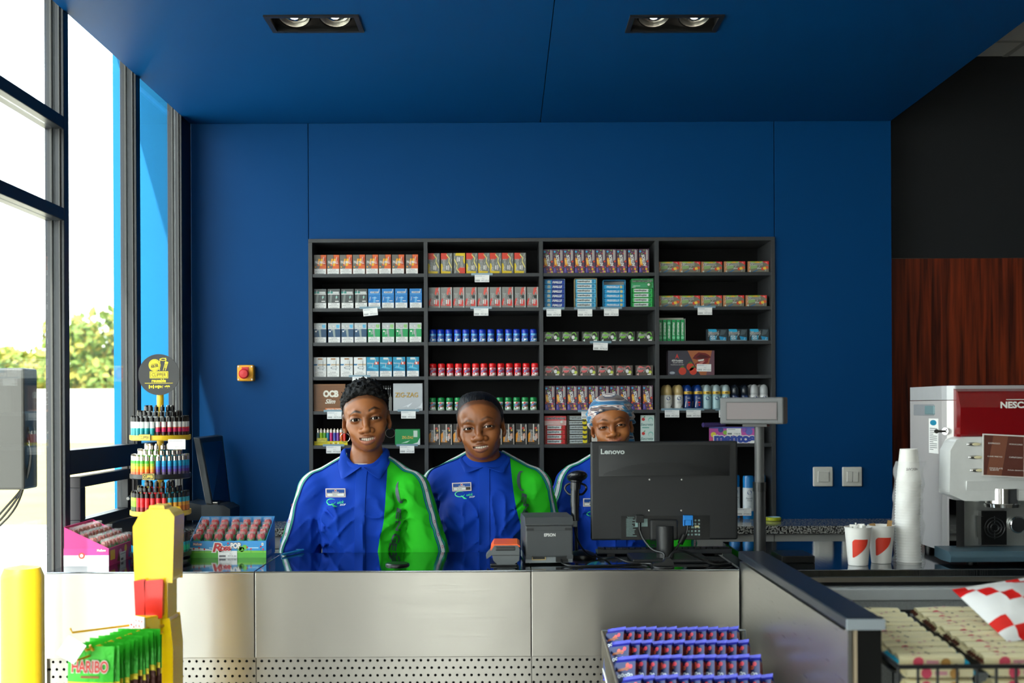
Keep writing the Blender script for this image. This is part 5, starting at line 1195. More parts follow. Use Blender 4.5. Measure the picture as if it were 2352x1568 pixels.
display_box('sweets_box', 1304, 1355.5, 5, 6, .126, roll(rw+.001, .0203, '#4a4d4d', r_bf), .0206, '#8a7d68', 'display box holding a stack of black and silver sweet rolls', 'black and silver sweet roll with yellow butterfly shape, stacked in its box', 'black and silver sweet rolls')
# white dotted carton half hidden beside them and two white mint cartons
mb = MB(); mb.box((0, 0, .057), (.050, .04, .114), paper('#e2ddd2')); c = front(mb, .050, .114, -.02); rr = random.Random(3)
for i in range(40): c.disc(rr.uniform(.05, .95), rr.uniform(.05, .95), .018, ink('#c8342c'), 0, 7)
c.rect(.2, .3, .26, .45, ink('#17424a'), 1); tag(mb.build('mint_carton', None, (shelf_x(1372, 5), SHF+.03, SHZ[5])), 'white carton with red dots behind the headscarf', 'carton')
for i in range(2):
    w_, h_ = .056, .0625; mb = MB(); mb.box((0, 0, h_/2), (w_, .04, h_), paper('#cfe0da')); c = front(mb, w_, h_, -.02); c.rect(0, 0, 1, 1, ink('#d3e4de'), 0); c.disc(.14, .72, .13, ink('#cf3a36'), 1, 12); c.poly([(.12, .86), (.3, .95), (.26, .84)], ink('#3f8a4a'), 2); c.disc(.72, .68, .2, ink('#8fcdbf'), 1, 14); c.disc(.72, .64, .15, ink('#d3e4de'), 2, 14); c.text('Secrets', .42, .36, .055, .011, ink('#5c8a86'), 1, shear=.3, bold=.02); c.rect(.05, .1, .6, .16, ink('#57a697'), 1)
    tag(mb.build('mint_carton', None, (shelf_x(1489, 5), SHF+.03, SHZ[5]+i*.0627)), ['lower pale green mint carton with cherry beside the headscarf', 'upper pale green mint carton with cherry beside the headscarf'][i], 'carton')
# green upright rolls in bay 4
X0, X1 = shelf_x(1514, 2), shelf_x(1575, 2); o = empty('sweets_box', ((X0+X1)/2, SHF+.03, SHZ[2]), 0, 'open display box of upright green sweet rolls', 'display box'); w_ = X1-X0
MB().bb((-w_/2, -.02, 0), (w_/2, .03, .001), paper('#2a8a52')).build('bottom_panel', o); MB().bb((w_/2-.001, -.024, 0), (w_/2, .03, .100), paper('#b9c7b4')).build('side_panel', o); MB().bb((-w_/2, .029, 0), (w_/2, .030, .107), paper('#d0d3c6')).build('back_panel', o)
me = roll(.094, .0172, '#1c9a55', r_free('#1c9a55', '#7fd0a0'))
for i, q in enumerate([1208, 1250, 1291, 1336, 1379, 1421]):
    px = cC([q])[0]; up = (i == 2); a = link('sweet_roll', me, None, (shelf_x(px, 2)+(.0086 if up else -.0086), SHF+.018, SHZ[2]+.001+.047), (0, R(-90 if up else 90), 0)); tag(a, 'green sweet roll standing upright in its display box', 'sweet roll', 'upright green sweet rolls')
# ---- boxes of rolling papers (bay 1, shelf 5)
def place_box(name, px0, px1, row, h_, d_, base, art, label, cat, jig=0):
    X0, X1 = max(shelf_x(px0, row), cxs[0]+.0092), shelf_x(px1, row); w_ = X1-X0; mb = MB(); mb.box((0, 0, h_/2), (w_, d_, h_), base); c = front(mb, w_, h_, -d_/2); art(c, w_, h_)
    return tag(mb.build(name, None, ((X0+X1)/2, SHF+d_/2+jig, SHZ[row]), bevel=.0005), label, cat)
OX = lambda q: 710+q/8.254
def a_ocb(c, w_, h_):
    c.rect(0, 0, 1, 1, ink('#8a5a2f'), 0); c.rect(.03, .04, .97, .96, ink('#7b4d26'), 1); r = random.Random(2)
    for i in range(14): v = r.uniform(.06, .9); c.rect(r.uniform(.04, .4), v, r.uniform(.5, .96), v+.008, ink('#6b4120'), 2)
    c.text('OCB', .54, .64, w_*.46, h_*.22, ink('#e6e0d0'), 3, bold=.06); c.text('Slim', .52, .36, w_*.32, h_*.16, ink('#ece6d8'), 3, shear=.4, bold=.02); c.rect(.36, .02, .94, .11, ink('#e0782a'), 3); c.text('VIRGIN PAPER', .65, .065, w_*.50, h_*.05, W, 4, bold=.02)
place_box('rolling_paper_box', OX(70), OX(690), 4, .119, .10, paper('#7b4d26'), a_ocb, 'brown wood-print rolling paper box with large white letters', 'paper box')
bx0, bx1 = shelf_x(OX(1140), 4), shelf_x(OX(1570), 4); o = empty('rolling_paper_box', ((bx0+bx1)/2, SHF+.05, SHZ[4]), 0, 'open grey dispenser box of black rolling paper booklets', 'paper box'); w_ = bx1-bx0; GB = paper('#6c6a66')
MB().prism([(-w_/2, 0), (w_/2, 0), (w_/2, .060), (-w_/2+.012, .118), (-w_/2, .118)], -.05, -.049, GB, 'y').build('front_panel', o); MB().bb((-w_/2, -.05, 0), (-w_/2+.001, .05, .118), GB).build('side_panel', o); MB().bb((w_/2-.001, -.05, 0), (w_/2, .05, .060), GB).build('side_panel', o); MB().bb((-w_/2, .049, 0), (w_/2, .05, .112), GB).build('back_panel', o); MB().bb((-w_/2, -.05, 0), (w_/2, .05, .001), GB).build('bottom_panel', o)
mb = MB(); mb.box((0, 0, .055), (.0046, .09, .11), paper('#1b1b1d')); c = Canvas(mb, (-.0023, -.045, 0), (.0046, 0, 0), (0, 0, .11), (0, -1, 0)); c.text('OCB', .5, .62, .012, .0028, W, 0, ang=-90); c.rect(.15, .86, .85, .9, W, 0); me = mesh_of(mb, 'paper_booklet')
for i in range(10): tag(link('paper_booklet', me, None, ((bx0+bx1)/2-w_/2+.006+i*(w_-.010)/9.3, SHF+.05, SHZ[4]+.001)), 'thin black rolling paper booklet standing in the grey dispenser box', 'paper booklet', 'black paper booklets')
def a_zig(c, w_, h_):
    c.rect(0, 0, 1, 1, ink('#b9bcbf'), 0); c.poly([(.28, 0), (1, 0), (1, .32), (.92, .18), (.7, .04)], ink('#d5d8da'), 1); c.text('ZIG-ZAG', .46, .58, w_*.78, h_*.17, ink('#7a5a12'), 2, bold=.02); c.text('ZIG-ZAG', .455, .585, w_*.78, h_*.17, ink('#d1a636'), 3); c.text('slim', .88, .07, w_*.17, h_*.09, ink('#5a5e62'), 2); c.poly([(.28, .12), (.48, .20), (.66, .30), (.50, .12), (.46, .17)], ink('#dfe2e4'), 1)
place_box('rolling_paper_box', OX(1597), OX(2150), 4, .120, .07, paper('#a9acaf'), a_zig, 'silver rolling paper box with gold lettering', 'paper box')
def a_zigg(c, w_, h_):
    c.rect(0, 0, 1, 1, ink('#138a4a'), 0); c.text('ZIG-ZAG', .5, .48, w_*.44, h_*.17, ink('#e0bf57'), 2, bold=.02); c.poly([(.6, 0), (1, 0), (1, .45), (.9, .15)], ink('#d3dbdd'), 1); c.rect(.74, .5, .9, .92, ink('#c9d8cc'), 1); c.poly([(.24, .1), (.42, .2), (.6, .28), (.48, .14)], ink('#c3e0cf'), 1)
place_box('rolling_paper_box', OX(1625), OX(2098), 5, .068, .03, paper('#10793f'), a_zigg, 'green rolling paper box in front, white corner', 'paper box', .012)
place_box('rolling_paper_box', OX(1618), OX(2085), 5, .069, .03, paper('#10793f'), a_zigg, 'second green rolling paper box standing behind the first', 'paper box', .045)
# ---- lighter tray (bay 1, shelf 6)
X0, X1 = max(shelf_x(OX(58), 5), cxs[0]+.0092), shelf_x(OX(725), 5); o = empty('lighter_tray', ((X0+X1)/2, SHF+.03, SHZ[5]), 0, 'yellow card tray holding a row of coloured lighters', 'display tray'); w_ = X1-X0; YC = paper('#e3d01c')
mb = MB(); mb.bb((-w_/2, -.025, 0), (w_/2, -.024, .018), YC); c = Canvas(mb, (-w_/2, -.025, 0), (w_, 0, 0), (0, 0, .018), (0, -1, 0))
for u in (.5, .65): c.poly([(u-.02, .25), (u+.02, .25), (u, .8)], ink('#a3521c'), 0)
for u in (.575, .72): c.disc(u, .5, .022, W, 0, 10)
c.rect(.06, .45, .40, .9, ink('#c9c11c'), 0); mb.build('front_panel', o)
mb = MB(); mb.bb((-w_/2+.012, -.027, .012), (-w_/2+.056, -.0262, .032), YC); c = Canvas(mb, (-w_/2+.012, -.027, .012), (.044, 0, 0), (0, 0, .02), (0, -1, 0)); c.rect(.05, .1, .95, .9, ink('#8f8716'), 0); c.rect(.08, .16, .92, .84, ink('#e9dd52'), 1); c.text('CLIPPER', .5, .5, .034, .008, ink('#6e6610'), 2); mb.build('name_card', o)
MB().bb((-w_/2, -.024, 0), (w_/2, .025, .002), YC).build('tray_floor', o)
LCOLS = ['#6f8f8f', '#a9cf24', '#6fb83a', '#1b83a0', '#d01f77', '#4450b0', '#7b3fa0', '#ee6a24', '#e02a1e']
CHROME = mat('lighter_chrome', '#cfcac2', .18, 1)
def lighter_mesh(body, capm, r=.0068, h=.073, bands=None):
    mb = MB(); B = body; pr = [(r*.96, 0), (r, .002)]
    if bands:
        zs_ = [.002]+[b[0] for b in bands]
        mb.lathe([(r*.94, 0, bands[0][1]), (r, .002, bands[0][1])], bands[0][1], 12, cap=True); prev = .002
        for z_, m_ in bands: mb.lathe([(r, prev, m_), (r, z_, m_)], m_, 12, cap=False); prev = z_
        mb.lathe([(r, prev, bands[-1][1]), (r*.9, prev+.001, bands[-1][1])], bands[-1][1], 12, cap=True); top = prev
    else: mb.lathe([(r*.94, 0), (r, .002), (r, .053), (r*.9, .054)], B, 12); top = .053
    return mesh_of(mb, 'lighter'), top
def lighter_cap(capm, r=.0068):
    mb = MB(); mb.lathe([(r*1.02, 0), (r*1.02, .013), (r*.95, .0135)], capm, 12); mb.box((0, -.0015, .016), (.004, .008, .005), capm); mb.cyl((-.0018, .002, .0155), (.0018, .002, .0155), .0032, CHROME, 8); return mesh_of(mb, 'lighter_cap')
CAPC = lighter_cap(CHROME)
for i, colr in enumerate(LCOLS):
    me, top = lighter_mesh(gloss(colr), CHROME); p = ((X0+X1)/2-w_/2+.014+i*(w_-.028)/8, SHF+.014+.003, SHZ[5]+.002)
    a = link('lighter', me, None, p); tag(a, ['grey-green', 'lime', 'green', 'teal', 'magenta', 'indigo', 'purple', 'orange', 'red'][i]+' plain lighter standing in the yellow card tray', 'lighter', 'plain lighters in the tray'); link('lighter_cap', CAPC, a, (0, 0, top))
# ---- condom box with lips (bay 4, shelf 4)
def a_lips(c, w_, h_):
    c.rect(0, 0, 1, 1, ink('#3d3a45'), 0); c.poly([(.42, 1), (1, 1), (1, 0), (.7, 0), (.55, .5)], ink('#a8623c'), 1); c.poly([(.82, 0), (1, 0), (1, 1), (.95, 1)], ink('#6d4a55'), 2)
    up = [(.53, .68), (.58, .82), (.66, .93), (.73, .91), (.80, .90), (.88, .82), (.93, .72), (.84, .64), (.72, .62), (.62, .63)]; c.poly(up, ink('#6e1f22'), 2); c.poly([(.60, .72), (.70, .86), (.84, .78), (.88, .72), (.74, .68)], ink('#4a1216'), 3); c.poly([(.64, .62), (.78, .66), (.76, .58), (.66, .56)], ink('#e3ddd5'), 3); c.poly([(.57, .45), (.66, .55), (.78, .60), (.88, .70), (.86, .52), (.76, .40), (.64, .36)], ink('#7e2023'), 3); c.poly([(.62, .46), (.74, .56), (.80, .58), (.72, .44)], ink('#c47a74'), 4)
    for u, v, r_ in ((.31, .17, .083), (.48, .34, .083), (.54, .17, .083)): c.disc(u, v, r_, ink('#c9402c'), 4, 14); c.poly([(u-.06, v+.14), (u, v+.22), (u+.05, v+.14)], ink('#4f7a2c'), 5)
    c.poly([(.15, .66), (.195, .88), (.24, .66), (.195, .74)], ink('#cf3a3a'), 2); c.text('AIDS Foundation', .20, .60, w_*.24, .0075, W, 2, bold=.03); c.text('South Africa', .21, .52, w_*.22, .006, W, 2, shear=.4); c.text('Proud Partners since 2013', .20, .43, w_*.28, .004, W, 2); c.disc(.09, .1, .06, ink('#8a93a3'), 2, 14, ry=.06); c.text('CAPRI', .09, .1, w_*.09, .005, W, 3)
o = place_box('condom_box', 1534.5, 1641, 3, .1085, .06, paper('#4a3f48'), a_lips, 'dark box printed with red lips and strawberries', 'box')
# ---- deodorants (bay 4, shelf 5)
def deo(capc, bodyc, labc, text, h_=.109, clear=False, dark=False):
    mb = MB(); r = .0195; C_ = gloss(capc); B = gloss(bodyc)
    prof = [(r*.86, 0, B), (r*.97, .003, B), (r, .01, B), (r, .052, B), (r*.96, .062, B), (r*.90, .064, C_), (r*.95, .066, C_), (r*.97, .080, C_), (r*.88, .095, C_), (r*.6, .105, C_), (r*.2, .109, C_), (0, .1093, C_)]
    mb.lathe(prof, B, 20)
    def fm(u, v, off):
        a = -math.pi/2+(u-.5)*2.2; z = .004+v*.058; rr = np.interp(z, [p[1] for p in prof], [p[0] for p in prof])+off+.0002; return Vector((rr*math.cos(a), rr*math.sin(a), z))
    c = Canvas(mb, (0, 0, 0), (.043, 0, 0), (0, 0, .058), (0, -1, 0), f=fm, step=.0003)
    if labc: c.rect(.1, .03, .95, .92, ink(labc), 0, 8)
    c.disc(.5, .78, .20, ink('#173a7a'), 1, 16); c.text('NIVEA', .5, .78, .011, .0036, W, 2, bold=.03)
    if text == 'inv': c.text('INVISIBLE', .5, .50, .014, .003, K, 1); c.text('BLACK & WHITE', .5, .42, .016, .003, K, 1); c.poly([(.65, .03), (.95, .03), (.95, .4), (.8, .2)], K, 1)
    if text == 'dry': c.poly([(.1, .1), (.2, .55), (.26, .55), (.18, .1)], W, 1); c.rect(.42, .40, .66, .52, ink('#d8303a'), 1); c.disc(.55, .26, .08, ink('#d8303a'), 1)
    if text in ('dry', 'fresh'): 
        def f2(u, v, off):
            a = -math.pi/2+(u-.5)*2.2; z = .066+v*.014; return Vector(((r+off)*math.cos(a), (r+off)*math.sin(a), z))
        c2 = Canvas(mb, (0, 0, 0), (.043, 0, 0), (0, 0, .014), (0, -1, 0), f=f2, step=.0003); c2.rect(0, .1, 1, .95, ink('#e0b323'), 0, 6); c2.text('48h', .5, .5, .014, .006, K, 1, bold=.03)
    return mesh_of(mb, 'roll_on_deodorant')
DX = lambda q: 1500+q/4.357
dd = [(deo('#c2a871', '#d8d6cf', '#e4e2dc', 'inv'), [155, 265], 'roll-on deodorant with gold cap and white label'), (deo('#16397c', '#16336f', None, 'dry'), [358, 460], 'navy roll-on deodorant with red emblem and yellow band'), (deo('#9fb0b2', '#8fb3bb', '#a9c8cc', 'fresh'), [549, 643, 740], 'pale blue clear roll-on deodorant with yellow band'), (deo('#1b222c', '#16233f', None, ''), [832, 930], 'small dark navy roll-on deodorant'), (deo('#b4b6b8', '#c9cac9', '#d8d8d6', ''), [1025, 1120], 'roll-on deodorant with silver dome cap')]
for me, q, lab in dd:
    for x in q: place(me, 'roll_on_deodorant', DX(x), 4, .042, lab+', front row', 'deodorant', lab+'s', 3); place(me, 'roll_on_deodorant', DX(x-14), 4, .042, lab+', behind its twin', 'deodorant', lab+'s behind', 3, .046)
# ---- mint box and spray cans
X0, X1 = shelf_x(DX(625), 5), shelf_x(DX(1075), 5); w_ = X1-X0; h_ = .072; o = empty('mint_roll_box', ((X0+X1)/2-.012, SHF+.07, SHZ[5]), R(-14), 'purple fruit mint box with big blue lettering and a price card', 'sweets box')
mb = MB(); mb.box((0, 0, h_/2), (w_, .08, h_), paper('#b03a92')); c = front(mb, w_, h_, -.04); c.rect(0, 0, 1, 1, ink('#c047a0'), 0); c.rect(0, .9, 1, 1, ink('#4a53a8'), 1); c.disc(.26, .82, .06, ink('#2c3f8a'), 1); c.disc(.10, .52, .06, ink('#e2d23a'), 1); c.disc(.36, .65, .05, ink('#86b83a'), 1); c.disc(.06, .2, .05, ink('#d84a7a'), 1); c.disc(.88, .72, .08, ink('#5a63b8'), 1); c.disc(.78, .8, .05, ink('#8a4fb0'), 1); c.text('mentos', .56, .27, w_*.86, h_*.40, ink('#173c9c'), 2, bold=.06, outline=W, ob=.12)
cs = Canvas(mb, (-w_/2, .04, 0), (0, -.08, 0), (0, 0, h_), (-1, 0, 0)); cs.rect(0, 0, 1, 1, ink('#3d4f9c'), 0); cs.text('mentos', .5, .16, .05, .016, W, 1, bold=.05)
rq = random.Random(4)
for i in range(12): cs.disc(rq.uniform(.1, .9), rq.uniform(.35, .95), .09, ink(rq.choice(['#7a4fb0', '#d8c43a', '#5a2f6e', '#c84a86'])), 1, 8)
mb.build('box_body', o, bevel=.0006)
mb = MB(); mb.box((0, 0, 0), (.062, .0008, .031), WHITE); c = Canvas(mb, (-.031, -.0004, -.0155), (.062, 0, 0), (0, 0, .031), (0, -1, 0)); c.text('MT80.00', .72, .22, .028, .006, GREYI, 0); c.rect(.06, .12, .36, .34, GREYI, 0); c.rect(.08, .82, .6, .88, GREYI, 0); mb.build('price_card', o, (.01, -.0418, .050))
for i in range(2):
    mb = MB(); mb.cyl((-.05, 0, 0), (.05, 0, 0), .0105, foil('#6a5aa0'), 12); tag(mb.build('mint_roll', None, (X0-.004+.02*i, SHF+.05+.045*i, SHZ[5]+h_+.0095), (0, R(0), R(24))), ['purple mint roll lying on the edge of the fruit mint box', 'purple mint roll lying further back on the fruit mint box'][i], 'sweet roll')
def spray():
    mb = MB(); r = .0242; Bl = gloss('#1380c8'); Wc = gloss('#dfe3e4'); prof = [(r*.95, 0, Bl), (r, .003, Bl), (r, .035, Wc), (r, .135, Wc), (r*.98, .137, Bl), (r*.98, .180, Bl), (r*.90, .189, Bl), (r*.5, .191, Bl), (0, .191, Bl)]; mb.lathe(prof, Bl, 24)
    def fm(u, v, off): a = -math.pi/2+(u-.5)*2.4; return Vector(((r+off)*math.cos(a), (r+off)*math.sin(a), .02+v*.115))
    c = Canvas(mb, (0, 0, 0), (.058, 0, 0), (0, 0, .115), (0, -1, 0), f=fm, step=.0003); c.disc(.5, .84, .17, ink('#1c4f8f'), 0, 16); c.text('Peaceful', .5, .62, .030, .008, ink('#44586a'), 0); c.text('Sleep', .5, .53, .020, .0075, ink('#44586a'), 0); c.text('Insect', .5, .32, .014, .005, ink('#7a8a96'), 0); c.text('Repellent', .5, .26, .020, .005, ink('#7a8a96'), 0); c.poly([(0, 0), (.5, .02), (.2, .1), (.05, .3), (0, .35)], ink('#1380c8'), 0); return mesh_of(mb, 'spray_can')
me = spray()
for i, px in enumerate((1693, 1719, 1745, 1758)): tag(link('spray_can', me, None, (pt(px, 1180, WY+.02).x+(-.008 if i == 3 else 0), WY+.02+(.062 if i == 3 else .0)+(.055 if i == 0 else 0), GRZ), (0, 0, R(random.gauss(0, 8)))), 'white insect repellent can with blue cap on the granite worktop', 'spray can', 'insect repellent cans')
mb = MB(); mb.lathe([(.030, 0), (.034, .002), (.034, .014), (.030, .016)], gloss('#b7bd2a'), 28, cap=False); mb.lathe([(.030, .016), (.030, 0)], gloss('#9fc4d0'), 28, cap=False); tag(mb.build('tape_roll', None, (pt(1776, 1196, 4.93).x, 4.93, GRZ)), 'roll of yellow-edged clear tape lying on the granite worktop', 'tape roll')
# red bag of lollipops on the worktop
def pillow(w_, h_, d_, m_, n=10, seed=1, crimp=.06):
    mb = MB(); V = []; r = random.Random(seed)
    for s_ in (-1, 1):
        for j in range(n+1):
            for i in range(n+1):
                u, v = i/n, j/n; t = (math.sin(math.pi*u)**.5)*(math.sin(math.pi*min(1, max(0, (v-crimp)/(1-2*crimp))))**.5); V.append(((u-.5)*w_*(1-.04*t), s_*(d_/2*t*(1+.25*(r.random()-.5)))+0.0, v*h_))
    F = []; N = (n+1)**2
    for j in range(n):
        for i in range(n): a = j*(n+1)+i; F.append((a, a+1, a+n+2, a+n+1)); F.append((N+a+n+1, N+a+n+2, N+a+1, N+a))
    mb.add(V, F, m_, True); return mb
p = pt(1283, 1150, 4.93); mb = pillow(.10, .155, .06, foil('#c8141c'), 10, 3); c = Canvas(mb, (-.05, -.036, 0), (.10, 0, 0), (0, 0, .155), (0, -1, 0)); c.disc(.32, .70, .16, ink('#3f86b8'), 0, 10); c.text('FIZZ', .32, .74, .026, .011, W, 1, bold=.05); c.text('POP', .32, .64, .022, .011, W, 1, bold=.05); c.text('Fizzy Cherry', .5, .42, .05, .007, W, 0); c.text('Bubblegum', .5, .36, .05, .007, W, 0)
tag(mb.build('lollipop_bag', None, (p.x, 4.93, GRZ)), 'red and clear lollipop bag standing on the worktop behind the scanner', 'sweets bag')
# ---- price tickets clipped to the shelf edges
def ticket(px, py, price, where, tilt=0, strip_=True, Yp=WY-.014):
    p = pt(px, py, Yp); o = empty('price_ticket', p, 0, 'white price ticket reading %s %s' % (price, where) if price else 'white price ticket %s' % where, 'price ticket', 'shelf price tickets')
    mb = MB(); mb.box((0, 0, -.016), (.0635, .0008, .032), WHITE); c = Canvas(mb, (-.03175, -.0004, -.032), (.0635, 0, 0), (0, 0, .032), (0, -1, 0)); c.rect(.04, .84, .5, .88, ink('#8f99a8'), 0); c.rect(.04, .76, .7, .79, ink('#a9b1bc'), 0); c.text('Price', .58, .52, .010, .003, GREYI, 0)
    if price: c.text(price, .72, .22, .031, .0068, ink('#5b6068'), 0)
    for i in range(9): c.rect(.06+.035*i, .12, .06+.035*i+(.012 if i % 3 else .024), .34, ink('#565a60'), 0)
    mb.build('card', o, rot=(0, R(tilt), 0))
    if strip_: MB().box((0, .0012, .003), (.094, .0008, .010), mat('label_holder_film', '#7f9aa8', .2, vary=.1)).build('label_holder', o)
for a in ((1107, 631, 'MT125.0', 'under the upright red and yellow gum cartons'), (1105, 708, 'MT130.0', 'under the upright gum cartons with red fruit'), (850, 708, 'MT220.0', 'tilted under the blue cigarette packs', -5), (826, 865, '', 'behind the curly hair under the white cigarette packs'), (1272, 709.5, 'MT70.00', 'under the dark blue sweet rolls'), (1343.5, 709.5, 'MT30.00', 'under the pale blue sweet rolls'), (1404, 708.5, 'MT20.00', 'under the cyan sweet rolls'), (1379.5, 787, 'MT95.00', 'under the lime green gum cartons', 2), (1619, 706, 'MT125.0', 'under the second row of red-cornered gum cartons'), (768, 945, 'MT75.00', 'under the brown rolling paper box'), (938, 944, 'MT55.00', 'under the silver rolling paper box'), (766, 1024, 'MT70.00', 'under the yellow lighter tray'), (935, 1023.5, 'MT55.00', 'under the green rolling paper boxes'), (1352, 945, '', 'above the black and silver sweet rolls'), (1543.5, 941.5, 'MT170.0', 'under the gold capped deodorants'), (1593, 941.5, 'MT170.0', 'under the navy deodorants'), (1668, 941.5, 'MT170.0', 'under the pale blue deodorants')): ticket(*a)
ticket(1709, 1167, 'MT650.0', 'in front of the insect repellent cans', 0, False, WY-.01)
ticket(1617, 836, 'MT115.0', 'stuck on the dark box with red lips', 1, False, SHF-.0015)
# ================================================================== things on the counters
def wpart(root, mb, name, parent=None, **k):
    L = root.location; mb.v = [(p[0]-L.x, p[1]-L.y, p[2]-L.z) for p in mb.v]; return mb.build(name, parent or root, **k)
# ---- monitor, seen from behind
MY = 3.47; c0 = pt(1526, 1240, MY); mo = empty('computer_monitor', (c0.x, MY, CTZ), R(.5), 'black flat computer monitor seen from behind on the counter', 'monitor')
x0, x1 = pt(1357, 1120, MY).x-c0.x, pt(1695, 1120, MY).x-c0.x; zt_, zb_ = pt(1526, 1013, MY).z-CTZ, pt(1526, 1240, MY).z-CTZ; zl = pt(1526, 1093, MY).z-CTZ
MBK = mat('monitor_black_plastic', '#17181a', .42, vary=.05, bump=.1, bscale=1200)
MB().bb((x0, 0, zb_), (x1, .022, zt_), MBK).build('back_shell', mo, bevel=.006, seg=3)
MB().bb((x0+.008, .0215, zb_+.012), (x1-.008, .0235, zt_-.008), mat('screen_glass_dark', '#0a0c12', .15)).build('screen', mo)
mb = MB(); n = 24; top = []; 
for i in range(n+1):
    t = -1+2*i/n; x = (x0+x1)/2+t*(x1-x0)*.445; zz = zl+.004*(1-t*t); b = .018*(1-abs(t)**3); top.append(((x, -b, zz), (x, -b*.8, zz+.022+.022*(1-t*t)), (x, -.001, zt_-.012)))
V = [p for r in top for p in r]; mb.add(V, [(3*i+j, 3*i+j+1, 3*(i+1)+j+1, 3*(i+1)+j)[::-1] for i in range(n) for j in range(2)], MBK, True); V2 = [(p[0][0], .001, p[0][2]) for p in top]+[p[0] for p in top]; mb.add(V2, [(i, i+1, n+1+i+1, n+1+i) for i in range(n)], MBK)
bulge = mb.build('upper_bulge', mo)
mb = MB(); hk = mat('vent_hole_black', '#030303', .8)
for j in range(12):
    for i in range(110):
        x = (i-54.5)*.0036+(j % 2)*.0018; t = x/((x1-x0)*.445)
        if abs(t) > .93: continue
        zz = .004*(1-t*t)+.003+j*.0034; lim = .041*(1-t*t)+.003
        if zz > lim: continue
        b = .018*(1-abs(t)**3); f = min(1, (zz-.004*(1-t*t))/(.022+.022*(1-t*t))); y = -(b*(1-f)+b*.8*f)-.0006; cx2 = (x0+x1)/2+x; r_ = .00115
        mb.add([(cx2+r_*math.cos(q), y, zl+zz+r_*math.sin(q)) for q in np.linspace(0, 2*math.pi, 7)[:-1]], [tuple(range(6))], hk)
tag(mb.build('vent_holes', bulge), kind='stuff')
mb = MB(); cv = Canvas(mb, (x0, -.0005, zb_), (x1-x0, 0, 0), (0, 0, zt_-zb_), (0, -1, 0)); cv.text('Lenovo', .147, .90, .071, .0150, mat('logo_silver', '#b5bcbb', .3, .4), 1, bold=.03); mb.v = [(p[0], -.0108+(p[0]-x0)*-.012, p[2]) for p in mb.v]; mb.build('brand_lettering', mo)
for px, py in ((1492, 1101), (1566, 1101), (1491, 1172), (1565, 1172)):
    p = pt(px, py, MY); q = MB().lathe([(.0028, 0), (.0028, .0015), (0, .002)], STEEL, 10, axis='y').build('screw', mo, (p.x-c0.x, -.0002, p.z-CTZ)); q.scale = (1, -1, 1)
rx0, rx1 = pt(1426, 1210, MY).x-c0.x, pt(1630, 1210, MY).x-c0.x; rz1 = pt(1526, 1184, MY).z-CTZ
mb = MB(); mb.bb((rx0, -.0012, zb_+.002), (rx1, .0, rz1), BLKPL); cv = Canvas(mb, (rx0, -.0012, zb_+.002), (rx1-rx0, 0, 0), (0, 0, rz1-zb_-.002), (0, -1, 0)); LB = ink('#7f9a98'); cv.text('Lenovo', .11, .95, .020, .005, LB, 0)
rq = random.Random(8)
for i in range(14): cv.rect(.06, .86-.055*i, .06+rq.uniform(.06, .13), .88-.055*i, LB, 0)
cv.rect(.16, .55, .30, .88, LB, 0)
for i in range(5):
    for j in range(4): cv.disc(.76+.04*j, .80-.15*i, .012, LB, 0, 7) if rq.random() < .7 else cv.rect(.75+.04*j, .77-.15*i, .78+.04*j, .84-.15*i, LB, 0)
cv.rect(.83, .50, .88, .58, ink('#cfc79a'), 1); mb.build('port_recess', mo)
bz1 = pt(1526, 1192, MY).z-CTZ; MB().bb((-.045, -.012, zb_), (.040, 0, bz1), MBK).build('stand_bracket', mo, bevel=.008, seg=3)
mb = MB(); mb.cyl((0, -.014, .012), (0, -.010, pt(1526, 1207, MY).z-CTZ), .0265, MBK, 28); mb.build('stand_neck', mo, bevel=.003)
MB().bb((pt(1448, 1285, MY).x-c0.x, -.058, 0), (pt(1622, 1285, MY).x-c0.x, .10, .012), MBK).build('stand_base', mo, bevel=.004)
VGA = mat('vga_plug_blue', '#1878c8', .35); p = pt(1579, 1196, MY); lx_, lz_ = p.x-c0.x, p.z-CTZ; mb = MB(); mb.bb((lx_-.014, -.018, lz_+.004), (lx_+.014, -.001, lz_+.018), VGA); mb.bb((lx_-.009, -.017, lz_-.012), (lx_+.009, -.002, lz_+.006), VGA); mb.bb((lx_-.015, -.014, lz_-.014), (lx_-.011, -.005, lz_+.008), VGA); mb.bb((lx_+.011, -.014, lz_-.014), (lx_+.015, -.005, lz_+.008), VGA); vg = mb.build('vga_plug', mo, bevel=.001)
MB().tube([(lx_-.001, -.010, lz_-.010), (lx_-.004, -.012, lz_-.035), (lx_-.020, -.02, lz_-.055), (lx_-.045, -.035, .035), (.012, -.055, .022)], .0035, BLKPL).build('vga_cable', mo); MB().cyl((lx_-.012, -.015, lz_-.042), (lx_-.026, -.022, lz_-.066), .0085, BLKPL, 14).build('ferrite_core', mo)
p = pt(1468, 1194, MY); lx_, lz_ = p.x-c0.x, p.z-CTZ; mb = MB(); mb.bb((lx_-.012, -.02, lz_-.006), (lx_+.012, -.001, lz_+.016), BLKPL); mb.cyl((lx_, -.010, lz_-.004), (lx_, -.012, lz_-.03), .006, BLKPL, 12, .004); mb.build('power_plug', mo, bevel=.001); MB().tube([(lx_, -.012, lz_-.028), (lx_+.01, -.02, lz_-.055), (lx_+.035, -.04, lz_-.085), (-.012, -.06, .03), (-.012, -.068, .012)], .0035, BLKPL).build('power_cable', mo)
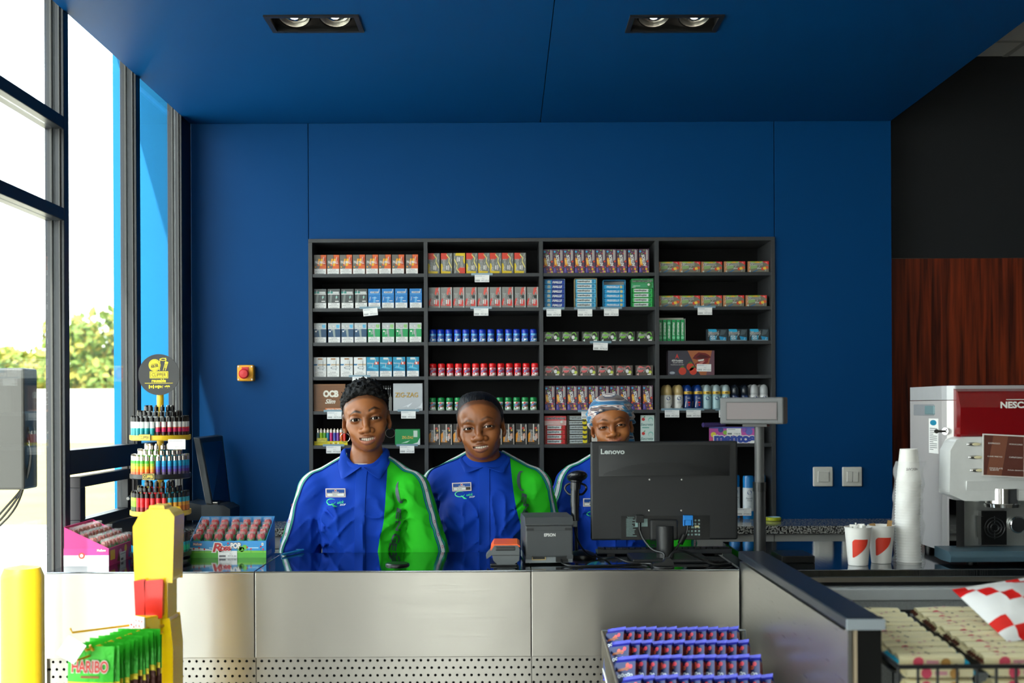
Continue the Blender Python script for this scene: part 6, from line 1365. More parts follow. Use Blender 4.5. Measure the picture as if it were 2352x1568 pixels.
# cable grommet and loose cables
p = ptz(1522, 1302, CTZ); GR = Vector((p.x, p.y, CTZ)); mb = MB(); mb.lathe([(.034, 0), (.034, .004), (.032, .005), (0, .005)], BLKPL, 28); mb.prism([(-.032, .004), (.03, .004), (.031, .012), (.022, .027), (.010, .028), (.0, .016), (-.028, .013)], -.012, .012, BLKPL, 'y'); tag(mb.build('cable_grommet', None, (p.x, p.y, CTZ), bevel=.001), 'black cable grommet with raised flap behind the monitor stand', 'cable grommet')
p = ptz(913, 1297, CTZ); mb = MB(); mb.lathe([(.036, 0), (.036, .003), (.033, .006), (0, .007)], BLKPL, 32); tag(mb.build('cable_grommet', None, (p.x, p.y, CTZ)), 'flat round black cable grommet on the bare counter top', 'cable grommet')
# ---- receipt printer
PY = 3.385; p = ptz(1262, 1297, CTZ); pr = empty('receipt_printer', (p.x, PY, CTZ), R(4), 'dark grey receipt printer with its back to the customer', 'printer')
PG = mat('printer_dark_grey', '#3f4244', .5, bump=.12, bscale=1500); PL = mat('printer_panel_light', '#83898b', .5); hw = .0705
MB().bb((-hw, 0, .024), (hw, .19, .118), PG).build('body', pr, bevel=.004)
MB().prism([(-.003, .118), (-.003, .123), (.012, .142), (.16, .142), (.19, .125), (.19, .118)], -hw-.001, hw+.001, PG, 'x').build('lid', pr, bevel=.002)
MB().bb((-hw, .01, .006), (hw, .18, .0245), PL).build('base', pr)
for s_ in (-1, 1): MB().bb((s_*(hw-.009)-.009, -.0015, .018), (s_*(hw-.009)+.009, .012, .030), PG).build('foot_tab', pr); MB().bb((s_*(hw-.013)-.011, -.001, .1035), (s_*(hw-.013)+.011, .0, .1105), DKPL).build('latch', pr)
mb = MB(); mb.bb((-.052, .008, .014), (-.010, .0102, .026), mat('port_tan', '#b79f6d', .5)); mb.bb((-.049, .0075, .017), (-.013, .009, .024), BLACK); mb.build('serial_port', pr); MB().bb((.020, .006, .008), (.056, .0102, .026), BLACK).build('cable_port', pr)
mb = MB(); cv = Canvas(mb, (-hw, 0, .024), (2*hw, 0, 0), (0, 0, .094), (0, -1, 0)); cv.text('EPSON', .51, .70, .033, .0088, ink('#d8d8d6'), 1, bold=.03); cv.rect(0, .835, 1, .845, ink('#22252a'), 0); mb.build('brand_lettering', pr)
# ---- card terminal
p = ptz(1161, 1301, CTZ); tm_ = empty('card_terminal', (p.x, 3.36, CTZ), R(0), 'grey card payment terminal with an orange rim beside the printer', 'card terminal')
TG = mat('terminal_grey', '#54585a', .45); oct_ = [(-.036, .012), (-.024, 0), (.026, 0), (.041, .012), (.042, .046), (.036, .056), (-.032, .056), (-.042, .042)]
def tilt(pts, a=R(-9)): return pts
MB().prism([(a, b+.006) for a, b in oct_], 0, .15, TG, 'y').build('body', tm_, bevel=.003)
MB().prism([(-.043, .046), (-.034, .060), (.036, .060), (.043, .056), (.043, .0605), (.036, .0655), (-.035, .0655), (-.044, .050)], .002, .15, mat('terminal_orange', '#f2601c', .4), 'y').build('orange_rim', tm_)
MB().bb((-.030, -.001, .046), (.030, .02, .060), BLKPL).build('printer_cover', tm_, bevel=.003); MB().bb((-.0425, -.0012, .0325), (.0425, .0, .034), BLACK).build('seam', tm_); MB().prism([(-.058, .028), (-.040, .048), (-.040, .030), (-.056, .018)], .03, .10, TG, 'y').build('side_grip', tm_); MB().bb((-.045, .01, 0), (.035, .14, .007), BLKPL).build('base', tm_, bevel=.002)
# ---- hand scanner on its stand
SYs = 3.56; p = ptz(1338, 1283, CTZ); sc_ = empty('barcode_scanner', (pt(1323, 1200, SYs).x, SYs, CTZ), 0, 'black handheld barcode scanner resting in a gooseneck stand', 'scanner')
def zz(py): return pt(1323, py, SYs).z-CTZ
SM = mat('scanner_black_gloss', '#141517', .22)
mb = MB(); mb.tube([(-.004, -.02, zz(1195)), (-.004, -.012, zz(1160)), (-.002, 0, zz(1118))], [.0125, .0140, .0165], SM, 16); mb.build('handle', sc_)
mb = MB(); mb.ellip((.004, .0, zz(1094)), (.033, .045, .017), SM, 24, 12, Euler((R(-14), R(-5), 0)).to_matrix()); mb.tube([(-.002, .0, zz(1122)), (0, .0, zz(1105)), (.002, 0, zz(1095))], [.0165, .020, .026], SM, 18); mb.build('head', sc_)
for s_ in (-1, 1): MB().tube([(s_*.016-.002, .01, zz(1110)), (s_*.030, .012, zz(1115)), (s_*.033, .01, zz(1124)), (s_*.022, .0, zz(1134)), (s_*.012, -.004, zz(1135))], .0035, BLKPL).build('cradle_arm', sc_)
MB().tube([(-.002, .01, zz(1130)), (0, .014, zz(1180)), (.002, .012, zz(1262)), (.004, .012, .02)], .0055, BLKPL).build('gooseneck', sc_); MB().lathe([(.045, 0), (.043, .008), (.026, .018), (.010, .022), (0, .022)], BLKPL, 28, c=(.020, .012, 0)).build('base', sc_)
mb = MB(); mb.bb((-.012, -.030, zz(1208)), (.002, -.014, zz(1190)), mat('plug_grey', '#6f7476', .4)); mb.build('cord_plug', sc_, bevel=.002); MB().tube([(-.005, -.022, zz(1206)), (-.003, -.024, zz(1225)), (.012, -.03, zz(1250)), (.035, -.035, zz(1270)), (.06, -.035, .006)], .0028, BLKPL).build('cord', sc_)
# ---- loose cables: each starts at its device and runs round the monitor foot to the grommet
def cable(pts, r, label): return tag(MB().tube([Vector(q)+Vector((0, 0, r)) for q in pts], r, BLKPL, 8).build('cable'), label, 'cable', 'cables on the counter')
q0 = pr.location; q1 = sc_.location; z0 = CTZ
cable([(q0.x+.036, q0.y+.010, z0+.012), (q0.x+.040, q0.y-.022, z0+.004), (q0.x+.075, 3.345, z0), (.32, 3.352, z0), (.40, 3.362, z0+.004), (.44, GR.y, z0+.004), (GR.x-.033, GR.y, z0+.0035)], .003, 'black printer cable looping along the counter to the grommet')
cable([(q1.x+.060, q1.y-.036, z0+.003), (q1.x+.085, q1.y-.060, z0), (.325, 3.43, z0+.012), (.358, 3.398, z0+.004), (.41, 3.388, z0), (GR.x-.030, GR.y+.012, z0+.0035)], .0028, 'black scanner cable lying between the printer and the grommet')
cable([(GR.x+.018, GR.y, z0+.022), (GR.x+.035, GR.y+.006, z0+.040), (GR.x+.065, GR.y+.010, z0+.040), (.565, 3.368, z0+.018), (.605, 3.362, z0+.0005), (.640, 3.362, z0+.0005), (.662, 3.375, z0+.0005)], .0035, 'black cable curving from the grommet towards the divider')
# ---- keyboard behind the monitor
p0, p1 = pt(1373, 1270, 3.60), pt(1681, 1270, 3.60); kb = empty('keyboard', ((p0.x+p1.x)/2, 3.60, CTZ), 0, 'black keyboard lying behind the monitor stand', 'keyboard'); w_ = p1.x-p0.x
MB().prism([(0, .004), (0, .019), (.09, .010), (.09, .002)], -w_/2, w_/2, mat('keyboard_case', '#34373a', .4), 'x').build('case', kb, bevel=.002)
mb = MB(); mb.box((0, 0, .003), (.015, .014, .006), BLKPL); kme = None
for j in range(5):
    for i in range(22):
        loc = (-w_/2+.014+i*(w_-.028)/21, .012+j*.0165, .0175-.0016*j); kme = mb.build('key', kb, loc, bevel=.001).data if kme is None else link('key', kme, kb, loc).data
for s_ in (-1, 1): MB().bb((s_*w_*.4-.012, .002, 0), (s_*w_*.4+.012, .02, .006), BLKPL).build('foot', kb)
# ---- customer pole display
pp = ptz(1745, 1290, CTZ); PYD = 3.50; px_ = pt(1745, 1200, PYD).x; pd = empty('customer_display', (px_, PYD, CTZ), 0, 'grey customer price display on a tall black pole', 'display')
def zp_(py): return pt(1745, py, PYD).z-CTZ
MB().cyl((0, 0, zp_(1112)), (0, 0, zp_(978)), .0148, mat('pole_grey', '#4b4c4d', .35), 22).build('upper_pole', pd); MB().cyl((0, 0, 0), (0, 0, zp_(1110)), .0185, mat('pole_black', '#232425', .35), 22).build('lower_pole', pd); MB().cyl((0, 0, zp_(1128)), (0, 0, zp_(1107)), .0205, BLKPL, 22).build('clamp_collar', pd); MB().bb((-.028, -.05, 0), (.035, .05, .008), BLKPL).build('foot_plate', pd)
hd_ = empty('display_head', ((pt(1731, 942, PYD).x-px_), 0, zp_(942)), R(-26)); hd_.parent = pd
MB().bb((-.098, -.03, -.042), (.098, .03, .040), mat('display_grey', '#58595b', .45)).build('display_case', hd_, bevel=.005, seg=3); mb = MB(); mb.bb((-.078, -.0315, -.030), (.080, -.0295, .026), BLKPL); mb.build('display_bezel', hd_); MB().bb((-.0755, -.0322, -.027), (.0775, -.0312, .0235), mat('display_window', '#33181c', .06)).build('display_window', hd_); MB().bb((-.03, -.02, -.05), (.045, .02, -.041), BLKPL).build('swivel_mount', hd_)
# ---- cash drawer corner behind the divider
a = ptz(1800, 1300, CTZ); tag(MB().bb((-.05, 0, 0), (.05, .14, .022), BLKPL).build('cash_tray', None, (.868, 3.40, CTZ), bevel=.003), 'flat black cash tray behind the end of the divider', 'cash tray')
# ---- ballpoint pen
a, b = ptz(652, 1277, CTZ), ptz(696, 1267, CTZ); mb = MB(); d = (b-a); mb.cyl(a+Vector((0, 0, .006)), b+Vector((0, 0, .006)), .0042, mat('pen_blue_clear', '#2f8fc0', .15), 12); mb.cyl(a+d*-.12+Vector((0, 0, .006)), a+Vector((0, 0, .006)), .0015, mat('pen_blue_clear', '#2f8fc0', .15), 10, .004); mb.box(b-d*.2+Vector((0, 0, .011)), (.02, .003, .0015), mat('pen_blue_clear', '#2f8fc0', .15)); tag(mb.build('ballpoint_pen'), 'clear blue ballpoint pen lying at the back edge of the counter', 'pen')
# ---- touch-screen till on the granite worktop
YT = 4.79; a = pt(492, 1185, YT); ti = empty('touch_till', (a.x, YT, GRZ), 0, 'black touch-screen till turned to the staff on the granite worktop', 'till')
TB = mat('till_black', '#22272b', .38)
def tl(px, py, Y=YT): q = pt(px, py, Y); return (q.x-a.x, q.z-GRZ)
MB().prism([tl(436, 1192), tl(535, 1192), tl(535, 1166), tl(520, 1158), tl(470, 1157), tl(436, 1150)], -.05, .12, TB, 'y').build('base', ti, bevel=.004)
MB().box((tl(490, 1158)[0], .0, tl(490, 1160)[1]), (.05, .04, .03), BLKPL).build('hinge', ti, bevel=.003)
q0, q1 = tl(478, 1160), tl(457, 1003); dirv = Vector((q1[0]-q0[0], -.0, q1[1]-q0[1])); V = []
bq = [tl(487, 1158, YT-.03), tl(459, 1006, YT-.03)]; fq = [tl(531, 1168, YT+.16), tl(512, 1000, YT+.16)]
n_ = Vector((-.028, 0, .004)); P4 = [Vector((bq[0][0], -.03, bq[0][1])), Vector((fq[0][0], .16, fq[0][1]+.012)), Vector((fq[1][0], .16, fq[1][1])), Vector((bq[1][0], -.03, bq[1][1]))]
mb = MB(); mb.add(P4+[p+n_ for p in P4], [(0, 1, 2, 3), (7, 6, 5, 4), (0, 4, 5, 1), (1, 5, 6, 2), (2, 6, 7, 3), (3, 7, 4, 0)], TB); mb.build('screen_case', ti, bevel=.003)
c_ = (P4[0]+P4[1]+P4[2]+P4[3])/4; Q4 = [c_+(p-c_)*.86-n_*.04 for p in P4]; mb = MB(); mb.add(Q4, [(0, 1, 2, 3)], mat('till_screen', '#12305a', .08)); o_ = mb.build('touch_screen', ti); md = o_.modifiers.new('t', 'SOLIDIFY'); md.thickness = .001
# ---- lollipop boxes
LOL = mat('lollipop_red', '#b80f1a', .25, vary=.15, nscale=80); LOLG = mat('lollipop_green', '#1f9a48', .35); GOLD = mat('gold_tie', '#d8a83a', .25, .8)
WRAP = mat('lollipop_wrapper', '#f4f4f4', .1, alpha=.13, bump=1.0, bscale=140, spec=.8, vary=0)
def lollipop_proto(red):
    mb = MB(); rr = random.Random(3)
    mb.ellip((0, 0, .048), (.0115, .0105, .013), red, 12, 8)
    for k in range(5): a_ = k*2*math.pi/5; mb.ellip((.006*math.cos(a_), .006*math.sin(a_), .052), (.0065, .0065, .010), red, 8, 6)
    me1 = mesh_of(mb, 'lollipop'); mb = MB(); mb.lathe([(.003, .022), (.008, .028), (.0120, .036), (.0122, .044)], LOLG, 12, cap=False)
    for k in range(5): a_ = k*2*math.pi/5; mb.add([(.0118*math.cos(a_-.4), .0118*math.sin(a_-.4), .040), (.0118*math.cos(a_+.4), .0118*math.sin(a_+.4), .040), (.0135*math.cos(a_), .0135*math.sin(a_), .052)], [(0, 1, 2)], LOLG)
    me2 = mesh_of(mb, 'calyx'); mb = MB(); mb.cyl((0, 0, 0), (0, 0, .026), .0022, paper('#e8e6e0'), 8); me3 = mesh_of(mb, 'stick'); mb = MB(); mb.lathe([(.004, .021), (.0052, .024), (.004, .027)], GOLD, 10, cap=False); mb.box((.006, -.003, .024), (.010, .001, .004), GOLD); me4 = mesh_of(mb, 'gold_tie')
    mb = MB(); pr_ = [(.0045, .024), (.0100, .030), (.0136, .040), (.0140, .052), (.0130, .062), (.0130, .068)]; mb.lathe([(r_, h_) for r_, h_ in pr_], WRAP, 14, cap=False); mb.v = [(x*(1+.18*(rr.random()-.5)), y*(1+.18*(rr.random()-.5)), z+.003*(rr.random()-.5)) for x, y, z in mb.v]; mb.lathe([(.0130, .068), (.006, .066), (0, .067)], WRAP, 14, cap=False); me5 = mesh_of(mb, 'wrapper')
    return me1, [('calyx', me2), ('stick', me3), ('gold_tie', me4), ('wrapper', me5)]
LPA = lollipop_proto(LOL); LPB = lollipop_proto(mat('lollipop_brown_red', '#8a2a20', .25, vary=.25, nscale=80))
def lolly_box(root_name, loc, rz, label, base, art, sideart, floorz, rows_, cols, lp, lolab, grp):
    bw, bd, hf, hb = .240, .135, .053, .118; o = empty(root_name, loc, rz, label, 'lollipop box'); t = .0015; IN = paper('#c9c0b0')
    mb = MB(); mb.bb((-bw/2, 0, 0), (bw/2, t, hf), base); cv = Canvas(mb, (-bw/2, 0, 0), (bw, 0, 0), (0, 0, hf), (0, -1, 0)); art(cv, bw, hf); mb.build('front_panel', o)
    MB().bb((-bw/2, bd-t, 0), (bw/2, bd, hb), base).build('back_panel', o); MB().bb((-bw/2, 0, 0), (bw/2, bd, t), IN).build('bottom_panel', o)
    for s_ in (-1, 1):
        mb = MB(); mb.prism([(0, 0), (bd, 0), (bd, hb), (0, hf)], s_*bw/2-s_*t, s_*bw/2, base, 'x'); cv = Canvas(mb, (s_*bw/2, 0 if s_ > 0 else bd, 0), (0, bd*s_, 0), (0, 0, hf), (s_, 0, 0)); sideart(cv, bd, hf); mb.build('side_panel', o)
    M_ = Matrix.Translation(Vector(loc)) @ Matrix.Rotation(rz, 4, 'Z')
    for j in range(rows_):
        for i in range(cols):
            lx = -bw/2+.018+i*(bw-.036)/(cols-1)+random.gauss(0, .001); ly = .019+j*.031; q = M_ @ Vector((lx, ly, floorz+.012*j))
            a_ = link('lollipop', lp[0], None, q, (R(random.gauss(0, 1.2)), R(random.gauss(0, 1.2)), random.uniform(0, 6))); tag(a_, lolab[min(j, len(lolab)-1)], 'lollipop', grp)
            for nm, me_ in lp[1]: link(nm, me_, a_)
def rose_front(cv, w_, h_):
    cv.rect(0, 0, 1, 1, ink('#2f8fd0'), 0); cv.rect(0, .0, 1, .42, ink('#56b13a'), 1); cv.poly([(0, .42), (0, .62), (.2, .55), (.35, .44)], ink('#dfeaf0'), 1); cv.poly([(0, .38), (.3, .42), (.5, .36), (.75, .44), (1, .38), (1, .3), (0, .3)], ink('#7cc242'), 2); cv.rect(.25, .55, .9, .62, ink('#9fd0ec'), 1)
    for u, v in ((.65, .58), (.72, .62), (.68, .50)): cv.disc(u, v, .035, ink('#6ab83c'), 2, 10)
    for u, v in ((.05, .55), (.12, .60), (.19, .52), (.50, .86), (.75, .62), (.80, .52), (.93, .66), (.96, .5)): cv.disc(u, v, .012, ink('#d0282c'), 3, 8); cv.rect(u-.002, v-.22, u+.002, v-.05, ink('#2f7a2c'), 3)
    cv.text('Mellow', .10, .82, .026, .007, W, 3, bold=.03, outline=ink('#c8242c'), ob=.12); cv.text('R', .36, .62, .026, .026, ink('#c8242c'), 4, bold=.03, shear=.2, outline=W, ob=.10); cv.text('ose', .47, .55, .030, .013, ink('#c8242c'), 4, shear=.2, bold=.03, outline=W, ob=.10); cv.text('POP', .60, .72, .030, .016, W, 4, bold=.05, outline=ink('#7a5a4a'), ob=.12); cv.rect(.94, .72, .965, .88, W, 3); cv.rect(.947, .77, .958, .83, ink('#2f8a3c'), 4)
    cv.rect(.37, .0, .62, .42, WHITE, 5); cv.text('MT35.00', .555, .10, .026, .0058, GREYI, 6); cv.rect(.385, .05, .47, .16, GREYI, 6); cv.rect(.385, .35, .55, .37, GREYI, 6); cv.text('Price', .54, .24, .008, .003, GREYI, 6)
def rose_side(cv, w_, h_): cv.rect(0, 0, 1, 1, ink('#2c6fae'), 0); cv.disc(.35, .7, .06, ink('#c8282c'), 1, 8); cv.rect(.1, .1, .6, .35, ink('#9fb0c4'), 1)
a, b = ptz(428, 1281, CTZ), ptz(607, 1281, CTZ)
lolly_box('lollipop_box', ((a.x+b.x)/2+.008, a.y, CTZ), R(0), 'blue open lollipop box with meadow print and price card', paper('#2f86c4'), rose_front, rose_side, .012, 4, 7, LPA, ['red rose lollipop in the front row of the blue box', 'red rose lollipop in the second row of the blue box', 'red rose lollipop in the third row of the blue box', 'red rose lollipop in the back row of the blue box'], 'rose lollipops in the blue box')
def pink_front(cv, w_, h_):
    cv.rect(0, 0, 1, 1, ink('#c02a72'), 0); cv.rect(.05, .3, .22, .85, ink('#e3b23a'), 1); cv.disc(.42, .5, .06, ink('#e8a6c4'), 1, 10); cv.poly([(.3, .1), (.36, .7), (.42, .1)], ink('#7a4a2c'), 1); cv.disc(.62, .7, .05, ink('#f0d24a'), 1, 10); cv.rect(.40, .0, .62, .55, WHITE, 2); cv.rect(.43, .06, .52, .2, GREYI, 3); cv.rect(.42, .42, .6, .45, GREYI, 3); cv.poly([(.72, .1), (.76, .8), (.82, .1)], ink('#4a6fae'), 1); cv.disc(.9, .5, .05, ink('#e05a9a'), 1, 10)
def pink_side(cv, w_, h_): cv.rect(0, 0, 1, .62, ink('#e6e2e2'), 0); cv.rect(0, .62, 1, 1, ink('#dc3a8c'), 0); cv.text('Mellow', .84, .90, .026, .007, W, 1, bold=.03, outline=ink('#c8242c'), ob=.12); cv.disc(.4, .6, .07, ink('#d8502c'), 1, 12); cv.disc(.4, .6, .04, ink('#e6e2e2'), 2, 10)  # pale lower area paints in the sun's glare on the box side
c1 = ptz(250, 1300, CTZ)
lolly_box('lollipop_box', (c1.x, c1.y+.120, CTZ), R(90), 'pink open lollipop box standing against the window frame', paper('#d23a86'), pink_front, pink_side, .010, 4, 7, LPB, ['dark red lollipop in the low front row of the pink box', 'dark red lollipop in the second row of the pink box', 'dark red lollipop in the third row of the pink box', 'dark red lollipop in the back row of the pink box'], 'lollipops in the pink box')
# ---- lighter carousel
LY = 3.53; lx0 = pt(372, 1280, LY).x-.003; st = empty('lighter_stand', (lx0, LY, CTZ), 0, 'four-tier round yellow and black lighter display stand with disc sign', 'display stand')
YP = mat('stand_yellow_plastic', '#f0c52a', .35); KP = mat('stand_black_plastic', '#17181a', .35)
RT = .0915
tz_ = [pt(372, q, LY-RT).z-CTZ for q in (1012, 1102, 1188)]+[.014]
MB().cyl((0, 0, 0), (0, 0, pt(372, 880, LY).z-CTZ), .0105, YP, 18).build('pole', st)
for k, z_ in enumerate(tz_):
    col_ = (YP, KP, YP, KP)[k]; mb = MB(); mb.lathe([(.02, 0), (RT-.004, 0), (RT, .003), (RT, .016), (RT-.003, .016), (RT-.003, .004), (.072, .004), (.072, .020), (.052, .020), (.052, .036), (.030, .036), (.012, .037)], col_, 44, cap=False); mb.build('tier_tray', st, (0, 0, z_))
    mb = MB(); mb.bb((-.019, -.0012, -.010), (.019, .0012, .010), KP); cv = Canvas(mb, (-.019, -.0012, -.010), (.038, 0, 0), (0, 0, .020), (0, -1, 0)); yl = ink('#f0d24a'); dkk = ink('#17140c'); inv = k in (0, 2)
    cv.rect(.03, .06, .97, .94, yl, 0); cv.rect(.06, .12, .94, .88, dkk, 1); cv.rect(.075, .15, .925, .85, yl if inv else dkk, 2); cv.text('CLIPPER', .5, .5, .029, .0095, dkk if inv else yl, 3, bold=.01); an = R(-90-(12, 5, -4, 14)[k]); mb.build('tier_sign', st, ((RT+.0015)*math.cos(an), (RT+.0015)*math.sin(an), z_+.010), (0, 0, an+R(90)))
MB().lathe([(.088, 0), (.088, .006), (.07, .014), (.02, .014)], KP, 36).build('base', st)
zd = pt(374, 860, LY-.012).z-CTZ; mb = MB(); mb.lathe([(0, -.0015), (.0635, -.0015), (.0635, .0015), (0, .0015)], KP, 48, axis='y'); cv = Canvas(mb, (-.0635, -.0015, -.0635), (.127, 0, 0), (0, 0, .127), (0, -1, 0)); yl = ink('#f2dc1c'); kk = ink('#0f0f0d')
cv.disc(.40, .73, .145, yl, 0, 28); cv.disc(.40, .73, .128, kk, 1, 28); cv.disc(.40, .73, .120, yl, 2, 28); cv.text('RETHINK', .40, .755, .020, .005, kk, 3, ang=10); cv.text('REUSE', .405, .705, .022, .0075, kk, 3, ang=10, bold=.04)
for a_, b_ in (((.52, .60), (.53, .88)), ((.61, .60), (.68, .86)), ((.66, .60), (.72, .78)), ((.53, .88), (.68, .90)), ((.69, .80), (.66, .66))): dx_, dy_ = b_[0]-a_[0], b_[1]-a_[1]; L_ = math.hypot(dx_, dy_); nx_, ny_ = -dy_/L_*.007, dx_/L_*.007; cv.poly([(a_[0]-nx_, a_[1]-ny_), (a_[0]+nx_, a_[1]+ny_), (b_[0]+nx_, b_[1]+ny_), (b_[0]-nx_, b_[1]-ny_)], yl, 1)
cv.disc(.61, .87, .08, yl, 2, 16, ry=.035); cv.disc(.61, .87, .06, kk, 3, 16, ry=.02); cv.disc(.69, .79, .045, yl, 3, 14, ry=.025)
cv.rect(.28, .41, .73, .58, yl, 1); cv.rect(.295, .425, .715, .565, kk, 2); cv.rect(.305, .435, .705, .555, yl, 3); cv.text('CLIPPER', .505, .495, .044, .0105, kk, 4, bold=.01); cv.text('reusable', .5, .355, .043, .010, yl, 1, bold=.03); cv.rect(.16, .287, .84, .297, yl, 1)
for i, u in enumerate((.27, .37, .49, .59, .65)): cv.rect(u-.012, .16, u+.012, .25, yl, 1) if i in (0, 1) else cv.poly([(u-.03, .23), (u+.03, .24), (u+.02, .16), (u-.015, .16)], yl, 1) if i == 2 else cv.poly([(u-.012, .17), (u-.004, .17), (u+.012, .24), (u+.004, .24)], yl, 1) if i == 3 else cv.rect(u-.012, .20, u+.012, .215, yl, 1)
cv.text('+', .32, .205, .006, .006, yl, 1, bold=.05); cv.text('+', .43, .205, .006, .006, yl, 1, bold=.05); cv.text('+', .545, .205, .006, .006, yl, 1, bold=.05); cv.text('∞', .715, .205, .012, .006, yl, 1, bold=.05); mb.build('disc_sign', st, (0, -.012, zd))
mb = MB(); mb.box((0, 0, 0), (.052, .0008, .030), WHITE); cv = Canvas(mb, (-.026, -.0004, -.015), (.052, 0, 0), (0, 0, .03), (0, -1, 0)); cv.text('MT115.0', .68, .2, .026, .006, GREYI, 0); cv.rect(.06, .8, .85, .84, GREYI, 0); cv.text('Price', .6, .5, .009, .003, GREYI, 0); p = pt(406, 1020, LY-RT-.004); mb.build('price_card', st, (p.x-lx0, -RT-.004, p.z-CTZ))
G_ = gloss
KAPB = lighter_cap(G_('#161616'))
def band(cs, hs=None):
    n_ = len(cs); hs = hs or [(i+1)/n_ for i in range(n_)]; return [(.002+.051*h_, G_(c_)) for h_, c_ in zip(hs, cs)]
LM = {}
def lm(key, cs, hs=None):
    if key not in LM: LM[key] = lighter_mesh(None, None, bands=band(cs, hs))
    return LM[key]
def style(k, an):
    """lighter artwork by tier and angle (degrees from the front, + to the right)"""
    if k == 0: return (lm('teal', ['#123a5a', '#1795a0', '#17a3a8', '#e3e6e6'], [.12, .5, .62, 1]), KAPB, 'teal and white lighter with black cap on the top tier') if an < 5 else (lm('mag', ['#a02a50', '#3a1a24', '#c81f5a', '#e04a30', '#e3e2e0'], [.12, .40, .62, .68, 1]), KAPB, 'magenta and white lighter with black cap on the top tier')
    if k == 1: return (lm('gr', ['#e2476a', '#ea6a3a', '#ef8a2a', '#e8b02c', '#9cc23a', '#4fb83f']), CAPC, 'green to pink rainbow lighter with chrome cap on the second tier') if an < 9 else (lm('bl', ['#8a7a2a', '#5a4a6a', '#5a3f94', '#3a62b8', '#1a93c8', '#1f9fd0']), CAPC, 'blue to purple rainbow lighter with chrome cap on the second tier')
    if k == 2:
        if an < -38: return lm('lime', ['#2a3a20', '#33542a', '#8fcf2a', '#a9d83a'], [.2, .45, .8, 1]), KAPB, 'lime green lighter with dark vine print on the third tier'
        if an < 34: return lm('red', ['#d02028', '#8a1a20', '#d8222a', '#e02a30'], [.15, .45, .75, 1]), KAPB, 'red lighter with dark figure print on the third tier'
        return lm('fire', ['#6a2f16', '#c8701c', '#e09a2a', '#2a9ab0'], [.2, .5, .72, 1]), KAPB, 'orange and teal lighter with black cap on the third tier'
    return (lm('dteal', ['#121a1e', '#178fb0', '#15191c', '#121416'], [.2, .62, .8, 1]), KAPB, 'black and blue lighter on the bottom tier') if an < 0 else (lm('mint', ['#12806a', '#17c08a', '#19a3b0', '#141618'], [.3, .6, .8, 1]), KAPB, 'mint green lighter on the bottom tier')
for k, z_ in enumerate(tz_):
    for ring_, (rr_, n_, zo) in enumerate(((.0808, 30, .0045), (.0620, 22, .0205), (.0410, 14, .0365))):
        for i in range(n_):
            an = -180+360*i/n_+(4 if ring_ % 2 else 0)
            if abs(an) > (100, 95, 88)[ring_]: continue
            (me_, top_), cap_, lab = style(k, an); t_ = R(an-90); q = link('lighter', me_, None, (lx0+rr_*math.cos(t_), LY+rr_*math.sin(t_), CTZ+z_+zo), (0, 0, t_+R(90))); tag(q, lab+(', outer ring', ', middle ring', ', inner ring')[ring_], 'lighter', 'lighters on the round stand'); link('lighter_cap', cap_, q, (0, 0, top_))
# ================================================================== coffee corner
SILV2 = mat('machine_silver', '#bcb8b8', .34, .25, vary=.03); SILV3 = mat('machine_light_silver', '#e2e3e2', .28, .15); REDG = mat('machine_red_gloss', '#7e0f14', .14, vary=.05, coat=.5); TEALB = mat('machine_slate_base', '#47606d', .4); CHR = mat('chrome_mirror', '#d9d9d8', .06, 1.0)
CMY = 3.43; X0 = pt(2163, 1000, 3.5).x; XR = X0+.42
cm = empty('coffee_machine', (X0+.2, 3.6, CTZ), 0, 'silver and red coffee machine on the steel counter', 'coffee machine')
def Z(py, px=2200, Y=CMY): return pt(px, py, Y).z
ztop = Z(886, 2163, 3.5); zbase = CTZ+.022
foot = [(X0, 3.777), (X0, 3.50), (X0+.006, 3.475), (X0+.024, 3.455), (XR, 3.455), (XR, 3.777)]
wpart(cm, MB().prism(foot, zbase, ztop-.045, SILV2, 'z'), 'body', bevel=.003)
wpart(cm, MB().prism(foot, ztop-.043, ztop, mat('machine_top_grey', '#b3b4b7', .4, .2), 'z'), 'top_panel', bevel=.004)
wpart(cm, MB().bb((X0-.001, 3.56, Z(955, 2120, 3.6)), (X0+.004, 3.74, Z(928, 2120, 3.6)), mat('recess_grey', '#8d8f94', .4)), 'handle_recess', bevel=.003)
wpart(cm, MB().bb((X0-.004, 3.555, Z(952, 2130, 3.6)), (X0+.004, 3.635, Z(931, 2130, 3.6)), mat('latch_teal_grey', '#6f8a8f', .35)), 'side_latch', bevel=.004)
mb = MB(); y0, y1 = X0*FPX/(2155-CX), X0*FPX/(2134-CX); za, zb2 = Z(1041, 2145, 3.55), Z(961, 2145, 3.55); mb.bb((X0-.0012, y0, za), (X0, y1, zb2), WHITE); cv = Canvas(mb, (X0-.0012, y1, za), (0, y0-y1, 0), (0, 0, zb2-za), (-1, 0, 0)); cv.disc(.5, .88, .36, ink('#1f86a8'), 0, 16, ry=.08)
for i in range(12): cv.rect(.1, .10+.055*i, .9 if i % 4 else .5, .12+.055*i, GREYI, 0)
wpart(cm, mb, 'instruction_sticker')
p = pt(2171, 990, 3.47); mb = MB(); mb.cyl((X0+.012, 3.478, p.z), (X0-.002, 3.468, p.z), .011, CHR, 18); mb.build; wpart(cm, mb, 'key_lock'); mb = MB(); mb.bb((X0-.030, 3.462, p.z-.0035), (X0-.002, 3.464, p.z+.0035), CHR); mb.cyl((X0-.03, 3.461, p.z), (X0-.03, 3.465, p.z), .0065, CHR, 14); wpart(cm, mb, 'key')
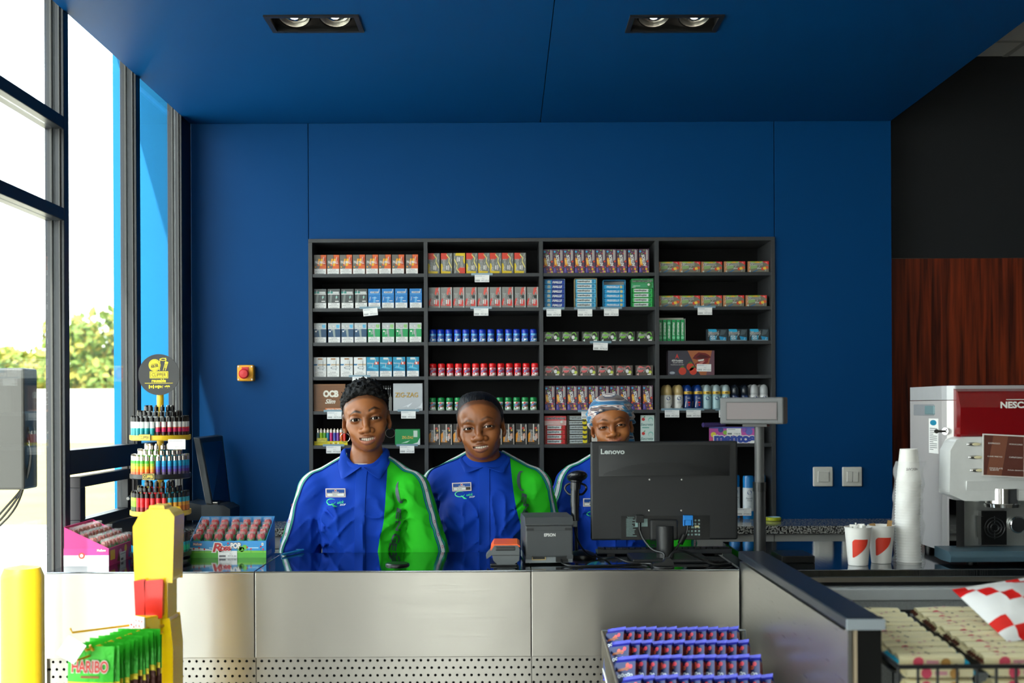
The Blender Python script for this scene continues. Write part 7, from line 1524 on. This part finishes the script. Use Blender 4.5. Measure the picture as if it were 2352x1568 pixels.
# red cover
zr0, zr1 = Z(1004, 2260, 3.41), Z(897, 2260, 3.41); rx = pt(2205, 950, 3.41).x
wpart(cm, MB().prism([(3.50, zr1+.022), (3.425, zr1-.004), (3.405, zr1-.05), (3.408, zr0), (3.50, zr0)], rx, XR-.02, REDG, 'x'), 'red_cover', bevel=.008, seg=3)
mb = MB(); cv = Canvas(mb, (rx, 3.404, zr0), (XR-.02-rx, 0, 0), (0, 0, zr1-zr0), (0, -1, 0)); tx = (pt(2342, 920, 3.4).x-rx)/(XR-.02-rx); cv.text('NESCAFÉ', tx, .71, .115, .0225, ink('#e8e4e0'), 2, bold=.04); mb.v = [(a_, b_-.006, c_) for a_, b_, c_ in mb.v]; cv.rect(tx-.11, .80, tx+.14, .815, ink('#e8e4e0'), 17); wpart(cm, mb, 'brand_lettering')
# silver door
zd0, zd1 = Z(1150, 2260, 3.37), Z(1003, 2260, 3.37); dx = pt(2178, 1080, 3.38).x
wpart(cm, MB().prism([(dx, zd0+.02), (dx+.004, zd1-.04), (dx+.022, zd1-.008), (dx+.05, zd1), (XR-.01, zd1), (XR-.01, zd0), (dx+.045, zd0)], 3.372, 3.456, SILV3, 'y'), 'front_door', bevel=.012, seg=3)
zsl = Z(1104, 2260, 3.37); wpart(cm, MB().prism([(3.40, zd0-.001), (3.40, zsl), (3.366, zsl), (3.378, zd0)], dx+.05, XR-.012, SILV3, 'x'), 'door_lower_slope')
for i, (px, py) in enumerate(((2238, 1020), (2242, 1050), (2246, 1080))):
    p = pt(px, py, 3.366); wpart(cm, MB().ellip((p.x, 3.372, p.z), (.022, .006, .0065), CHR, 18, 8), 'selection_button'); wpart(cm, MB().ellip((p.x+.006, 3.3685, p.z), (.015, .004, .0045), paper('#d8cfa8'), 16, 8), 'button_light')
    p = pt(px+112, py, 3.366); wpart(cm, MB().ellip((p.x, 3.372, p.z), (.022, .006, .0065), CHR, 18, 8), 'selection_button')
a, b = pt(2262, 1096, 3.34), pt(2347, 998, 3.36); w_ = .122; h_ = b.z-a.z; mb = MB(); mb.box((0, 0, 0), (w_, .003, h_), mat('clear_holder', '#d8d4d0', .1)); cv = Canvas(mb, (-w_/2, -.0015, -h_/2), (w_, 0, 0), (0, 0, h_), (0, -1, 0)); cv.rect(.03, .02, .97, .97, ink('#5a2f26'), 0); cv.poly([(.10, .02), (.45, .02), (.60, .97), (.25, .97)], ink('#7a4a38'), 1)
for t_, u, v in (('EXPRESSO', .27, .78), ('MOKACCINO', .78, .78), ('CAFÉ PRETO', .29, .47), ('CAPUCCINO', .78, .47), ('CHOCOLATE', .32, .19), ('QUENTE', .28, .145), ('ÁGUA QUENTE', .78, .165)): cv.text(t_, u, v, .0042*len(t_), .0042, W, 2)
mc = (pt(2304, 1046, 3.355)); q = mb.build('menu_card', cm, (mc.x-cm.location.x, 3.352-3.6, mc.z-CTZ), (R(-6), R(3), R(-4)))
p = pt(2303, 1142, 3.40); wpart(cm, MB().lathe([(.030, -.030), (.050, -.028), (.052, -.018), (.048, -.016), (.048, .028)], CHR, 32, c=(p.x, 3.405, p.z)), 'outlet_nozzle')
# alcove
az0, az1 = Z(1262, 2260, 3.45), zd0; wpart(cm, MB().bb((X0+.03, 3.448, az0), (XR-.01, 3.4545, az1), mat('alcove_mirror', '#c4c7c4', .3, .75)), 'alcove_back'); wpart(cm, MB().bb((X0+.004, 3.40, az0), (X0+.028, 3.4545, az1), CHR), 'alcove_side')
p = pt(2283, 1211, 3.43); gx, gz = p.x, p.z; mb = MB(); mb.bb((gx-.040, 3.425, gz-.052), (gx+.036, 3.447, gz+.05), BLKPL)
for r_ in (.012, .021, .030): mb.tube([(gx+r_*math.cos(t_), 3.424, gz+r_*math.sin(t_)) for t_ in np.linspace(0, 2*math.pi, 25)[:-1]], .0022, DKPL, 6, True, 1)
for k in range(4): t_ = k*math.pi/2+.0; mb.cyl((gx+.008*math.cos(t_), 3.424, gz+.008*math.sin(t_)), (gx+.034*math.cos(t_), 3.424, gz+.034*math.sin(t_)), .002, DKPL, 6)
mb.bb((gx-.047, 3.41, gz-.03), (gx-.040, 3.44, gz+.035), BLKPL); wpart(cm, mb, 'fan_grille')
p = pt(2340, 1205, 3.43); wpart(cm, MB().lathe([(.026, 0), (.026, -.012), (.022, -.016), (0, -.016)], CHR, 28, axis='y', c=(p.x, 3.446, p.z)), 'round_window')
wpart(cm, MB().prism([(3.455, CTZ+.012), (3.455, CTZ+.044), (3.345, CTZ+.040), (3.325, CTZ+.028), (3.330, CTZ+.010), (3.40, CTZ+.008)], pt(2174, 1280, 3.36).x, XR-.01, TEALB, 'x'), 'drip_tray', bevel=.004)
for fx in (X0+.05, XR-.06):
    for fy in (3.40, 3.74): wpart(cm, MB().cyl((fx, fy, CTZ), (fx, fy, zbase+.002), .015, BLKPL, 14), 'foot')
# ---- cups
CUPW = mat('paper_cup_white', '#e6e4df', .45, vary=.02); REDL = ink('#e2402c')
def cup_mesh(leaf=True, h_=.112, rt=.0385, rb=.0285, up=True, text=None):
    mb = MB(); mb.lathe([(rb-.002, .004), (rb-.001, 0), (rb, .001), (rt, h_-.003), (rt+.0015, h_-.0025), (rt+.002, h_), (rt, h_+.0005), (rt-.0012, h_-.002), (rb-.001, .005), (0, .005)], CUPW, 30, cap=False)
    def fm(u, v, off): t_ = -math.pi/2+(u-.5)*2.2; z = v*h_; r_ = rb+(rt-rb)*v+off+.0003; return Vector((r_*math.cos(t_), r_*math.sin(t_), z))
    cv = Canvas(mb, (0, 0, 0), (.08, 0, 0), (0, 0, h_), (0, -1, 0), f=fm, step=.0003)
    if leaf:
        rows_ = 14
        for j in range(rows_):
            def ed(t_): return (.16+.10*min(1, t_*2.4)**.7 if t_ < 1 else .26, .20+.50*t_**.55)
            t0, t1 = j/rows_, (j+1)/rows_
            def lr(t_):
                l_ = .13+.02*t_+(.10*max(0, (t_-.82)/.18)**2 if t_ > .82 else 0); r_ = .20+.56*math.sin(min(1, t_*1.12)*math.pi/2)**.9; return l_, r_
            (l0, r0), (l1, r1) = lr(t0), lr(t1); [cv.poly([(l0+(r0-l0)*k_/8, .22+.48*t0), (l0+(r0-l0)*(k_+1)/8, .22+.48*t0), (l1+(r1-l1)*(k_+1)/8, .22+.48*t1), (l1+(r1-l1)*k_/8, .22+.48*t1)], REDL, 0) for k_ in range(8)]
    if text:
        cv.text(text, .5, .62, .040, .0085, ink('#4a3a34'), 0, ang=0, bold=.02); cv.rect(.28, .70, .72, .715, ink('#4a3a34'), 0)
    return mesh_of(mb, 'paper_cup')
cme = cup_mesh()
for i, (px, py) in enumerate(((1971, 1297), (2024, 1292))):
    p = ptz(px, py, CTZ); o = tag(link('paper_cup', cme, None, (p.x, p.y, CTZ+.0003)), ['white paper cup with red leaf print holding sugar sachets', 'white paper cup with red leaf print holding wooden stirrers'][i], 'paper cup')
    if i == 0:
        mb = MB(); mb.box((0, 0, .03), (.018, .002, .06), paper('#e9e7e2')); sme = mesh_of(mb, 'sugar_sachet')
        for k in range(9): a_ = k*.7; tag(link('sugar_sachet', sme, None, (p.x+.017*math.cos(a_), p.y+.014*math.sin(a_), CTZ+.055+.004*(k % 3)), (R(random.gauss(0, 8)), R(random.gauss(0, 10)), a_)), 'white sugar sachet standing in the paper cup', 'sugar sachet', 'sugar sachets')
    else:
        mb = MB(); mb.box((0, 0, .055), (.010, .0015, .11), mat('birch_stirrer', '#b58d58', .6)); sme = mesh_of(mb, 'wooden_stirrer')
        for k, (dx_, dy_) in enumerate(((-.026, -.004), (-.018, -.008), (-.010, .0), (.024, .004), (.020, .010))): tag(link('wooden_stirrer', sme, None, (p.x+dx_*.55, p.y+dy_, CTZ+.009+(.008 if k > 2 else 0)), (0, R(9*(-1 if dx_ < 0 else 1)), 0)), 'flat wooden stirrer standing in the paper cup', 'stirrer', 'wooden stirrers')
sp = ptz(2088, 1289, CTZ); me_s = cup_mesh(False, .098, .0355, .0255, True); me_t = cup_mesh(False, .098, .0355, .0255, True, 'NESCAFÉ'); NC = 30
for i in range(NC):
    z_ = CTZ+.0985+i*.0083; q = link('paper_cup', me_t if i == NC-1 else me_s, None, (sp.x-.004*math.sin(i*.11), sp.y, z_), (math.pi, 0, math.pi)); q.location.z = z_; tag(q, 'upside-down white paper cup on top of the wrapped stack' if i == NC-1 else 'upside-down white paper cup nested in the plastic wrapped stack', 'paper cup', 'stacked paper cups')
mb = MB(); n1, n2 = 36, 44; rr = random.Random(11); V = []; H_ = .30
for j in range(n2+1):
    for i in range(n1):
        a_ = 2*math.pi*i/n1; z_ = .002+(H_)*j/n2; base = .0425+.006*math.exp(-((z_-.10)/.03)**2)+.008*math.exp(-(z_/.012)**2); w__ = base+.0022*math.sin(3*a_+9*z_*10)+.0018*math.sin(5*a_-z_*70)+rr.uniform(-.0008, .0008); V.append((w__*math.cos(a_)-.004*math.sin(z_*13), w__*math.sin(a_), z_))
mb.add(V, [(j*n1+i, j*n1+(i+1) % n1, (j+1)*n1+(i+1) % n1, (j+1)*n1+i) for j in range(n2) for i in range(n1)], mat('thin_plastic_film', '#f4f6f8', .14, alpha=.22, spec=.9, bump=.8, bscale=90, vary=0), True)
tag(mb.build('plastic_sleeve', None, (sp.x, sp.y, CTZ)), 'crinkled clear plastic sleeve around the stack of paper cups', 'plastic sleeve')
# ================================================================== foreground displays
# ---- yellow sweets stand (plain moulded column, no figure)
HY = 2.93; hx = pt(372, 1400, HY).x; hs = empty('sweets_stand', (hx, HY, 0), 0, 'glossy yellow moulded sweets stand with red band and wire prongs', 'display stand')
YG = mat('moulded_yellow_plastic', '#f6c80a', .2, vary=.03, coat=.3); RG = mat('moulded_red_plastic', '#d3180f', .2, vary=.03, coat=.3)
def hz_(py): return pt(372, py, HY).z
def hxw(px, py): return pt(px, py, HY).x-hx
def board_(pix, y0, y1, m_, name, bv=.012):
    return MB().prism([(pt(px, py, HY).x-hx, pt(px, py, HY).z) for px, py in pix], y0, y1, m_, 'y').build(name, hs, bevel=bv, seg=4)
board_([(322, 1332), (318, 1205), (332, 1180), (352, 1166), (400, 1166), (412, 1182), (408, 1332)], -.045, .045, YG, 'header_board')
board_([(346, 1180), (352, 1158), (384, 1158), (390, 1180)], -.03, .03, YG, 'top_cap', .006)
board_([(338, 1320), (396, 1320), (396, 1420), (338, 1420)], -.04, .04, YG, 'neck_board', .01)
for q0, q1 in ((324, 350), (347, 390)): board_([(q0, 1326), (q1, 1322), (q1-2, 1410), (q0+4, 1414)], -.058, .048, RG, 'red_band', .010)
board_([(342, 1412), (402, 1412), (409, 1480), (409, 2380), (335, 2380), (335, 1480)], -.045, .045, YG, 'column_board')
MB().bb((-.12, -.12, 0), (.12, .12, .03), YG).build('base_plate', hs, bevel=.01)
# sign block
mb = MB(); a = pt(322, 1435, HY-.07); mb.box((0, .02, 0), (.05, .05, .045), YG); mb.build('sign_block', hs, (a.x-hx, -.07, a.z), (0, 0, R(-38)), bevel=.004)
mb = MB(); mb.box((0, 0, 0), (.060, .004, .046), paper('#f2f0ec')); cv = Canvas(mb, (-.03, -.002, -.023), (.060, 0, 0), (0, 0, .046), (0, -1, 0)); cv.text('HARIBO', .5, .5, .055, .032, ink('#c8281c'), 0, bold=.01); d_ = Vector((math.sin(R(-38)), -math.cos(R(-38)), 0)); mb.build('brand_sign', hs, (a.x-hx+d_.x*.008, -.07+d_.y*.008, a.z), (0, 0, R(-38)))
ROD = mat('prong_yellow', '#dfa818', .3); rods = []
for (p0, p1, Y0, Y1) in (((312, 1437), (166, 1449), 2.90, 2.80), ((345, 1457), (198, 1474), 2.86, 2.585), ((345, 1464), (212, 1468), 2.86, 2.60), ((338, 1478), (178, 1492), 2.85, 2.56)):
    A, B = pt(*p0, Y0), pt(*p1, Y1); B.z = A.z = (A.z+B.z)/2; rods.append((A, B)); mb = MB(); mb.tube([A-hs.location+Vector((.03, .03, 0)), A-hs.location, B-hs.location, B-hs.location+Vector((-.004, -.004, .012))], .0028, ROD, 8, sub=1); mb.build('prong', hs)
B = rods[1][1]; mb = MB(); mb.box((-.03, -.01, .004), (.075, .001, .046), paper('#f4f4f2'), Euler((R(-35), R(10), R(-40))).to_matrix()); mb.build('price_flap', hs, B-hs.location)
# bags on the prongs
BAGG = foil('#2fae24'); BAGB = foil('#5a2a1c'); 
def sweet_bag(seed):
    w_, h_, d_ = .105, .165, .0090; rr = random.Random(seed); n = 12; mb = MB(); V = []
    for s_ in (-1, 1):
        for j in range(n+1):
            for i in range(n+1):
                u, v = i/n, j/n; t_ = (max(0, math.sin(math.pi*u))**.6)*(max(0, math.sin(math.pi*min(1, max(0, (v-.03)/.80))))**.7 if v < .83 else 0); V.append(((u-.5)*w_*(1-.10*t_), s_*(d_/2*t_*(1+.2*(rr.random()-.5))+.0004), -h_+v*h_))
    N = (n+1)**2; G1, Y1, B1 = [], [], []
    for j in range(n):
        v = j/n; L_ = G1 if v >= .50 else Y1 if v >= .41 else B1
        for i in range(n): a_ = j*(n+1)+i; L_ += [(a_, a_+1, a_+n+2, a_+n+1), (N+a_+n+1, N+a_+n+2, N+a_+1, N+a_)]
    o = len(mb.v); mb.add(V, G1, BAGG, True); mb.add(V, Y1, foil('#e8d21c'), True); mb.add(V, B1, BAGB, True)
    for s_ in (-1, 1):
        cv = Canvas(mb, (-w_/2 if s_ < 0 else w_/2, s_*.0056, -h_), (w_*-s_, 0, 0), (0, 0, h_), (0, s_, 0)); cv.text('HARIBO', .5, .72, .082, .026, ink('#c0281e'), 1, bold=.03, outline=W, ob=.07); cv.rect(.3, .56, .7, .59, ink('#8a4a1c'), 1)
        for k in range(6): cv.disc(rr.uniform(.2, .8), rr.uniform(.08, .34), .07, ink(rr.choice(['#3a1710', '#8a4a22', '#c8c0b0', '#4f7a2c'])), 1, 9)
    return mesh_of(mb, 'sweets_bag')
bags = [sweet_bag(k) for k in range(3)]; blab = ['green and brown sweets bag on the prong next to the sign', 'green and brown sweets bag on the long front prong', 'green and brown sweets bag on the inner prong', 'green and brown sweets bag on the lowest prong']
U_ = (rods[1][1]-rods[1][0]); U_.z = 0; U_.normalize(); AN = math.atan2(U_.y, U_.x); NB = 19
s0 = max(rods[r_][0].dot(U_) for r_ in (1, 2, 3))+.030; s1 = min(rods[r_][1].dot(U_) for r_ in (1, 2, 3))-.004
for k in range(NB):      # one after the other along the prongs, faces parallel so they hang free of each other
    ri = (3, 1, 3, 2, 1, 3, 2)[k % 7]; A, B = rods[ri]; d = B-A; t_ = ((s0+(s1-s0)*k/(NB-1))-A.dot(U_))/d.dot(U_); p = A+d*t_
    tag(link('sweets_bag', bags[k % 3], None, p+Vector((0, 0, .006)), (0, R(random.gauss(0, 1.5)), AN+R(90)+R(12))), blab[ri], 'sweets bag', 'sweets bags on the yellow stand')
# ---- tray of dark blue chocolate bars against the divider
TX0, TX1, TYB, TYF = .262, .660, 3.17, 2.45; tzb = pt(1385, 1450, TYB).z
tr_ = empty('chocolate_tray', ((TX0+TX1)/2, (TYB+TYF)/2, 0), 0, 'slatted metal tray full of dark blue chocolate bars beside the divider', 'display tray'); SLM = mat('tray_bronze_metal', '#8a8377', .35, .7); WIR = mat('tray_wire', '#9aa0a3', .35, .7)
zf = .80; n_ = 26; FLB, FLF = .790, .723
def T(v): return Vector(v)-tr_.location
for i in range(n_):
    y = TYB+(TYF-TYB)*i/(n_-1); ztp = tzb+(zf+.03-tzb)*i/(n_-1); MB().bb(T((TX0-.002, y-.004, ztp-.13)), T((TX0+.001, y+.004, ztp)), SLM).build('side_slat', tr_)
MB().tube([T((TX0, TYB, tzb)), T((TX0, TYF, zf+.03))], .004, SLM, 8, sub=1).build('side_rail', tr_); MB().tube([T((TX0, TYB, tzb-.135)), T((TX0, TYF, zf-.10))], .004, SLM, 8, sub=1).build('side_rail', tr_)
MB().tube([T((TX0, TYB, tzb+.002)), T((TX1, TYB, tzb+.002))], .003, WIR, 8, sub=1).build('back_wire', tr_); MB().tube([T((TX0, TYB, tzb-.035)), T((TX1, TYB, tzb-.035))], .003, WIR, 8, sub=1).build('back_wire', tr_)
for i in range(9): x = TX0+(TX1-TX0)*i/8; MB().tube([T((x, TYB, tzb+.002)), T((x, TYB, tzb-.13))], .0022, WIR, 6, sub=1).build('back_wire', tr_)
mb = MB(); mb.add([T(p) for p in ((TX0, TYB, FLB), (TX1, TYB, FLB), (TX1, TYF, FLF), (TX0, TYF, FLF))], [(0, 1, 2, 3)], SLM); o = mb.build('tray_floor', tr_); md = o.modifiers.new('t', 'SOLIDIFY'); md.thickness = .003
for x in (TX0+.01, TX1-.01):
    for y in (TYF+.02, TYB-.02): MB().cyl(T((x, y, 0)), T((x, y, FLF+(FLB-FLF)*(y-TYF)/(TYB-TYF))), .009, SLM, 10).build('leg', tr_)
p = pt(1388, 1540, 2.9); mb = MB(); mb.box((0, 0, 0), (.003, .06, .075), paper('#e9e7e4')); mb.build('price_holder', tr_, T((TX0-.016, 2.83, p.z-.02)), (0, R(-14), 0), bevel=.002)
DB = foil('#0e1f52'); CR = foil('#2a2c9c'); SIDE = foil('#5a1a1e')
def bar(seed):
    rr = random.Random(seed); w_, h_, d_ = .058, .118, .0145; mb = MB()
    mb.box((0, 0, h_/2), (w_, d_, h_), DB); cr_ = []
    n = 8
    for s_, z0, z1 in ((1, h_, h_+.017), (-1, 0, -.012)):
        V = []
        for i in range(n+1): x = (i/n-.5)*w_; V += [(x, .0012*(1 if i % 2 else -1), z0), (x*1.05, .0008*(1 if i % 2 else -1)+rr.uniform(-.001, .001), z1)]
        mb.add(V, [(2*i, 2*i+2, 2*i+3, 2*i+1) for i in range(n)], CR, True)
        for q in (-1, 1): mb.add([(-w_/2, q*d_/2, z0), (w_/2, q*d_/2, z0), (w_/2, q*.001, z0+(z1-z0)*.5), (-w_/2, q*.001, z0+(z1-z0)*.5)], [(0, 1, 2, 3)], CR)
    mb.bb((w_/2, -d_/2, .004), (w_/2+.0006, d_/2, h_-.004), SIDE)
    cv = front(mb, w_, h_, -d_/2); 
    for k in range(3): cv.disc(.60+rr.uniform(-.15, .2), .93-.035*k, .10, ink(rr.choice(['#d8344a', '#c84a3a', '#e05a3c'])), 0, 8)
    cv.poly([(.10, .80), (.75, .84), (.6, .88), (.15, .86)], ink('#9a4f22'), 1)
    for k, u in enumerate((.22, .38, .54, .68, .82)): cv.disc(u, .70+.02*(k % 2), .085, ink('#cfd6e0'), 3, 9); cv.disc(u, .70+.02*(k % 2), .035, ink('#2a3f78'), 4, 7)
    return mesh_of(mb, 'chocolate_bar')
bm = [bar(k) for k in range(3)]; rl = ['dark blue chocolate bar in the back row against the tray wire', 'dark blue chocolate bar in the second row of the tray', 'dark blue chocolate bar in the third row of the tray', 'dark blue chocolate bar in the fourth row of the tray', 'dark blue chocolate bar in the front row of the tray']
BVS = [np.array([v.co[:] for v in m_.vertices]) for m_ in bm]
def cl(sg, lim): return max(-lim, min(lim, random.gauss(0, sg)))
for j in range(5):
    y = 3.125-.135*j; nn = 12; t1, t2, t3 = -28+cl(3, 4), -14+cl(2, 3), -36+cl(2, 3)      # each row leans its own way
    for i in range(nn):
        x = TX0+.036+i*(.606-TX0-.036)/(nn-1)+cl(.0005, .001)
        Rt = Euler((R(t1+cl(.5, .8)), R(t2+cl(.5, .8)), R(t3+cl(.5, .8)))).to_matrix().to_4x4(); M_ = Matrix.Translation((x, y+cl(.001, .0015), .90)) @ Rt @ Matrix.Translation((0, 0, -.128))
        k = (i+j) % 3; P_ = BVS[k] @ np.array(M_.to_3x3()).T+np.array(M_.translation); fz = FLF+(FLB-FLF)*(P_[:, 1]-TYF)/(TYB-TYF)
        M_ = Matrix.Translation((0, 0, -float((P_[:, 2]-fz).min())+.0012)) @ M_                       # stands on the tray floor
        q = link('chocolate_bar', bm[k]); q.matrix_world = M_; tag(q, rl[j], 'chocolate bar', 'chocolate bars in the tray')
# ---- wire basket with cream bars on the right
BX0, BX1, BYF, BYB = DX1+.012, 1.55, 2.20, 2.68; bz = pt(2100, 1531, BYF).z; bk = empty('wire_basket', ((BX0+BX1)/2, BYF, 0), 0, 'dark wire basket of cream wafer bars beside the divider end', 'wire basket'); WD = mat('basket_dark_wire', '#2c2e30', .4, .5)
def Tb(v): return Vector(v)-bk.location
for y, zz_ in ((BYF, bz), (BYF, bz-.17), (BYB, bz+.02)): MB().tube([Tb((BX0, y, zz_)), Tb((BX1, y, zz_))], .0045, WD, 8, sub=1).build('rim_wire', bk)
for x in (BX0, BX1): MB().tube([Tb((x, BYF, bz)), Tb((x, BYB, bz+.02))], .0045, WD, 8, sub=1).build('rim_wire', bk)
for i in range(22): x = BX0+(BX1-BX0)*i/21; MB().tube([Tb((x, BYF, bz)), Tb((x, BYF, bz-.17)), Tb((x, BYB, bz-.15)), Tb((x, BYB, bz+.02))], .0028, WD, 6, sub=1).build('upright_wire', bk)
for x in (BX0+.02, BX1-.02):
    for y in (BYF+.03, BYB-.03): MB().cyl(Tb((x, y, 0)), Tb((x, y, bz-.170+.020*(y-BYF)/(BYB-BYF))), .011, WD, 10).build('leg', bk)
mb = MB(); mb.add([Tb(q) for q in ((BX0+.006, BYF+.052, bz-.0205), (BX1-.006, BYF+.052, bz-.0205), (BX1-.006, BYB-.006, bz+.0100), (BX0+.006, BYB-.006, bz+.0100))], [(0, 1, 2, 3)], WD); o = mb.build('riser_shelf', bk); md = o.modifiers.new('t', 'SOLIDIFY'); md.thickness = .003; md.offset = -1
CREAM = foil('#e3d9b0'); CR2 = mat('cream_wrapper', '#e6dcb4', .4, vary=.06, bump=.3, bscale=60); CYA = foil('#18a3cc'); BRN = foil('#4a2418')
def wafer(L_, tab, seed, endc):
    rr = random.Random(seed); mb = MB(); n = 8; V = []; d_, h_ = .034, .024
    for i in range(n+1):
        x = (i/n-.5)*L_*.86; s_ = 1-.12*abs(i/n-.5)*2
        for a_ in np.linspace(0, 2*math.pi, 11)[:-1]: V.append((x, d_/2*s_*math.copysign(abs(math.cos(a_))**.6, math.cos(a_)), h_/2*s_*math.copysign(abs(math.sin(a_))**.6, math.sin(a_))))
    mb.add(V, [(i*10+k, (i+1)*10+k, (i+1)*10+(k+1) % 10, i*10+(k+1) % 10) for i in range(n) for k in range(10)], CR2, True)
    for s_ in (-1, 1):
        m_ = (endc if s_ > 0 else tab); Z_ = []
        for k in range(7): y = (k/6-.5)*d_; Z_ += [(s_*L_*.43, y, .004*(1 if k % 2 else -1)), (s_*(L_*.5-(.004 if k % 2 else 0)), y, .002*(1 if k % 2 else -1))]
        mb.add(Z_, [(2*k, 2*k+1, 2*k+3, 2*k+2) for k in range(6)], m_)
    cv = Canvas(mb, (-L_*.36, -d_*.42, h_*.5), (L_*.72, 0, 0), (0, d_*.84, 0), (0, 0, 1))
    for k in range(5): u, v = rr.uniform(.1, .9), rr.uniform(.2, .8); cv.disc(u, v, .03, ink(rr.choice(['#3a2a20', '#c98a92', '#8a6a5a'])), 0, 7)
    cf = Canvas(mb, (-L_*.36, -d_*.5, -h_*.40), (L_*.72, 0, 0), (0, 0, h_*.8), (0, -1, 0)); cf.disc(.25, .5, .10, ink('#d8506a'), 0, 9); cf.disc(.75, .45, .09, ink('#b5884a'), 0, 9); cf.rect(.4, .3, .62, .7, ink('#d89aa4'), 0)
    return mesh_of(mb, 'wafer_bar')
wm = [wafer(.150, CYA, 1, CYA), wafer(.150, CREAM, 2, CYA), wafer(.160, BRN, 3, BRN), wafer(.160, CREAM, 4, BRN)]
for j in range(11):
    for c_ in range(4):
        x = BX0+.085+c_*.172; y = BYF+.028+j*.0405; k = (0, 2, 3, 2)[c_] if (j % 3) else (1, 3, 2, 3)[c_]
        for lev in range(2 if j == 0 else 1):
            z_ = bz-.0265*lev-.004+.0030*j+max(-.001, min(.001, random.gauss(0, .001)))-(.010 if j == 0 else 0)
            tag(link('wafer_bar', wm[k], None, (x+cl(.0015, .003), y+cl(.0006, .001), z_), (R(7+cl(1, 2)) if j else 0, R(cl(.5, .8)), R(cl(.5, .8)))), ['cream wafer bar with cyan crimped end in the column against the divider', 'cream wafer bar with brown crimped ends in the second column', 'cream wafer bar with brown tip in the third column of the basket', 'cream wafer bar with brown ends in the outermost column'][c_]+(', lower layer' if lev else ''), 'wafer bar', 'wafer bars in the wire basket')
mb = MB(); mb.box((0, 0, 0), (.040, .004, .11), CR2); 
for c_ in range(16):
    x = BX0+.022+c_*.050; mb = MB(); mb.box((0, 0, .0545), (.044, .016, .109), CR2); cv = front(mb, .044, .109, -.008); cc_ = ['#c83a4a', '#d8a03a', '#d8903a', '#1a93b8', '#d8506a', '#c8a0a0', '#6a4a3a', '#d8c8a0'][c_ % 8]; cv.rect(.04, .62, .96, .86, ink(cc_), 0); cv.disc(.5, .34, .36, ink('#d8953a' if c_ % 3 else '#8a5a3a'), 0, 12, ry=.2); cv.poly([(.1, .56), (.9, .5), (.9, .53), (.1, .60)], ink('#8a8a86'), 1)
    tag(mb.build('snack_bar', None, (x, BYF+.014, bz-.1655), bevel=.003), 'upright %s snack bar behind the front wires of the basket' % ['red and cream', 'cream and gold', 'cream and orange', 'cyan and cream', 'pink and cream', 'cream and rose', 'cream and chocolate brown', 'plain cream'][c_ % 8], 'snack bar', 'upright snack bars')
# red and white bags lying on the bars
def chequer_bag(seed):
    w_, h_, d_ = .20, .20, .060; n = 18; rr = random.Random(seed); V = []; mb = MB()
    for s_ in (-1, 1):
        for j in range(n+1):
            for i in range(n+1):
                u, v = i/n, j/n; t_ = (max(0, math.sin(math.pi*u))**.5)*(max(0, math.sin(math.pi*min(1, max(0, (v-.06)/.88))))**.5); V.append(((u-.5)*w_*(1-.10*t_), s_*(d_/2*t_*(1+.12*(rr.random()-.5))+.0004), (v-.5)*h_))
    N = (n+1)**2; A, B_ = [], []
    for j in range(n):
        for i in range(n):
            k = j*(n+1)+i; L_ = B_ if (i//3) == ((n-1-j)//3) or (i//3) == ((n-1-j)//3)+4 or (i//3) == ((n-1-j)//3)-4 else A; L_ += [(k, k+1, k+n+2, k+n+1)]; (B_ if L_ is B_ else A).append((N+k+n+1, N+k+n+2, N+k+1, N+k))
    mb.add(V, A, mat('white_bag_film', '#e6e6e6', .28, vary=.03, bump=.5, bscale=30), True); mb.add(V, B_, mat('red_bag_film', '#d8201c', .28, vary=.03), True); return mb
def lay_bag(seed, x, y, rot, label):
    o = tag(chequer_bag(seed).build('crisps_bag'), label, 'snack bag'); M_ = Matrix.Translation((x, y, 0)) @ Euler([R(q) for q in rot]).to_matrix().to_4x4()
    P_ = np.array([v.co[:] for v in o.data.vertices]) @ np.array(M_.to_3x3()).T+np.array(M_.translation); top = bz-.004+.012+.0030*np.clip((P_[:, 1]-BYF-.028)/.0405, 0, 10)
    o.matrix_world = Matrix.Translation((0, 0, -float((P_[:, 2]-top).min())-.0025)) @ M_      # sinks a little between the bars
p = pt(2330, 1440, 2.46); lay_bag(2, p.x+.012, 2.46, (-66, -6, 12), 'white and red chequered snack bag lying on the wafer bars')
lay_bag(5, p.x+.245, 2.45, (-72, 4, 8), 'second white and red chequered bag beyond the first on the basket')
